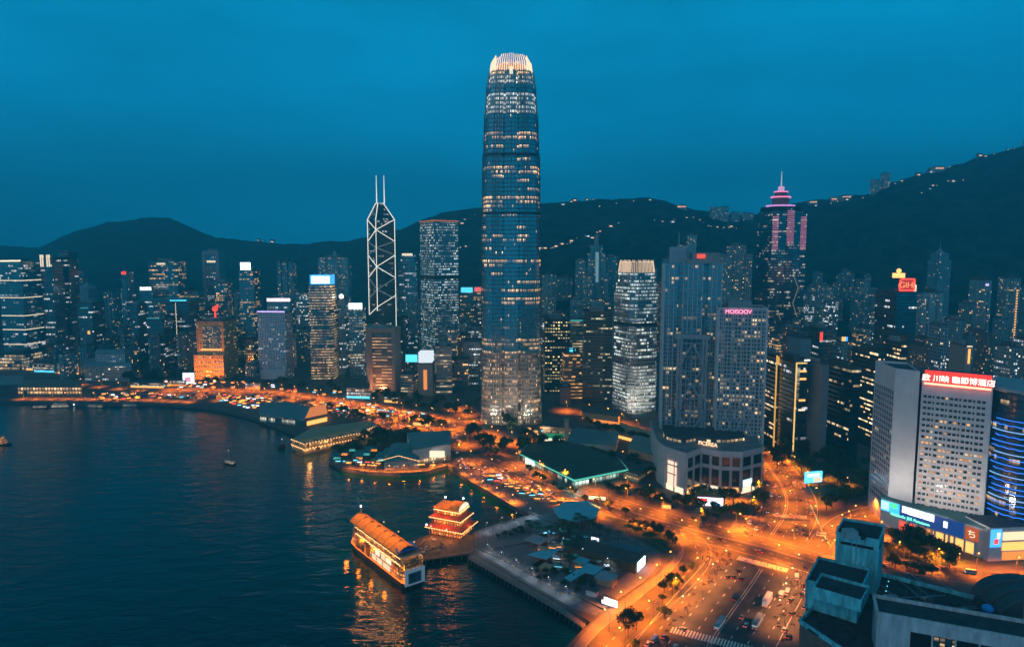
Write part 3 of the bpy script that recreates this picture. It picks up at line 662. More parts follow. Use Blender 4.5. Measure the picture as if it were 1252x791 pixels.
# ---- cross-braced tower with twin masts
Yb = 1120
xl, xr = XX(447.5, 330, Yb), XX(481, 330, Yb); xc = XX(461, 330, Yb)
t = thing('braced_tower', 'triangular glass tower outlined by white diagonal braces with twin masts', 'skyscraper', ((xl+xr)/2, Yb+18, GZ))
hw = (xr-xl)/2; cx_ = xc-(xl+xr)/2
zt = ZZ(268, Yb)-GZ; za = ZZ(248, Yb)-GZ
Pp = [(-hw, 2), (cx_, -20), (hw, 0), (cx_+6, 30)]
ap = [(-hw*.28+cx_*.5, 2), (cx_*.9, -2), (hw*.28+cx_*.3, 0), (cx_*.6, 8)]
b = MB(); b.prism(Pp, 0, zt, 0, 1); b.prism(Pp, zt, za, 0, 1, top=ap)
b.build('facade', [fac('braced_glass', (.03, .05, .06), glass=(.012, .03, .04), bay=2.2, floor=4, fu=.05, fv=.22, row=.06, run=4, bias=.25, cell=.02, es=.6, ior=2.1), M_['roof']], t)
def pt(i, z):
    p = Pp[i]; q = Vector((p[0], p[1], 0)); q = q*1.01; return Vector((q.x, q.y-.5, z))
zz_ = lambda py: ZZ(py, Yb)-GZ
BR = glow('brace_light', (1, .95, .80), 1.5); BD = glow('dim_brace_light', (.6, .75, .8), .30)
def brace(a, b_, m=BR, r=.6):
    q = MB(); q.tube(a, b_, r, 5); q.build('brace', m, t)
for i in (0, 2): brace(pt(i, zz_(386 if i == 0 else 405)), pt(i, zt))
brace(pt(1, zz_(380)), pt(1, zt), r=.6)
for i in range(3): brace(pt(i, zt), Vector((ap[i][0], ap[i][1]-.6, za)), r=.7)
brace(Vector((ap[0][0], ap[0][1]-.6, za)), Vector((ap[2][0], ap[2][1]-.6, za)), r=.7)
for ya, yc_, yb in ((268, 281, 295), (312, 326, 340)):
    for i in (0, 2):
        brace(pt(i, zz_(ya)), pt(1, zz_(yc_))); brace(pt(1, zz_(yc_)), pt(i, zz_(yb)))
for ya, yc_, yb in ((295, 303, 312), (340, 354, 366)):
    for i in (0, 2):
        brace(pt(i, zz_(ya)), pt(1, zz_(yc_)), BD, .6); brace(pt(1, zz_(yc_)), pt(i, zz_(yb)), BD, .6)
brace(pt(0, zz_(386)), pt(1, zz_(375))); brace(pt(1, zz_(375)), pt(2, zz_(362)))
for k, px in enumerate((457.5, 467)):
    x = XX(px, 230, Yb)-(xl+xr)/2
    q = MB(); q.tube((x, 0, za), (x, 0, ZZ(213, Yb)-GZ), .9, 6, r2=.35); q.build('mast', BR, t)

t, w, d, h = tower('slim teal tower with a lit flat cap right of the cross-braced tower', 488, 511, 312, 1250, 30, 4, 'teal', tiers=[(.93, 1), (1, .8)], plant=False)
sign(t, -w*.3, w*.3, -d*.4, h-1, h+3, M_['G_cr'], 'lit_cap')
tower('dark low block at the foot of the cross-braced tower', 470, 500, 388, 1180, 30, 0, 'dark')
t, w, d, h = tower('huge square tower speckled with small white lights and an orange-edged flat top', 514, 561, 272, 1060, 50, 32, 'dots', parapet=M_['brown'])
b = MB(); Q = foot('box', w, d); b.prism(scaled(Q, 1.04), h+1.35, h+3.0, 0, 0, bottom=True)
b.build('crown_light', glow('dull_orange_edge', (1, .30, .12), .55), t)
b = MB(); b.prism(scaled(Q, 1.01), h*.63, h*.65, 0, 0, bottom=True); b.build('refuge_floor', M_['black'], t)
t, w, d, h = tower('brown stone office with deep lit louvres and a pale frame', 452, 489, 403, 905, 34, -3, fac('brown_louvres', (.28, .17, .12), glass=(.02, .02, .02), bay=8, floor=4.2, fu=.01, fv=.55, row=.6, run=4, bias=.4, cell=.2, es=.65, lit=((1, .45, .2), WARM)), roof=1, bands=4.2, bandm=M_['brown'])
b = MB()
for s_ in (-1, 1): b.box(s_*(w/2)-(2.2 if s_ > 0 else 4), s_*(w/2)+(4 if s_ < 0 else 2.2), -d/2-2.5, d/2, 0, h+2)
b.box(-w/2+4.02, w/2-2.22, -d/2-2.5, d/2, h-4, h+1.5); b.build('stone_frame', mat('rose_stone', (.40, .26, .21), .75, noise=.15), t); flood(t, (-6, -d/2-26, 3), 70000, (1, .40, .12), (R(115), 0, 0), 100)
t, w, d, h = tower('low striped brown office left of the billboard tower', 490, 512, 458, 885, 26, -8, 'band', roof=1)
t, w, d, h = tower('cream tower with a lit orange niche under a white billboard cube', 511, 532, 445, 890, 26, 0, mat('beige_render', (.38, .30, .26), .75, noise=.15), roof=1)
b = MB(); b.box(-w*.46, w*.46, -d*.45, d*.4, h+1.4, h+15); b.build('billboard_cube', glow('billboard_white', (.85, .93, 1), 1.25, True), t); sign(t, -w*.12, w*.12, -d/2, 8, h-8, M_['G_am'], 'lit_niche', .3)
sign(t, -w*1.35, -w*.55, -d/2+4, h+2, h+12, M_['G_cy'], 'side_screen')
tower('grey striped office right of the billboard tower', 533, 553, 424, 900, 30, 5, 'band', roof=1)
t, w, d, h = tower('low office with ranks of lit round windows left of the tallest tower', 551, 574, 440, 930, 26, 0, 'tealw')
tower('pale fin-walled office close against the left side of the tallest tower', 568, 592, 418, 960, 30, 0, 'office', fins=4)
tower('grey office with white louvred floors behind the fin-walled office', 552, 570, 395, 1080, 26, 0, 'office')
t, w, d, h = tower('dark tower carrying a cyan roof screen behind the grey louvred office', 563, 580, 357, 1350, 26, 0, 'tealw')
sign(t, -w*.45, w*.45, -d/2, h-1, h+9, M_['G_cy'], 'roof_screen')
t, w, d, h = tower('dark tower carrying a red roof sign beside the tallest tower', 579, 592, 356, 1380, 26, 0, 'tealw')
sign(t, -w*.4, w*.4, -d/2, h-1, h+8, glow('soft_red_sign', (1, .15, .15), 1.4), 'roof_sign')
tower('narrow dark block with an orange lit edge behind the speckled tower', 548, 560, 402, 1020, 20, 0, 'tealw')

# ---- the tallest tower
Yt = 735; zc = lambda py: ZZ(py, Yt)-GZ
hwid = lambda py: 0
prof = [(527, 36.5), (492, 36.2), (491.9, 35.6), (330, 34.9), (259, 34.4), (258.9, 33.7), (187, 33.0), (186.9, 32.0), (137, 30.6), (136.9, 29.8), (98, 27.6), (97.9, 26.6), (82, 25.0)]
cxm = XX(625, 300, Yt)
t = thing('skyscraper', 'tallest tower of pale finned glass with a glowing white clawed crown', 'skyscraper', (cxm, Yt+32, GZ))
def sec(hw_px, py):
    W = hw_px*Yt/(F0*cp+(395.5-py)*sp); c = W*.30; n = W*.045; m = W*.28; e = W*.10
    q = [(-W+c, -W), (-m-n, -W-1.0), (-m-n, -W+4.5), (-m+n, -W+4.5), (-m+n, -W-1.6), (m-n, -W-1.6), (m-n, -W+4.5), (m+n, -W+4.5), (m+n, -W-1.0), (W-c, -W), (W-c*.35, -W+c*.35), (W, -W+c)]
    out = []
    for k in range(4):
        a = k*math.pi/2; out += [(x*math.cos(a)-y*math.sin(a), x*math.sin(a)+y*math.cos(a)) for x, y in q]
    return out
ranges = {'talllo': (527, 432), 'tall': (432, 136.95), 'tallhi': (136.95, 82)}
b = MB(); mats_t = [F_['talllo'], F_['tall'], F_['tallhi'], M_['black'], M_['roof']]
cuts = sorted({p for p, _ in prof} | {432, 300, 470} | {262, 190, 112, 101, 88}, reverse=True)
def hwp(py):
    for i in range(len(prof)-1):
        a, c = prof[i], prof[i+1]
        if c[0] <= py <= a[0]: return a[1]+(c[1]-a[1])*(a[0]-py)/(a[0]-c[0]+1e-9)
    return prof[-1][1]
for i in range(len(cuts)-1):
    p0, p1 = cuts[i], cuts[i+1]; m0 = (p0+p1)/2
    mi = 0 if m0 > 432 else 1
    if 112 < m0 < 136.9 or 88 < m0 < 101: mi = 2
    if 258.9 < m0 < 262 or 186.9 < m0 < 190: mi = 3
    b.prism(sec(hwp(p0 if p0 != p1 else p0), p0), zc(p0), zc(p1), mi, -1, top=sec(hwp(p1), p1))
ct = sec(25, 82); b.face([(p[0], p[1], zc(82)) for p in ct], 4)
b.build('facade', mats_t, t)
# vertical fins standing proud of the four faces
fm = mat('fin_metal', (.14, .22, .24), .35, metal=.5)
q = MB()
for k in range(4):
    a = k*math.pi/2
    for f_ in (-.66, -.57, -.48, -.40, -.14, 0, .14, .40, .48, .57, .66):
        for p0, p1 in ((527, 492), (491.9, 259), (258.9, 187), (186.9, 137), (136.9, 98), (97.9, 82)):
            w0, w1 = hwp(p0)*Yt/F0, hwp(p1-.0001)*Yt/F0
            P0 = (f_*w0, -w0-1.7); P1 = (f_*w1, -w1-1.7)
            rt = lambda p: (p[0]*math.cos(a)-p[1]*math.sin(a), p[0]*math.sin(a)+p[1]*math.cos(a))
            q.bar((*rt(P0), zc(p0)), (*rt(P1), zc(p1)), .5 if a in (0, math.pi) else .5, .5)
q.build('facade_fins', fm, t)
q = MB()      # the claws of the crown
Wc = 25*Yt/F0; rcw = random.Random(2)
for k in range(4):
    a = k*math.pi/2
    for i in range(19):
        f_ = -1+2*i/18; arch = math.sqrt(max(0, 1-(f_*.80)**2))
        zt_ = zc(82)+(zc(60)-zc(82))*(arch**.9)+rcw.uniform(-1.2, 1.2); rt = lambda p: (p[0]*math.cos(a)-p[1]*math.sin(a), p[0]*math.sin(a)+p[1]*math.cos(a))
        p0 = rt((f_*Wc*1.0, -Wc*1.0)); p1 = rt((f_*Wc*.94, -Wc*.93)); p2 = rt((f_*Wc*.82, -Wc*.74))
        zm = zc(82)+(zt_-zc(82))*.55
        q.bar((*p0, zc(82)-1), (*p1, zm), .75, .8); q.bar((*p1, zm), (*p2, zt_), .55, .6)
q.build('crown_claws', glow('crown_white_light', (1, .62, .38), 1.9), t)
b = MB(); b.prism(scaled(ct, .80), zc(82), zc(72), 0, 0, top=scaled(ct, .62)); b.build('crown_core', glow('crown_inner_light', (1, .45, .22), .55), t)
for lx in (-30, 0, 30): 
    l = bpy.data.lights.new('flood_or_fill_spot', 'SPOT'); l.energy = 80000; l.color = (1, .80, .62); l.spot_size = R(80); l.spot_blend = 1; l.shadow_soft_size = 1
    o = bpy.data.objects.new('flood_or_fill_spot', l); COL.objects.link(o); adopt(o, t); o.location = (lx, -92, 2); o.rotation_euler = (R(118), 0, 0)
b = MB(); b.box(-1.6, 1.6, -Wc-2.2, -Wc-.5, zc(88), zc(79)); b.build('crown_notch', M_['G_cr'], t)
b = MB(); b.prism(foot('cham', 67, 67), 0, 9, 0, 0); b.build('entrance_podium', [fac('tower_base_lights', (.4, .3, .2), bay=2.2, floor=5, fu=.2, fv=.15, row=.9, run=3, bias=.2, cell=.6, es=1.1, lit=(CREAM, (1, .8, .5))), ], t)

# ================================================================== BETWEEN THE TALL TOWER AND THE BRIGHT ONE
for args in (('pale blue flats nearest the tallest tower, on the slope', 662, 680, 336, 1500, 'resi'), ('second of the pale blue flats right of the tallest tower', 678, 700, 340, 1560, 'resi2')):
    tower(args[0], args[1], args[2], args[3], args[4], 28, 0, args[5], shape='cross', cat='residential tower', name='residential_tower')
tower('low grey block in front of the pale blue flats', 660, 676, 388, 1200, 26, 0, 'office')
t, w, d, h = tower('dark office with evenly spaced amber windows right of the tallest tower', 664, 697, 391, 905, 34, 0, fac('amber_dots', (.025, .03, .035), bay=3.4, floor=4.2, fu=.2, fv=.6, row=.55, run=4, bias=.3, cell=.1, es=1.0, lit=(CREAM, (1, .8, .3)), ior=1.6))
t, w, d, h = tower('striped office with teal roof edge behind the orange terraces', 693, 713, 391, 960, 28, 0, 'band'); sign(t, -w/2, w/2, -d/2-.2, h-2, h, M_['G_te'], 'light_strip')
t, w, d, h = tower('stepped office with orange glowing terraces and a blue domed cap', 684, 712, 432, 860, 30, 4, fac('orange_terraces', (.42, .24, .15), bay=5, floor=4.5, fu=.01, fv=.55, row=.55, run=4, bias=.3, cell=.2, es=.9, lit=(AMBER, WARM)), tiers=[(.45, 1), (.72, .92), (1, .8)], bands=4.5, bandm=M_['tan'])
b = MB(); b.ball((0, 0, h+2), 6, sz=.5); b.build('dome_cap', M_['G_cy'], t)
t, w, d, h = tower('dull pink low block in front of the orange terraces', 684, 698, 474, 835, 20, 0, mat('dull_pink_render', (.42, .26, .22), .8, noise=.15), roof=1, cat='building', name='low_block')
t, w, d, h = tower('broad dark ribbed office left of the bright crowned tower', 711, 748, 382, 840, 40, -4, fac('ribbed_dark_wall', (.07, .08, .08), glass=(.015, .025, .03), bay=3, floor=4, fu=.05, fv=.5, row=.10, run=6, bias=.3, cell=.04, es=.7, lit=((.8, 1, .6), CREAM), ior=1.6), bands=4, bandm=M_['dconc'])
t, w, d, h = tower('pointed stepped residential tower with white lit centre on the slope', 713, 744, 300, 1450, 34, 0, 'resi2', shape='notch', cat='residential tower', name='residential_tower', tiers=[(.72, 1), (.92, .72), (1, .5)], plant=False)
b = MB(); b.box(-4, 4, -4, 4, h, h+22); b.build('spire', M_['lroof'], t); b = MB(); b.box(-3, 3, -d*.5-.4, -d*.36, h*.62, h*.93); b.build('stair_light', glow('stair_glow', (.5, .9, 1), .45), t)
tower('wing of flats left of the pointed stepped tower', 703, 716, 318, 1480, 24, 0, 'resi2', cat='residential tower', name='residential_tower')
tower('wing of flats right of the pointed stepped tower', 739, 754, 314, 1500, 24, 0, 'resi2', cat='residential tower', name='residential_tower')
# bright crowned tower
Y1 = 790
t, w, d, h = tower('bright tower with white floodlit floors and a ribbed glowing crown', 745, 808, 333, Y1, 46, 24, 'one', shape='cham', tiers=[(.36, 1), (.86, .995), (.93, .92), (1, .83)], plant=False)
Q = foot('cham', w, d)
b = MB(); b.prism(scaled(Q, 1.012), 0, h*.34, 0, 0, bottom=True); b.build('flood_glow_floors', F_['onelo'], t)
b = MB(); b.prism(scaled(Q, 1.008), h*.62, h*.645, 0, 0, bottom=True); b.build('refuge_floor', M_['black'], t)
flood(t, (-24, -52, 3), 110000, (1, .92, .75), (R(118), 0, R(-20)), 80)
b = MB(); b.prism(scaled(Q, .80), h, h+11, 0, 0, top=scaled(Q, .74)); b.build('crown_core', M_['dconc'], t)
b = MB(); Qc = scaled(Q, .83); Qt = scaled(Q, .76)
for i in range(8):
    a, c = Qc[i], Qc[(i+1) % 8]; a2, c2 = Qt[i], Qt[(i+1) % 8]; n_ = max(2, int(math.dist(a, c)/1.9))
    for k in range(n_):
        f_ = k/n_; b.bar((a[0]+(c[0]-a[0])*f_, a[1]+(c[1]-a[1])*f_, h-.5), (a2[0]+(c2[0]-a2[0])*f_, a2[1]+(c2[1]-a2[1])*f_, h+12+(k % 3)), .55, .6)
b.build('crown_ribs', glow('crown_rib_light', (1, .72, .48), 1.1), t)
# ================================================================== LATTICE TOWERS AND THE WHITE SHOPPING PODIUM
LAT = mat('lattice_concrete', (.50, .54, .56), .7, noise=.12)
Y2 = 584
t, w, d, h = tower('twin-slab glass hotel tower with a flat roof cap above a concrete lattice base', 806, 879, 322, Y2, 34, -10, 'fs', shape='notch', plant=False)
b = MB(); b.box(-w*.12, w/2+1, -d/2-1, d/2, h, h+3); b.box(-w*.02, w*.46, -d/2, d*.4, h+3.01, h+9); b.build('roof_cap', M_['conc'], t)
sign(t, w*.06, w*.2, -d/2, h+4.5, h+7.5, M_['G_rd'], 'roof_sign')
b = MB(); b.box(-w*.30-5, -w*.30+9, -3, 8, h, h+14); b.tube((-w*.24, 0, h+14), (-w*.24, 0, h+26), .5); b.build('lift_head', M_['lroof'], t)
b = MB()
n_ = 12
for i in range(n_+1):
    x = -w/2+w*i/n_
    if i in (3, 9): continue
    b.box(x-.3, x+.3, -d/2-1.0, -d/2-.05, 0, h)
for i in range(7): b.box(-w/2-1.3, -w/2-.05, -d/2+d*i/6-.3, -d/2+d*i/6+.3, 0, h)
b.build('facade_fins', LAT, t)
zb = ZZ(408, Y2)-GZ
b = MB(); x0, x1 = -w*.24, w*.26; yF = -d/2-5
b.box(x0-3, x1+3, yF-1, -d/2-1.05, zb-4, zb)
for x in (x0, x1, (x0+x1)/2-9, (x0+x1)/2+9): b.box(x-1.1, x+1.1, yF-.6, yF+1.4, 33, zb-4.02)
xm = (x0+x1)/2; y_ = yF-.9
for z0_, z1_ in ((zb-40, zb-8), (36, zb-43)):
    for s_ in (-1, 1):
        b.bar((xm, y_, z1_), (xm+s_*7, y_, z1_-12), 1.0, 1.6); b.bar((xm+s_*7, y_, z1_-12), (xm+s_*13, y_, z0_), 1.0, 1.6); b.bar((xm+s_*13, y_, z0_+18), (xm+s_*2, y_, z0_), 1.0, 1.2)
for z_ in range(38, int(zb)-4, 12): b.box(x0, x1, yF-.2, yF+.4, z_, z_+.9)
b.build('lattice_frame', mat('dim_lattice', (.30, .34, .36), .7, noise=.15), t)
tower('dark glass flank between the two lattice towers', 858, 877, 330, Y2+28, 30, -6, 'dark')
Y3 = 567
t, w, d, h = tower('paler lattice tower with a pink lit roof sign and warm hotel windows', 870, 934, 378, Y3, 34, -12, fac('hotel_rooms', (.42, .46, .48), glass=(.04, .10, .12), bay=2.6, floor=3.4, fu=.14, fv=.36, row=.16, run=2, bias=.25, cell=.14, es=.9, lit=(WARM, CREAM), ior=1.7), roof=1, parapet=LAT)
b = MB()
for i in range(11):
    x = -w/2+w*i/10; wd = .9 if i in (0, 10) else .28
    b.box(x-wd, x+wd, -d/2-1.2, -d/2-.05, 0, h+1.4)
for i in range(1, 6): 
    y = -d/2+d*i/5
    for s_ in (-1, 1): b.box(s_*(w/2+.65)-.6, s_*(w/2+.65)+.6, y-1.0, y+1.0, 0, h+1.4)
b.build('facade_fins', LAT, t)
b = MB(); y_ = -d/2-1.8
zl = ZZ(482, Y3)-GZ
nb = 4
for i in range(nb):
    xa, xb_ = -w/2+w*.78*i/nb, -w/2+w*.78*(i+1)/nb; z0_, z1_ = 34, zl; zm_ = (z0_+z1_)/2
    for za_, zb_ in ((z0_, zm_), (zm_, z1_)):
        b.bar((xa, y_, za_), (xb_, y_, zb_), .7, 1.0); b.bar((xa, y_-.8, zb_), (xb_, y_-.8, za_), .7, 1.0)
    b.bar((xa, y_-.4, z0_), (xa, y_-.4, z1_), .8, .8)
for z_ in (34, (34+zl)/2, zl): b.bar((-w/2, y_-.2, z_), (w*.28, y_-.2, z_), .8, .8)
b.build('lattice_frame', LAT, t)
text('MOISOOV', 'roof_lettering', 4.6, glow('pink_letters', (1, .25, .42), 3, True), t, (-w*.1, -d/2-2.0, h-3.6), (R(90), 0, 0), ext=.3)

# podium
zP = 34
front = [G(803, 588), G(812, 596), G(838, 606), G(856, 598), G(880, 603), G(905, 604), G(931, 597)]
back = [(front[-1][0]+8, 575), (front[-1][0]+6, 600), (front[0][0]+9, 618), (front[0][0]+5, 598)]
t = thing('shopping_mall', 'white curved shopping podium with tall dark window bays and lettered roof', 'shopping mall', (0, 0, GZ))
PC = mat('pale_cladding', (.60, .53, .50), .65, noise=.1, nscale=.3)
PP = ccw(front+back)
b = MB(); b.prism(PP, 0, zP, 0, 1); b.build('walls', [PC, mat('mall_roof', (.20, .20, .20), .8, noise=.3, nscale=.1)], t)
cxp = sum(p[0] for p in PP)/len(PP); cyp = sum(p[1] for p in PP)/len(PP)
b = MB(); Q = [(cxp+(x-cxp)*1.02, cyp+(y-cyp)*1.025) for x, y in PP]; b.prism(Q, zP-3, zP-.4, 0, 0, bottom=True); b.prism(Q, zP*.60, zP*.60+1.0, 0, 0, bottom=True); b.build('cornice', PC, t)
Q2 = [(cxp+(x-cxp)*.93, cyp+(y-cyp)*.93) for x, y in PP]
Q2 = [(cxp+(x-cxp)*.80, cyp+(y-cyp)*.5+8) for x, y in PP]
b = MB(); b.prism(Q2, zP+.05, zP+3.5, 0, 1); b.build('roof_storey', [fac('roof_storey_glass', (.1, .1, .1), bay=4, floor=6, row=.2, run=2, cell=.15, es=1, lit=(WARM, CREAM)), M_['roof']], t)
def wall_panel(p, q_, u0, u1, z0, z1, m, name, parent, out=.25, th=.3):
    """a panel on the wall from p to q_, at u0..u1 along it, standing out by out"""
    a = Vector(p); c = Vector(q_); d_ = (c-a).normalized(); n_ = Vector((d_.y, -d_.x)); 
    P0 = a+d_*u0+n_*out; P1 = a+d_*u1+n_*out
    mbx = MB(); mbx.prism(ccw([tuple(P0-n_*th), tuple(P0), tuple(P1), tuple(P1-n_*th)]), z0, z1, 0, 0, bottom=True)
    return mbx.build(name, m, parent)
DG = mat('dark_bay_glass', (.015, .03, .035), .15, spec=.9)
for i in range(len(front)-1):
    p, q_ = front[i], front[i+1]; L_ = math.dist(p, q_)
    if i == 0: continue
    if i in (2, 3, 4, 5):
        nB = 2 if L_ > 14 else 1
        for k in range(nB):
            u0 = L_*(k+.14)/nB; u1 = L_*(k+.86)/nB
            wall_panel(p, q_, u0, u1, zP*.64, zP-5, DG, 'window', t)
            wall_panel(p, q_, u0, u1, 6, zP*.55, DG, 'window', t)
    wall_panel(p, q_, L_*.1, L_*.9, .2, 5, M_['G_cr'] if i % 2 else M_['G_or'], 'shop_front', t)
    for k in range(3): wall_panel(p, q_, L_*k/2*.94, L_*k/2*.94+.9, 0, zP-3.1, PC, 'pilaster', t, out=.9, th=.95)
wall_panel(front[1], front[2], 4, 13, 4, 24, glow('cream_banner', (1, .62, .45), 1.7, True), 'lit_banner', t, out=.8)
wall_panel(front[1], front[2], 4.2, 12.8, 13.6, 14.4, M_['conc'], 'banner_bar', t, out=1.0)
wall_panel(front[5], front[6], 2, 12, 6, 11, glow('blue_white_sign', (.5, .8, 1), 2.5, True), 'shop_sign', t, out=1.0)
p = Vector(front[3]); q_ = Vector(front[4]); an = math.atan2((q_-p).y, (q_-p).x)
text('FICEREA', 'roof_lettering', 4.2, glow('warm_letters', (1, .62, .35), 2.2), t, (front[3][0]+6, front[3][1]+3.5, zP+.6), (R(90), 0, an), ext=.3)

flood(t, (148, 548, 2), 52000, (1, .74, .62), (R(100), 0, R(5)), 120); flood(t, (182, 545, 2), 46000, (1, .74, .62), (R(100), 0, R(-5)), 120)  # added spots to brighten the mall front, no fixtures modelled
# ================================================================== STAR TOWER WITH PINK LIGHTS
Y4 = 1000
t, w, d, h = tower('star-plan tower with pink lit columns ringed roof and a needle spire', 918, 982, 258, Y4, 54, 10, 'centre', shape='cham', plant=False)
Q = foot('cham', w, d)
for k, (fx, m_) in enumerate(((-.42, 'pk'), (.0, 'pk'), (.42, 'pk'))):
    b = MB(); wd = w*.115
    b.box(fx*w-wd, fx*w+wd, -d/2-1.2+abs(fx)*6, -d/2+1+abs(fx)*16, 0, h+4-abs(fx)*20)
    b.build('bay', fac('bay_glass_%d' % k, (.05, .08, .10), glass=(.02, .05, .07), bay=2.5, floor=4, fu=.03, fv=.4, row=.35, run=8, bias=.4, cell=.03, es=.6, lit=((.6, .8, 1), CREAM), ior=2.2), t)
    b = MB()
    zt_ = h+2-abs(fx)*20; n_ = 16 if fx == 0 else 17
    for j in range(17):
        b.box(fx*w-wd*.94, fx*w+wd*.94, -d/2-1.45+abs(fx)*6, -d/2-1.22+abs(fx)*6, zt_-3-j*2.9, zt_-1.6-j*2.9)
    b.build('pink_lights', glow('pink_bars_%d' % k, (.95, .30, .52), .62), t)
b = MB(); b.prism(scaled(Q, .9), h, h+7, 1, 1); b.build('roof_drum', [M_['black']]*2, t)
def ring(z, r, th, m, nm):
    q = MB(); P_ = [(r*math.cos(2*math.pi*k/16), r*.85*math.sin(2*math.pi*k/16)) for k in range(16)]; q.prism(P_, z, z+th, 0, 0, bottom=True); q.build(nm, m, t)
ring(h+7, w*.42, 2.6, glow('violet_ring', (.85, .35, .9), 1.3), 'roof_ring'); ring(h+9.7, w*.24, 11, M_['dconc'], 'spire_drum'); ring(h+20.8, w*.29, 1.6, M_['G_pk'], 'roof_ring')
ring(h+22.5, w*.18, 6, M_['dconc'], 'spire_drum'); ring(h+28.6, w*.20, 1.5, M_['G_pk'], 'roof_ring'); ring(h+30.2, w*.09, 7, glow('spire_glow', (.9, .5, .8), .9), 'spire_drum')
b = MB(); b.tube((0, 0, h+37), (0, 0, ZZ(207, Y4)-GZ), 1.1, 6, r2=.35); b.build('mast', glow('mast_light', (.7, .8, .9), .8), t)
for k in range(9):      # zigzag light lines on its dark faces
    pass
b = MB()
for s_, pts in ((1, ((.18, .62), (.33, .55), (.18, .46), (.33, .38))), (-1, ((-.18, .36), (-.3, .42)))):
    for a, c in zip(pts, pts[1:]): b.bar((a[0]*w, -d/2-.4, a[1]*h), (c[0]*w, -d/2-.4, c[1]*h), .5, .5)
b.build('zigzag_lights', glow('zigzag_glow', (1, .8, .55), .35), t)
tower('tall stepped pale tower with a lit cap behind the pink sign hotel', 878, 918, 300, 1120, 34, 0, 'resi', shape='notch', cat='residential tower', name='residential_tower', tiers=[(.93, 1), (1, .6)])
tower('slim tower with a glowing yellow finial behind the flat roof cap', 826, 838, 300, 1400, 20, 0, 'resi', cat='residential tower', name='residential_tower')
tower('pale slim tower right of the yellow finial', 838, 850, 288, 1500, 20, 0, 'resi', cat='residential tower', name='residential_tower')
tower('dim flats beside the bright tower crown', 808, 824, 316, 1380, 24, 0, 'resi2', cat='residential tower', name='residential_tower')

# ================================================================== RIGHT OF THE AVENUE
t, w, d, h = tower('narrow gold-framed block left of the gold-trimmed office', 933, 950, 436, 640, 30, 5, 'darkw')
b = MB()
for x in (-w/2, w/2-1.2): b.box(x, x+1.2, -d/2-.8, -d/2-.05, 0, h+1.3)
b.box(-w/2+1.22, w/2-1.22, -d/2-.8, -d/2-.05, h-7, h); b.build('gold_trim', glow('gold_trim_light', (1, .50, .10), 1.0), t)
t, w, d, h = tower('office with gold light line and bright white upper floors by the avenue', 947, 987, 443, 610, 34, 6, 'dark', roof=2)
b = MB(); b.box(-w/2, -w/2+1.0, -d/2-.9, -d/2-.05, 0, h); b.box(-w/2+1.02, w*.3, -d/2-.9, -d/2-.05, h-1.2, h); b.build('gold_trim', glow('gold_line', (1, .62, .18), 1.3), t)
b = MB(); b.box(-w*.42, -w*.2, -d/2-.5, -d/2-.02, h*.62, h*.95); b.build('lit_panel', fac('cream_louvres', (.5, .4, .25), bay=3, floor=1.6, fu=.01, fv=.4, row=1, run=2, bias=0, cell=1, es=1.1, lit=(CREAM, (1, .9, .7))), t)
for z in (.9, .82, .6, .5): sign(t, -w*.18, w*.3, -d/2-.3, h*z, h*z+1.8, M_['G_or' if z > .55 else 'G_cr'], 'lit_floor', .2)
sign(t, w*.1, w*.5, -d/2-.4, h+1.4, h+2.6, M_['G_wh'], 'light_strip')
tower('blank grey slab joined to the gold-trimmed office', 985, 998, 446, 600, 40, 8, mat('grey_render', (.20, .23, .25), .8, noise=.15), roof=2)
tower('plain pale block above the gold-trimmed office', 960, 990, 414, 760, 30, 3, mat('pale_blue_render', (.22, .28, .31), .8, noise=.15), roof=2)
t, w, d, h = tower('dark stacked office with a red lit corner sign', 986, 1016, 402, 780, 30, 0, 'dark', bands=4, bandm=M_['dconc'])
sign(t, -w*.5, -w*.3, -d/2-.2, h-14, h-4, M_['G_rd'], 'corner_sign'); sign(t, 0, w*.12, -d/2-.2, h*.52, h*.6, M_['G_or'], 'lit_window')
t, w, d, h = tower('small block with an orange and blue billboard on its roof', 1015, 1034, 418, 800, 24, 0, 'office')
sign(t, -w*.5, w*.1, -d/2, h+1, h+6, M_['G_or'], 'billboard'); sign(t, w*.12, w*.5, -d/2, h+1, h+6, M_['G_bl'], 'billboard')
tower('broad dark glass office with sparse amber floors beyond the park', 996, 1050, 452, 600, 50, 8, fac('dark_amber_rows', (.02, .03, .035), glass=(.01, .025, .03), bay=2.4, floor=4.4, fu=.03, fv=.55, row=.22, run=5, bias=.4, cell=.02, es=1.0, lit=(WARM, CREAM), ior=1.8), roof=1)
tower('office with brightly lit amber upper floors left of the white hotel slab', 1038, 1078, 432, 640, 44, 4, 'darkw', bands=4.2, bandm=M_['black'])
t, w, d, h = tower('black tower topped by a red glowing ring sign', 1066, 1118, 358, 860, 44, 4, 'dark')
b = MB(); xs = -w*.04
Yl = -d/2+2
for a, c, r_ in (((-w*.30, h+3), (w*.38, h+3), .9), ((-w*.30, h+3), (-w*.36, h+9), .9), ((-w*.36, h+9), (-w*.26, h+17), .9), ((-w*.26, h+17), (w*.36, h+17), .9), ((w*.36, h+17), (w*.38, h+3), .9)):
    b.tube((a[0], Yl, a[1]), (c[0], Yl, c[1]), r_, 6)
b.build('sign_ring', glow('red_neon', (1, .04, .02), 5, True), t)
b = MB(); b.box(-w*.34, w*.37, Yl+.8, Yl+1.6, h+1.4, h+18); b.build('sign_backing', glow('red_backing', (1, .03, .015), .55), t)
text('GIHI', 'roof_lettering', 10.5, glow('orange_letters', (1, .22, .08), 2.2, True), t, (0, Yl-1.2, h+6.2), (R(90), 0, 0), ext=.3)
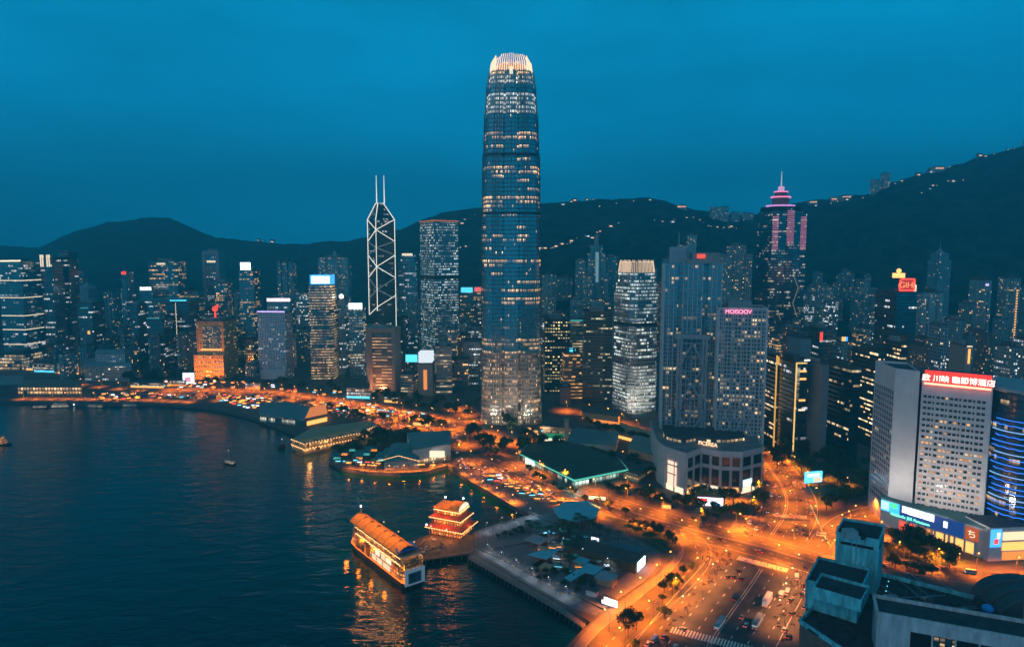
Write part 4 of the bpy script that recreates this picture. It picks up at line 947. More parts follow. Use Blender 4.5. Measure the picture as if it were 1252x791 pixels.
b = MB(); b.box(-4, 8, -4, 4, h+18.1, h+24); b.ball((2, 0, h+27), 3); b.build('roof_lamp', glow('orange_roof_lamp', (1, .42, .12), 3, True), t)
sign(t, w*.4, w*.52, -d/2+4, h+1.5, h+10, M_['G_cr'], 'side_lamp')
t, w, d, h = tower('stepped teal tower with a flagpole on the dark hillside', 1131, 1160, 310, 1350, 34, 4, 'resi2', tiers=[(.93, 1), (1, .8)], plant=False)
b = MB(); b.prism(scaled(foot('box', w, d), .45), h, h+9, 0, 0, top=scaled(foot('box', w, d), .1)); b.tube((0, 0, h+9), (0, 0, h+26), .7); b.build('spire', M_['lroof'], t)
tower('amber floored low office beside the red ring sign tower', 1078, 1104, 420, 700, 34, 0, 'darkw')
for i, a in enumerate((('pale flats right of the red ring sign tower', 1114, 1150, 358, 1000, 'resi'), ('flats with white lit stair windows behind the hotel', 1132, 1156, 398, 760, 'office'),
        ('brownish flats with warm windows behind the hotel roof', 1108, 1134, 424, 720, 'resib'), ('dark mid-rise between the pale flats and the twin estate towers', 1150, 1176, 392, 900, 'resi2'))):
    tower(a[0], a[1], a[2], a[3], a[4], 28, (i-2)*4, a[5], shape='notch', cat='residential tower', name='residential_tower')
t, w, d, h = tower('beige block with a glowing orange doorway high on its front', 1157, 1184, 424, 640, 26, -4, mat('beige_wall', (.34, .28, .24), .8, noise=.15), roof=1)
sign(t, -w*.05, w*.22, -d/2-.1, h-16, h-2, M_['G_or'], 'lit_niche'); sign(t, -w*.3, w*.45, -d/2-.3, h, h+1, M_['G_cr'], 'light_strip')
for i, a in enumerate((('estate tower with a violet-white lit name near its top', 1176, 1214, 343, 1050, 'resi'), ('estate tower with a column of warm stair windows', 1212, 1248, 340, 1040, 'resi'),
        ('estate tower with one orange roof light by the right edge', 1244, 1262, 352, 1060, 'resi2'), ('low estate slab before the estate towers', 1168, 1192, 372, 980, 'resi2'))):
    t, w, d, h = tower(a[0], a[1], a[2], a[3], a[4], 34, 3, a[5], shape='cross', cat='residential tower', name='residential_tower')
    if i == 0: sign(t, -w*.2, 0, -d/2-.2, h-8, h-5, M_['G_vi'], 'name_sign'); sign(t, -w*.5, w*.1, -d/2-.3, h*.42, h*.45, M_['G_or'], 'lit_floor')
    if i == 1:
        q = MB()
        for k in range(26): q.box(-1.2, 1.2, -d/2-.3, -d/2+.0, h*.2+k*4, h*.2+k*4+2)
        q.build('stair_glazing', M_['G_or'], t)

# ---- background flats climbing the slope; each its own tower
BGN = 0
def bgt(px0, px1, pyt, Y, f='resi2', shape='notch', z0=GZ, tag_='on the slope'):
    global BGN
    kinds = {'resi': 'pale', 'resi2': 'dim blue-grey', 'resib': 'brownish', 'office': 'grey office-like', 'tealw': 'glassy', 'teal': 'dark glassy'}
    t, w, d, h = tower('%s high-rise %s' % (kinds[f], tag_), px0, px1, pyt, Y, 26, rng.uniform(-12, 12), f, shape=shape, z0=z0, cat='residential tower', name='residential_tower', group='high-rises packed '+tag_)
ZON = [(984, 1070, 332, 372, 1150, 1600, 15, 'packed below the dark hill left of the red ring sign'), (600, 712, 362, 400, 1100, 1400, 10, 'packed behind the tallest tower'), (700, 760, 330, 380, 1200, 1500, 5, 'round the pointed stepped tower'),
       (560, 592, 372, 410, 1100, 1300, 5, 'packed left of the tallest tower'), (480, 520, 352, 400, 1300, 1600, 5, 'packed behind the slim lit-cap tower'), (364, 452, 362, 410, 1200, 1600, 11, 'packed behind the amber office tower'), (286, 345, 360, 400, 1250, 1600, 7, 'packed behind the violet-line block'),
       (120, 180, 372, 410, 1250, 1500, 7, 'packed left of the dark twin blocks'), (55, 130, 380, 420, 1250, 1500, 7, 'packed behind the dark square block'), (940, 1000, 378, 420, 1000, 1300, 7, 'packed behind the gold-trimmed office'), (1040, 1130, 386, 420, 950, 1250, 9, 'packed around the red ring sign tower'),
       (1120, 1262, 396, 432, 760, 1000, 11, 'packed behind the hotel roof'), (770, 880, 330, 372, 1150, 1400, 8, 'packed behind the twin-slab hotel tower')]
ZON += [(60, 240, 398, 432, 1000, 1180, 12, 'filling the streets behind the far quay'), (245, 460, 400, 440, 1000, 1180, 14, 'filling the streets behind the golden hall and amber tower'), (486, 590, 400, 446, 960, 1100, 8, 'filling the streets left of the tallest tower'),
        (662, 745, 398, 440, 930, 1080, 7, 'filling the streets right of the tallest tower'), (940, 1060, 390, 432, 850, 1000, 9, 'filling the streets below the red ring sign'), (870, 1000, 340, 380, 1250, 1500, 7, 'packed behind the star-plan tower'), (0, 120, 352, 400, 1300, 1600, 8, 'packed behind the glass block by the left edge')]
for x0, x1, y0, y1, Ya, Yz, n_, tg in ZON:
    for k in range(n_):
        px = x0+(x1-x0)*(k+rng.uniform(.1, .9))/n_; Y = rng.uniform(Ya, Yz); wpx = rng.uniform(13, 22)*1150/Y
        far = (Y-Ya)/(Yz-Ya)
        bgt(px-wpx/2, px+wpx/2, y1+(y0-y1)*far+rng.uniform(-8, 8), Y, rng.choice(['resi', 'resi2', 'resi2', 'resib', 'office', 'tealw']) if Y < 1300 else rng.choice(['resi', 'resi2', 'resi2']), rng.choice(['notch', 'cross', 'box']), tag_=tg)
# blocks high on the ridge
def on_hill(px, k):
    x, Y, z = hill_h(px, k); return x, Y, z
t = None
for px, k, wpx, hh, lb in ((1066, .97, 10, 40, 'left slab of the two flat blocks on the right ridge'), (1077, .97, 8, 44, 'right slab of the two flat blocks on the right ridge'), (872, .9, 10, 34, 'flats with lit windows on the saddle of the ridge'), (884, .88, 8, 40, 'taller flats with lit windows on the ridge saddle'),
                        (897, .9, 9, 30, 'pale roofed villa block on the ridge saddle'), (912, .93, 12, 20, 'long pale house on the ridge saddle'), (831, .93, 12, 9, 'orange lit terrace on the middle ridge'), (1245, 1.0, 5, 16, 'small lookout building on the highest peak'),
                        (1140, .96, 12, 14, 'lit viewing terrace below the peak'), (1030, .97, 12, 12, 'long villa on the right ridge crest'), (1015, .97, 8, 10, 'small villa on the right ridge crest'), (990, .96, 10, 8, 'low villa right behind the spire')):
    x, Y, z = on_hill(px, k); W = wpx*Y/F0
    t = thing('hillside_block', lb, 'building', (x, Y, z-8), 0)
    b = MB(); b.box(-W/2, W/2, -9, 9, 0, hh+8); b.build('walls', F_['resi'], t); b = MB(); b.box(-W/2-.6, W/2+.6, -9.6, 9.6, hh+8.02, hh+9); b.build('roof', M_['roof'], t)
    if hh < 16: b = MB(); b.box(-W*.4, W*.4, -9.6, -9.05, hh+1, hh+5); b.build('lit_terrace', glow('terrace_glow', (1, .5, .3), 1.6), t)
# ================================================================== HOTEL ON THE RIGHT
HW = mat('hotel_render', (.72, .68, .66), .7, noise=.10, nscale=.15)
WF = mat('window_frame_grey', (.30, .28, .27), .6)
t = thing('hotel_wing', 'tall white windowless end slab of the hotel with a window grid on its left flank', 'hotel', (0, 0, GZ))
a = Vector(G(1084, 641)); bb_ = Vector(G(1066, 624)); c_ = Vector(G(1113, 650))
hS = ZZ(453, 456)-GZ
dirL = (bb_-a).normalized()*34; e_ = c_-a
PS = [tuple(a), tuple(c_), tuple(c_+dirL+Vector((9, 4))), tuple(a+dirL)]
b = MB(); b.prism(ccw(PS), 0, hS, 0, 1)
b.build('walls', [HW, M_['roof']], t)
b = MB(); P0 = a+dirL*.94; P1 = a+dirL*.03; nn = Vector((-1, -.35)).normalized()*.3
b.prism(ccw([tuple(P0+nn), tuple(P1+nn), tuple(P1+nn*.1), tuple(P0+nn*.1)]), 12, hS-14, 0, 0, bottom=True); b.build('window_wall', F_['slabw'], t)
b = MB(); b.prism(ccw([(x*1.0+0, y) for x, y in PS]), hS, hS+1.5, 0, -1); b.build('parapet', HW, t)
# main block
p = Vector(G(1116, 650)); q_ = Vector(G(1200, 668)); ux = (q_-p).normalized(); L_ = (q_-p).length; an = math.atan2(ux.y, ux.x)
t = thing('hotel', 'hotel block with grouped lit windows and a red glowing name board on top', 'hotel', (p.x, p.y, GZ), an)
hH = ZZ(468, 437)-GZ; dH = 30
b = MB(); b.box(0, L_, 0, dH, 0, hH, 0, 1); b.build('walls', [HW, M_['roof']], t)
b = MB(); b.prism([(-.3, -.3), (L_+.3, -.3), (L_+.3, dH), (-.3, dH)], hH+.02, hH+1.4, 0, -1); b.build('parapet', HW, t)
b = MB(); b.box(-6.5, -1.0, 8, dH+4, 0, hH-3); b.build('link_recess', [M_['black']], t)
for x in (-5.6, -3.2):
    b = MB(); b.box(x, x+1.1, 5.6, 7.98, 0, hH-4); b.build('pier', HW, t)
nF, nB = 21, 5; rw = random.Random(3)
lit_m = [glow('room_warm', (1, .52, .20), 1.15), glow('room_amber', (1, .40, .12), .8), glow('room_cream', (1, .78, .5), 1.0)]
wmesh = {}
def win_mesh(kind):
    if kind in wmesh: return wmesh[kind]
    b = MB(); b.box(.2, 2.1, -.18, -.02, 0, 1.75, 0); pane = (lit_m[kind-1] if kind else DG)
    b.box(.3, 2.0, -.26, -.19, .12, 1.6, 1)
    o = b.build('window', [WF, pane], t); wmesh[kind] = o; return o
cnt = 0; rest = {0: MB(), 1: MB(), 2: MB(), 3: MB()}
fl_h = (hH-22)/nF
first = {}
for f_ in range(nF):
    rowk = rw.random()
    for g_ in range(nB):
        for k in range(3):
            x = 1.2 + g_*(L_-1.6)/nB + k*2.55; z = 15+f_*fl_h
            r_ = rw.random(); kind = rw.choice((1, 1, 2, 3)) if r_ < (.36 if 2 < f_ < 12 else .12) else 0
            if x+2.3 > L_-.4: continue
            if f_ >= nF-7 and cnt < 100:
                if kind in first: o = first[kind].copy(); COL.objects.link(o); adopt(o, t)
                else: o = win_mesh(kind); first[kind] = o
                o.location = (x, 0, z); cnt += 1
            else:
                R_ = rest[kind]; R_.box(x+.2, x+2.1, -.18, -.02, z, z+1.75, 0); R_.box(x+.3, x+2.0, -.26, -.19, z+.12, z+1.6, 1)
allw = MB()
for kind in range(4):
    if rest[kind].v:
        off = len(allw.v); allw.v += rest[kind].v; allw.f += [tuple(i+off for i in f) for f in rest[kind].f]; allw.uv += rest[kind].uv
        allw.m += [0 if m == 0 else kind+1 for m in rest[kind].m]
o = allw.build('windows_below', [WF, DG]+lit_m, t); o['kind'] = 'stuff'
b = MB()
for g_ in range(nB+1): x = .2+g_*(L_-1.4)/nB; b.box(x, x+.7, -.55, -.0, 12, hH)
b.box(.91, L_-.5, -.45, -.02, hH*.58, hH*.58+1.2)
b.build('pilasters', HW, t)
b = MB(); b.box(L_*.04, L_*.98, -2.2, -.6, hH-1, hH+7.5); b.build('name_board', glow('red_board', (1, .035, .02), 1.6, True), t)
b = MB(); b.box(L_*.04, L_*.98, -2.6, -2.22, hH-1.6, hH-.4); b.build('neon_edge', glow('red_neon_edge', (1, .25, .15), 5, True), t)
text('欧 川映 臨節博酒店', 'name_lettering', 4.6, glow('hot_letters', (1, .62, .50), 5, True), t, (L_*.52, -2.4, hH+1.2), (R(90), 0, 0), ext=.25)
flood(t, (L_*.3, -34, 24), 34000, (1, .84, .74), (R(115), 0, 0), 110); flood(t, (L_*.95, -34, 24), 20000, (1, .84, .74), (R(115), 0, 0), 110)  # added spots standing in for city light on the hotel front
flood(t, (-14, -26, 22), 30000, (.95, .9, .85), (R(120), 0, R(10)), 100)  # another added spot, to pale the blank wing
# low-rise behind-roof pieces
b = MB(); b.box(-9, L_*.9, dH+.02, dH+20, hH-8, hH+1.2); b.build('rear_roof', [M_['roof']], t)
# rounded glass corner
cc = Vector(G(1205, 662)); cR = 20
ctr = q_+ux*cR*.95+Vector((-ux.y, ux.x))*cR*.9
t = thing('glass_tower', 'rounded dark glass tower with blue light tubes at the right edge', 'office tower', (ctr.x, ctr.y, GZ), an)
hC = hH-2; n_ = 28
Pc = [(cR*math.cos(-math.pi*1.02+math.pi*1.3*k/n_), cR*math.sin(-math.pi*1.02+math.pi*1.3*k/n_)) for k in range(n_+1)]+[(cR, cR+14), (-cR, cR+14)]
b = MB(); b.prism(Pc, 14, hC, 0, 1); b.build('facade', [F_['corner'], M_['roof']], t)
b = MB(); b.prism(scaled(Pc, 1.03), hC, hC+1.4, 0, 0, bottom=True); b.build('roof_rim', M_['lroof'], t)
BT = glow('blue_tube', (.03, .22, 1), 1.5, True); CT = glow('pale_blue_tube', (.25, .55, 1), 1.3)
for j in range(19):
    z = 20+j*(hC-34)/19
    q = MB(); k0, k1 = (4, 17) if j % 3 else (5, 15)
    for k in range(k0, k1):
        q.bar((Pc[k][0]*1.03, Pc[k][1]*1.03, z+(.5 if k % 2 else 0)*(j % 2)), (Pc[k+1][0]*1.03, Pc[k+1][1]*1.03, z+(0 if k % 2 else .5)*(j % 2)), .5, .42)
    q.build('light_tube', BT if j % 4 else CT, t)
# hotel podium with screens
pp0 = Vector(G(1076, 641)); pp1 = Vector(G(1205, 683)); up = (pp1-pp0).normalized(); Lp = (pp1-pp0).length; ap_ = math.atan2(up.y, up.x)
t = thing('shopping_podium', 'hotel podium wrapped in blue and white lit screens above warm shop fronts', 'shopping podium', (pp0.x, pp0.y, GZ), ap_)
hPod = 19
b = MB(); b.box(0, Lp, 0, 16, 0, hPod, 0, 1); b.build('walls', [HW, M_['groof']], t)
b = MB(); b.box(-1, Lp*.99, -1.6, 15, hPod+.02, hPod+1.0); b.build('roof_canopy', M_['groof'], t)
def pan(u0, u1, z0, z1, m, nm, out=.4): 
    q = MB(); q.box(Lp*u0, Lp*u1, -out, -.02, z0, z1); return q.build(nm, m, t)
pan(.0, .19, 11, 18, glow('cyan_screen', (.05, .55, 1), 1.6, True), 'screen'); pan(.005, .085, 12, 17.6, glow('ice_screen', (.35, .8, 1), 2.2), 'screen', .6); pan(.10, .17, 14.5, 17.8, M_['G_gr'], 'screen', .6)
pan(.22, .27, 13.6, 18, M_['G_wh'], 'screen', .6); pan(.277, .53, 13.4, 18, glow('white_screen', (.80, .92, 1), 3, True), 'screen', .6)
pan(.195, .80, 8.6, 18.2, glow('deep_blue_screen', (.01, .12, .60), .45, True), 'screen', .3)
pan(.62, .655, 12, 16, M_['G_wh'], 'screen', .6)
pan(.815, .93, 9, 17, glow('orange_panel', (1, .16, .02), .6), 'screen', .35); text('ち', 'lettering', 5.5, M_['G_cr'], t, (Lp*.872, -.5, 11), (R(90), 0, 0), .2)
text('mnonelic JSR Panuaton', 'ticker_lettering', 2.7, glow('ticker_green', (.2, 1, .6), 2.5), t, (Lp*.30, -.5, 9.6), (R(90), 0, 0), .15)
for u0, u1, m_ in ((.20, .38, glow('red_shop', (1, .10, .05), 1.4)), (.40, .50, M_['G_am']), (.53, .66, M_['G_or']), (.69, .90, M_['G_or'])): pan(u0, u1, .6, 7.4, m_, 'shop_front', .35)
for k in range(9): q = MB(); q.box(Lp*(.19+k*.09)-.5, Lp*(.19+k*.09)+.5, -1.3, -.02, 0, 8.5); q.build('pillar', HW, t)
pp2 = Vector(G(1208, 686)); pp3 = Vector(G(1290, 682)); u2 = (pp3-pp2).normalized(); L2 = (pp3-pp2).length
t = thing('corner_podium', 'corner shop podium with a blue panel and two bright warm window bands', 'shopping podium', (pp2.x, pp2.y, GZ), math.atan2(u2.y, u2.x))
b = MB(); b.box(0, L2, 0, 20, 0, 21, 0, 1); b.build('walls', [HW, M_['roof']], t)
for (x0, x1, z0, z1, m_, nm) in ((.01, .17, 9, 20, M_['G_bl'], 'screen'), (.19, .72, 13, 18, glow('cream_band', (1, .70, .42), 1.6, True), 'lit_window'), (.19, .72, 6.5, 11.5, M_['G_or'], 'lit_window'), (.74, .98, 3, 18, M_['black'], 'dark_panel'), (.06, .12, 11, 14, M_['G_rd'], 'screen'), (.1, .14, 14.5, 18, M_['G_wh'], 'screen'), (.2, .7, .5, 5.5, M_['G_am'], 'shop_front')):
    q = MB(); o_ = .4 if nm != 'screen' or x1 > .15 else .6; q.box(L2*x0, L2*x1, -o_, -.02, z0, z1); q.build(nm, m_, t)
text('東 W', 'lettering', 2.4, M_['G_cr'], t, (L2*.85, -.5, 9), (R(90), 0, 0), .2)

# ================================================================== ROOFTOP CLOSE BELOW THE CAMERA
def streaked(name, col, k=.35):
    m = mat(name, col, .85, noise=k, nscale=.4); T = m.node_tree; n = [x for x in T.nodes if x.type == 'TEX_NOISE'][0]
    mp = T.nodes.new('ShaderNodeMapping'); mp.inputs['Scale'].default_value = (1.6, 1.6, .22); tc_ = [x for x in T.nodes if x.type == 'TEX_COORD'][0]
    T.links.new(tc_.outputs['Object'], mp.inputs[0]); T.links.new(mp.outputs[0], n.inputs['Vector']); return m
TP = streaked('weathered_dusk_tint_render', (.12, .50, .54), .6)  # cool dusk tint put into the teal base colour; streaks are weathering
TPd = mat('weathered_dark_roof', (.035, .05, .055), .9, noise=.5, nscale=.4)
GW = streaked('stained_grey_render', (.46, .46, .47), .35)
zR = 95
def gz(px, py, z): return G(px, py, z)
t = thing('rooftop_building', 'dark flat-roofed building with teal lift towers below the camera', 'building', (0, 0, GZ))
rp = [gz(978, 762, zR), gz(1035, 800, zR), gz(1110, 870, zR), gz(1400, 960, zR), gz(1500, 800, zR), gz(1252, 748, zR), gz(1070, 702, zR), gz(1012, 724, zR)]
rp = ccw(rp)
b = MB(); b.prism(rp, 0, zR-GZ, 0, 1); b.build('walls', [mat('brown_rib_wall', (.16, .12, .10), .8, noise=.3, nscale=.4), TPd], t)
q = MB()
for i in range(len(rp)):
    a, c = Vector(rp[i]), Vector(rp[(i+1) % len(rp)]); q.bar((*a, zR-GZ+.55), (*c, zR-GZ+.55), .5, 1.1)
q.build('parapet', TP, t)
def blk(name, pts, z0, z1, m, roofm=None, rim=True, lbl=None):
    P_ = ccw([gz(x, y, z0) for x, y in pts]); b = MB(); b.prism(P_, z0-GZ+.01, z1-GZ, 0, 1); o = b.build(name, [m, roofm or TPd], t)
    if lbl: o['label'] = lbl
    if rim:
        q = MB()
        for i in range(len(P_)): q.bar((*P_[i], z1-GZ+.35), (*P_[(i+1) % len(P_)], z1-GZ+.35), .35, .8)
        q.build('roof_rim', m, o)
    return P_, o
# tall lift tower, lower stair block with a stepped notch
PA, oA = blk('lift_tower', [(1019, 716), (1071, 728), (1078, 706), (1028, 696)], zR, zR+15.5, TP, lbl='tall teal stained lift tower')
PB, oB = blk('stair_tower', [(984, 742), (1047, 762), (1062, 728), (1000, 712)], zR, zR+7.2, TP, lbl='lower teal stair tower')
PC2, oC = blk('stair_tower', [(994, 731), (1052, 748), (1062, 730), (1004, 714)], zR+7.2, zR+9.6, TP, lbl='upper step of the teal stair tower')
q = MB(); a = Vector(PA[0])
xs_ = [p[0] for p in PA]; ys_ = [p[1] for p in PA]
q.box(min(xs_)+1.2, min(xs_)+4.5, min(ys_)+2, min(ys_)+5, zR+15.5-GZ, zR+17.6-GZ); q.build('roof_tank', M_['lroof'], t)
q = MB(); q.box(min(xs_)+5.2, min(xs_)+7.2, min(ys_)+1.6, min(ys_)+3.6, zR+15.5-GZ, zR+18.2-GZ); q.build('roof_tank', TPd, t)
for i in range(4):
    a, c = Vector(PA[i]), Vector(PA[(i+1) % 4]); q = MB(); q.bar((*(a+(c-a)*.12), zR+13.4-GZ), (*(a+(c-a)*.88), zR+13.4-GZ), .3, .8); q.build('vent_slot', M_['black'], t)
# round dark tank pad, pipes and clutter on the roof
def cyl(name, px, py, z, r, h_, m, n=20):
    x, y = gz(px, py, z); b = MB(); b.tube((x, y, z-GZ), (x, y, z-GZ+h_), r, n); return b.build(name, m, t)
rr = random.Random(5)
for k in range(70):
    px, py = rr.uniform(1075, 1245), rr.uniform(716, 778)
    if py < 708+(px-1070)*.25+8: continue
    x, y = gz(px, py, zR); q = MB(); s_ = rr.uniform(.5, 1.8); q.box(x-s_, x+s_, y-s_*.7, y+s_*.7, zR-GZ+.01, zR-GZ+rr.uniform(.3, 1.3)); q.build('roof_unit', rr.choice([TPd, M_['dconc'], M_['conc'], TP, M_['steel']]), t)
for k in range(14):
    x0, y0 = gz(rr.uniform(1070, 1200), rr.uniform(722, 760), zR); a_ = rr.choice([0.1, 1.65]); l_ = rr.uniform(6, 16)
    q = MB(); q.tube((x0, y0, zR-GZ+.4), (x0+l_*math.cos(a_), y0+l_*math.sin(a_), zR-GZ+.4), .16, 6); q.build('pipe', M_['steel'], t)
cyl('tank_pad', 1015, 768, zR, 6.0, .5, TPd, 28)
for k in range(6):
    x, y = gz(1086+3*k*.5-k*3, 706+k*6+10, zR); q = MB(); q.ball((x, y, zR-GZ+1.4), .16, n=4); q.build('rope_lamp', M_['G_cy'], t)
for k in range(9):
    px_, py_ = rr.uniform(990, 1240), rr.uniform(712, 776); x, y = gz(px_, max(py_, 712+(px_-1070)*.26), zR); q = MB(); hh = rr.uniform(2.5, 6); q.tube((x, y, zR-GZ), (x, y, zR-GZ+hh), .05, 4)
    q.tube((x-.8, y, zR-GZ+hh*.9), (x+.8, y, zR-GZ+hh*.9), .035, 4); q.tube((x-.5, y, zR-GZ+hh*.75), (x+.5, y, zR-GZ+hh*.75), .035, 4); q.build('aerial', M_['steel'], t)
for k in range(5):
    q = MB(); i0 = k % 4; a, c = Vector(PA[i0]), Vector(PA[(i0+1) % 4]); p_ = a+(c-a)*rr.uniform(.15, .85); nn_ = Vector(((c-a).y, -(c-a).x)).normalized()*.14; q.tube((p_.x+nn_.x, p_.y+nn_.y, zR-GZ), (p_.x+nn_.x, p_.y+nn_.y, zR-GZ+15), .09, 5); q.build('drain_pipe', M_['lroof'], t)
# lighter block with a window strip along the bottom edge
t2 = thing('rooftop_block', 'pale grey stained rooftop block with a dark window strip at the bottom edge', 'building', (0, 0, zR))
pA, pB = Vector(gz(1070, 800, zR)), Vector(gz(1300, 846, zR)); uu = (pB-pA).normalized(); nnn = Vector((-uu.y, uu.x))
if nnn.y < 0: nnn = -nnn
hB = 10
P_ = ccw([tuple(pA), tuple(pB), tuple(pB+nnn*9), tuple(pA+nnn*9)])
b = MB(); b.prism(P_, .02, hB, 0, 1); b.build('walls', [GW, TPd], t2)
q = MB()
for i in range(4): q.bar((*P_[i], hB+.4), (*P_[(i+1) % 4], hB+.4), .6, .8)
q.build('parapet', GW, t2)
for k in range(8):
    s0 = pA+uu*(7+k*4.6)-nnn*.06; s1 = s0+uu*4.2; P3 = ccw([tuple(s0-nnn*.12), tuple(s1-nnn*.12), tuple(s1), tuple(s0)])
    q = MB(); q.prism(P3, 2.5, hB-2.6, 0, 0, bottom=True); q.build('window', DG if k != 1 else [fac('dim_room', (.05, .05, .05), bay=1.2, floor=1.2, row=.3, run=1, cell=.2, es=.8, lit=(WARM, CREAM))], t2)
# barrel-roofed block at the right edge
x, y = gz(1240, 752, 95)
t3 = thing('vaulted_block', 'dark barrel-vaulted rooftop hall with pale arch ribs at the right edge', 'building', (x+4, y+2, zR), R(-8)); t3.scale = (.78, .78, .78)
b = MB(); n_ = 12; prof_ = [(-13*math.cos(math.pi*k/n_), 9.5*math.sin(math.pi*k/n_)) for k in range(n_+1)]
for k in range(n_): 
    (x0, z0), (x1, z1) = prof_[k], prof_[k+1]; b.face([(x0, -9, z0), (x1, -9, z1), (x1, 9, z1), (x0, 9, z0)][::-1], 0)
b.face([(x_, -9, z_) for x_, z_ in prof_], 0); b.face([(x_, 9, z_) for x_, z_ in prof_[::-1]], 0)
b.build('vault', mat('dark_vault', (.05, .065, .07), .55, noise=.25, nscale=.4), t3)
for yk in (-9.2, -3, 3):
    q = MB()
    for k in range(n_):
        (x0, z0), (x1, z1) = prof_[k], prof_[k+1]; q.bar((x0*1.015, yk, z0*1.015), (x1*1.015, yk, z1*1.015), .5, .4)
    q.build('arch_rib', M_['dconc'], t3)
b = MB(); b.box(-5.5, -2.5, -9.6, -9.02, .2, 7.6); b.build('pale_panel', M_['lroof'], t3)
b = MB(); b.ball((-14.5, -6, 3.2), 1.9, n=8, sz=.7); b.build('blue_dish', mat('blue_gloss', (.04, .30, .75), .2), t3)
# ================================================================== THE TWO FLOATING RESTAURANTS, PIER, BOATS
OC = mat('orange_canvas', (.85, .30, .03), .75, noise=.25, nscale=.25)
PW = mat('painted_cream_metal', (.38, .30, .22), .5); HUL = mat('dark_hull', (.03, .03, .035), .5)
RDP = mat('red_paint', (.5, .07, .03), .5)
LW = glow('lamp_warm', (1, .50, .18), 5); LWW = glow('lamp_white_warm', (1, .72, .46), 1.15)
def add_light(parent, loc, energy, color, r=1.0, name='lamp_or_fill_light'):
    l = bpy.data.lights.new(name, 'POINT'); l.energy = energy; l.color = color; l.shadow_soft_size = r
    o = bpy.data.objects.new(name, l); COL.objects.link(o); o.location = loc
    if parent: adopt(o, parent)
    return o
def add_spot(parent, loc, energy, color, r=.4, cone=138, blend=.55, name='lamp_or_fill_light'):
    l = bpy.data.lights.new(name, 'SPOT'); l.energy = energy; l.color = color; l.shadow_soft_size = r; l.spot_size = R(cone); l.spot_blend = blend
    o = bpy.data.objects.new(name, l); COL.objects.link(o); o.location = loc
    if parent: adopt(o, parent)
    return o
s0 = Vector(G(424, 667, 0)); s1 = Vector(G(494, 722, 0)); mid = (s0+s1)/2; LF = (s1-s0).length; ang = math.atan2((s1-s0).y, (s1-s0).x)
nrm = Vector((-math.sin(ang), math.cos(ang)))
BW = 14.0
ctr = mid+nrm*(BW/2)
t = thing('ferry', 'three-deck excursion ferry with an orange canvas roof and a pale advertising stern', 'ferry', (ctr.x, ctr.y, 0), ang); t.scale = (1, 1, 1.35)
X = LF/2
def hullp(s_, w_=BW/2): return [(-X*s_, -w_*.35), (-X*.86*s_, -w_*.85), (-X*.6*s_, -w_), (X*.92*s_, -w_), (X*s_, -w_*.8), (X*s_, w_*.8), (X*.92*s_, w_), (-X*.6*s_, w_), (-X*.86*s_, w_*.85), (-X*s_, w_*.35)]
b = MB(); b.prism(hullp(.97, BW/2*.9), -.8, 2.6, 0, 0, top=hullp(1.0)); b.build('hull', HUL, t)
b = MB(); b.prism(hullp(1.012, BW/2*1.02), 2.6, 3.3, 0, 0, bottom=True); b.build('gunwale', glow('added_rail_glow', (1, .14, .01), 2.6), t)  # glow added along the gunwale to feed orange streaks on the water
decks = [(3.3, 3.4), (6.8, 3.2), (10.2, 2.6)]
DK = fac('deck_glow', (.22, .10, .04), glass=(.2, .1, .04), bay=1.7, floor=1.55, fu=.14, fv=.25, row=.85, run=2, bias=.2, cell=.4, es=1.3, lv=.3, lit=((1, .22, .02), (1, .42, .10)))
for i, (z, h_) in enumerate(decks):
    b = MB(); sc_ = (.93, .90, .87)[i]; b.prism(scaled(hullp(sc_), 1), z, z+h_-.35, 0, 0); b.build('deck_wall', DK, t)
    b = MB(); b.prism(hullp(sc_+.045, BW/2*1.0), z+h_-.33, z+h_-.05, 0, 0, bottom=True); b.build('deck_slab', PW, t)
    q = MB(); n_ = 34
    for k in range(n_+1):
        x = -X*.58+(X*1.48)*k/n_
        for s_ in (-1, 1): q.tube((x, s_*(BW/2-.15), z), (x, s_*(BW/2-.15), z+h_-.35), .12, 5)
    q.build('deck_posts', PW, t)
    q = MB()
    for s_ in (-1, 1): q.bar((-X*.58, s_*(BW/2), z+1.1), (X*.9, s_*(BW/2), z+1.1), .12, .12); q.bar((-X*.58, s_*(BW/2), z+.6), (X*.9, s_*(BW/2), z+.6), .1, .1)
    q.build('railing', PW, t)
# bright boards and dark doors on the near side
for x0, x1, z0, z1, m_ in ((-.02, .12, 4.0, 6.6, LWW), (.16, .32, 3.9, 6.4, LWW), (.36, .58, 3.9, 6.2, LWW), (.10, .24, 7.2, 9.6, M_['G_cr']), (.30, .42, 7.2, 9.4, LWW), (.46, .62, 7.2, 9.2, M_['G_cr']), (-.62, -.5, 3.6, 6.4, HUL), (-.22, -.12, 3.4, 9.4, HUL), (-.40, -.32, 3.4, 6.4, HUL)):
    q = MB(); q.box(X*x0, X*x1, -BW/2-.5, -BW/2-.25, z0, z1); q.build('side_board', m_, t)
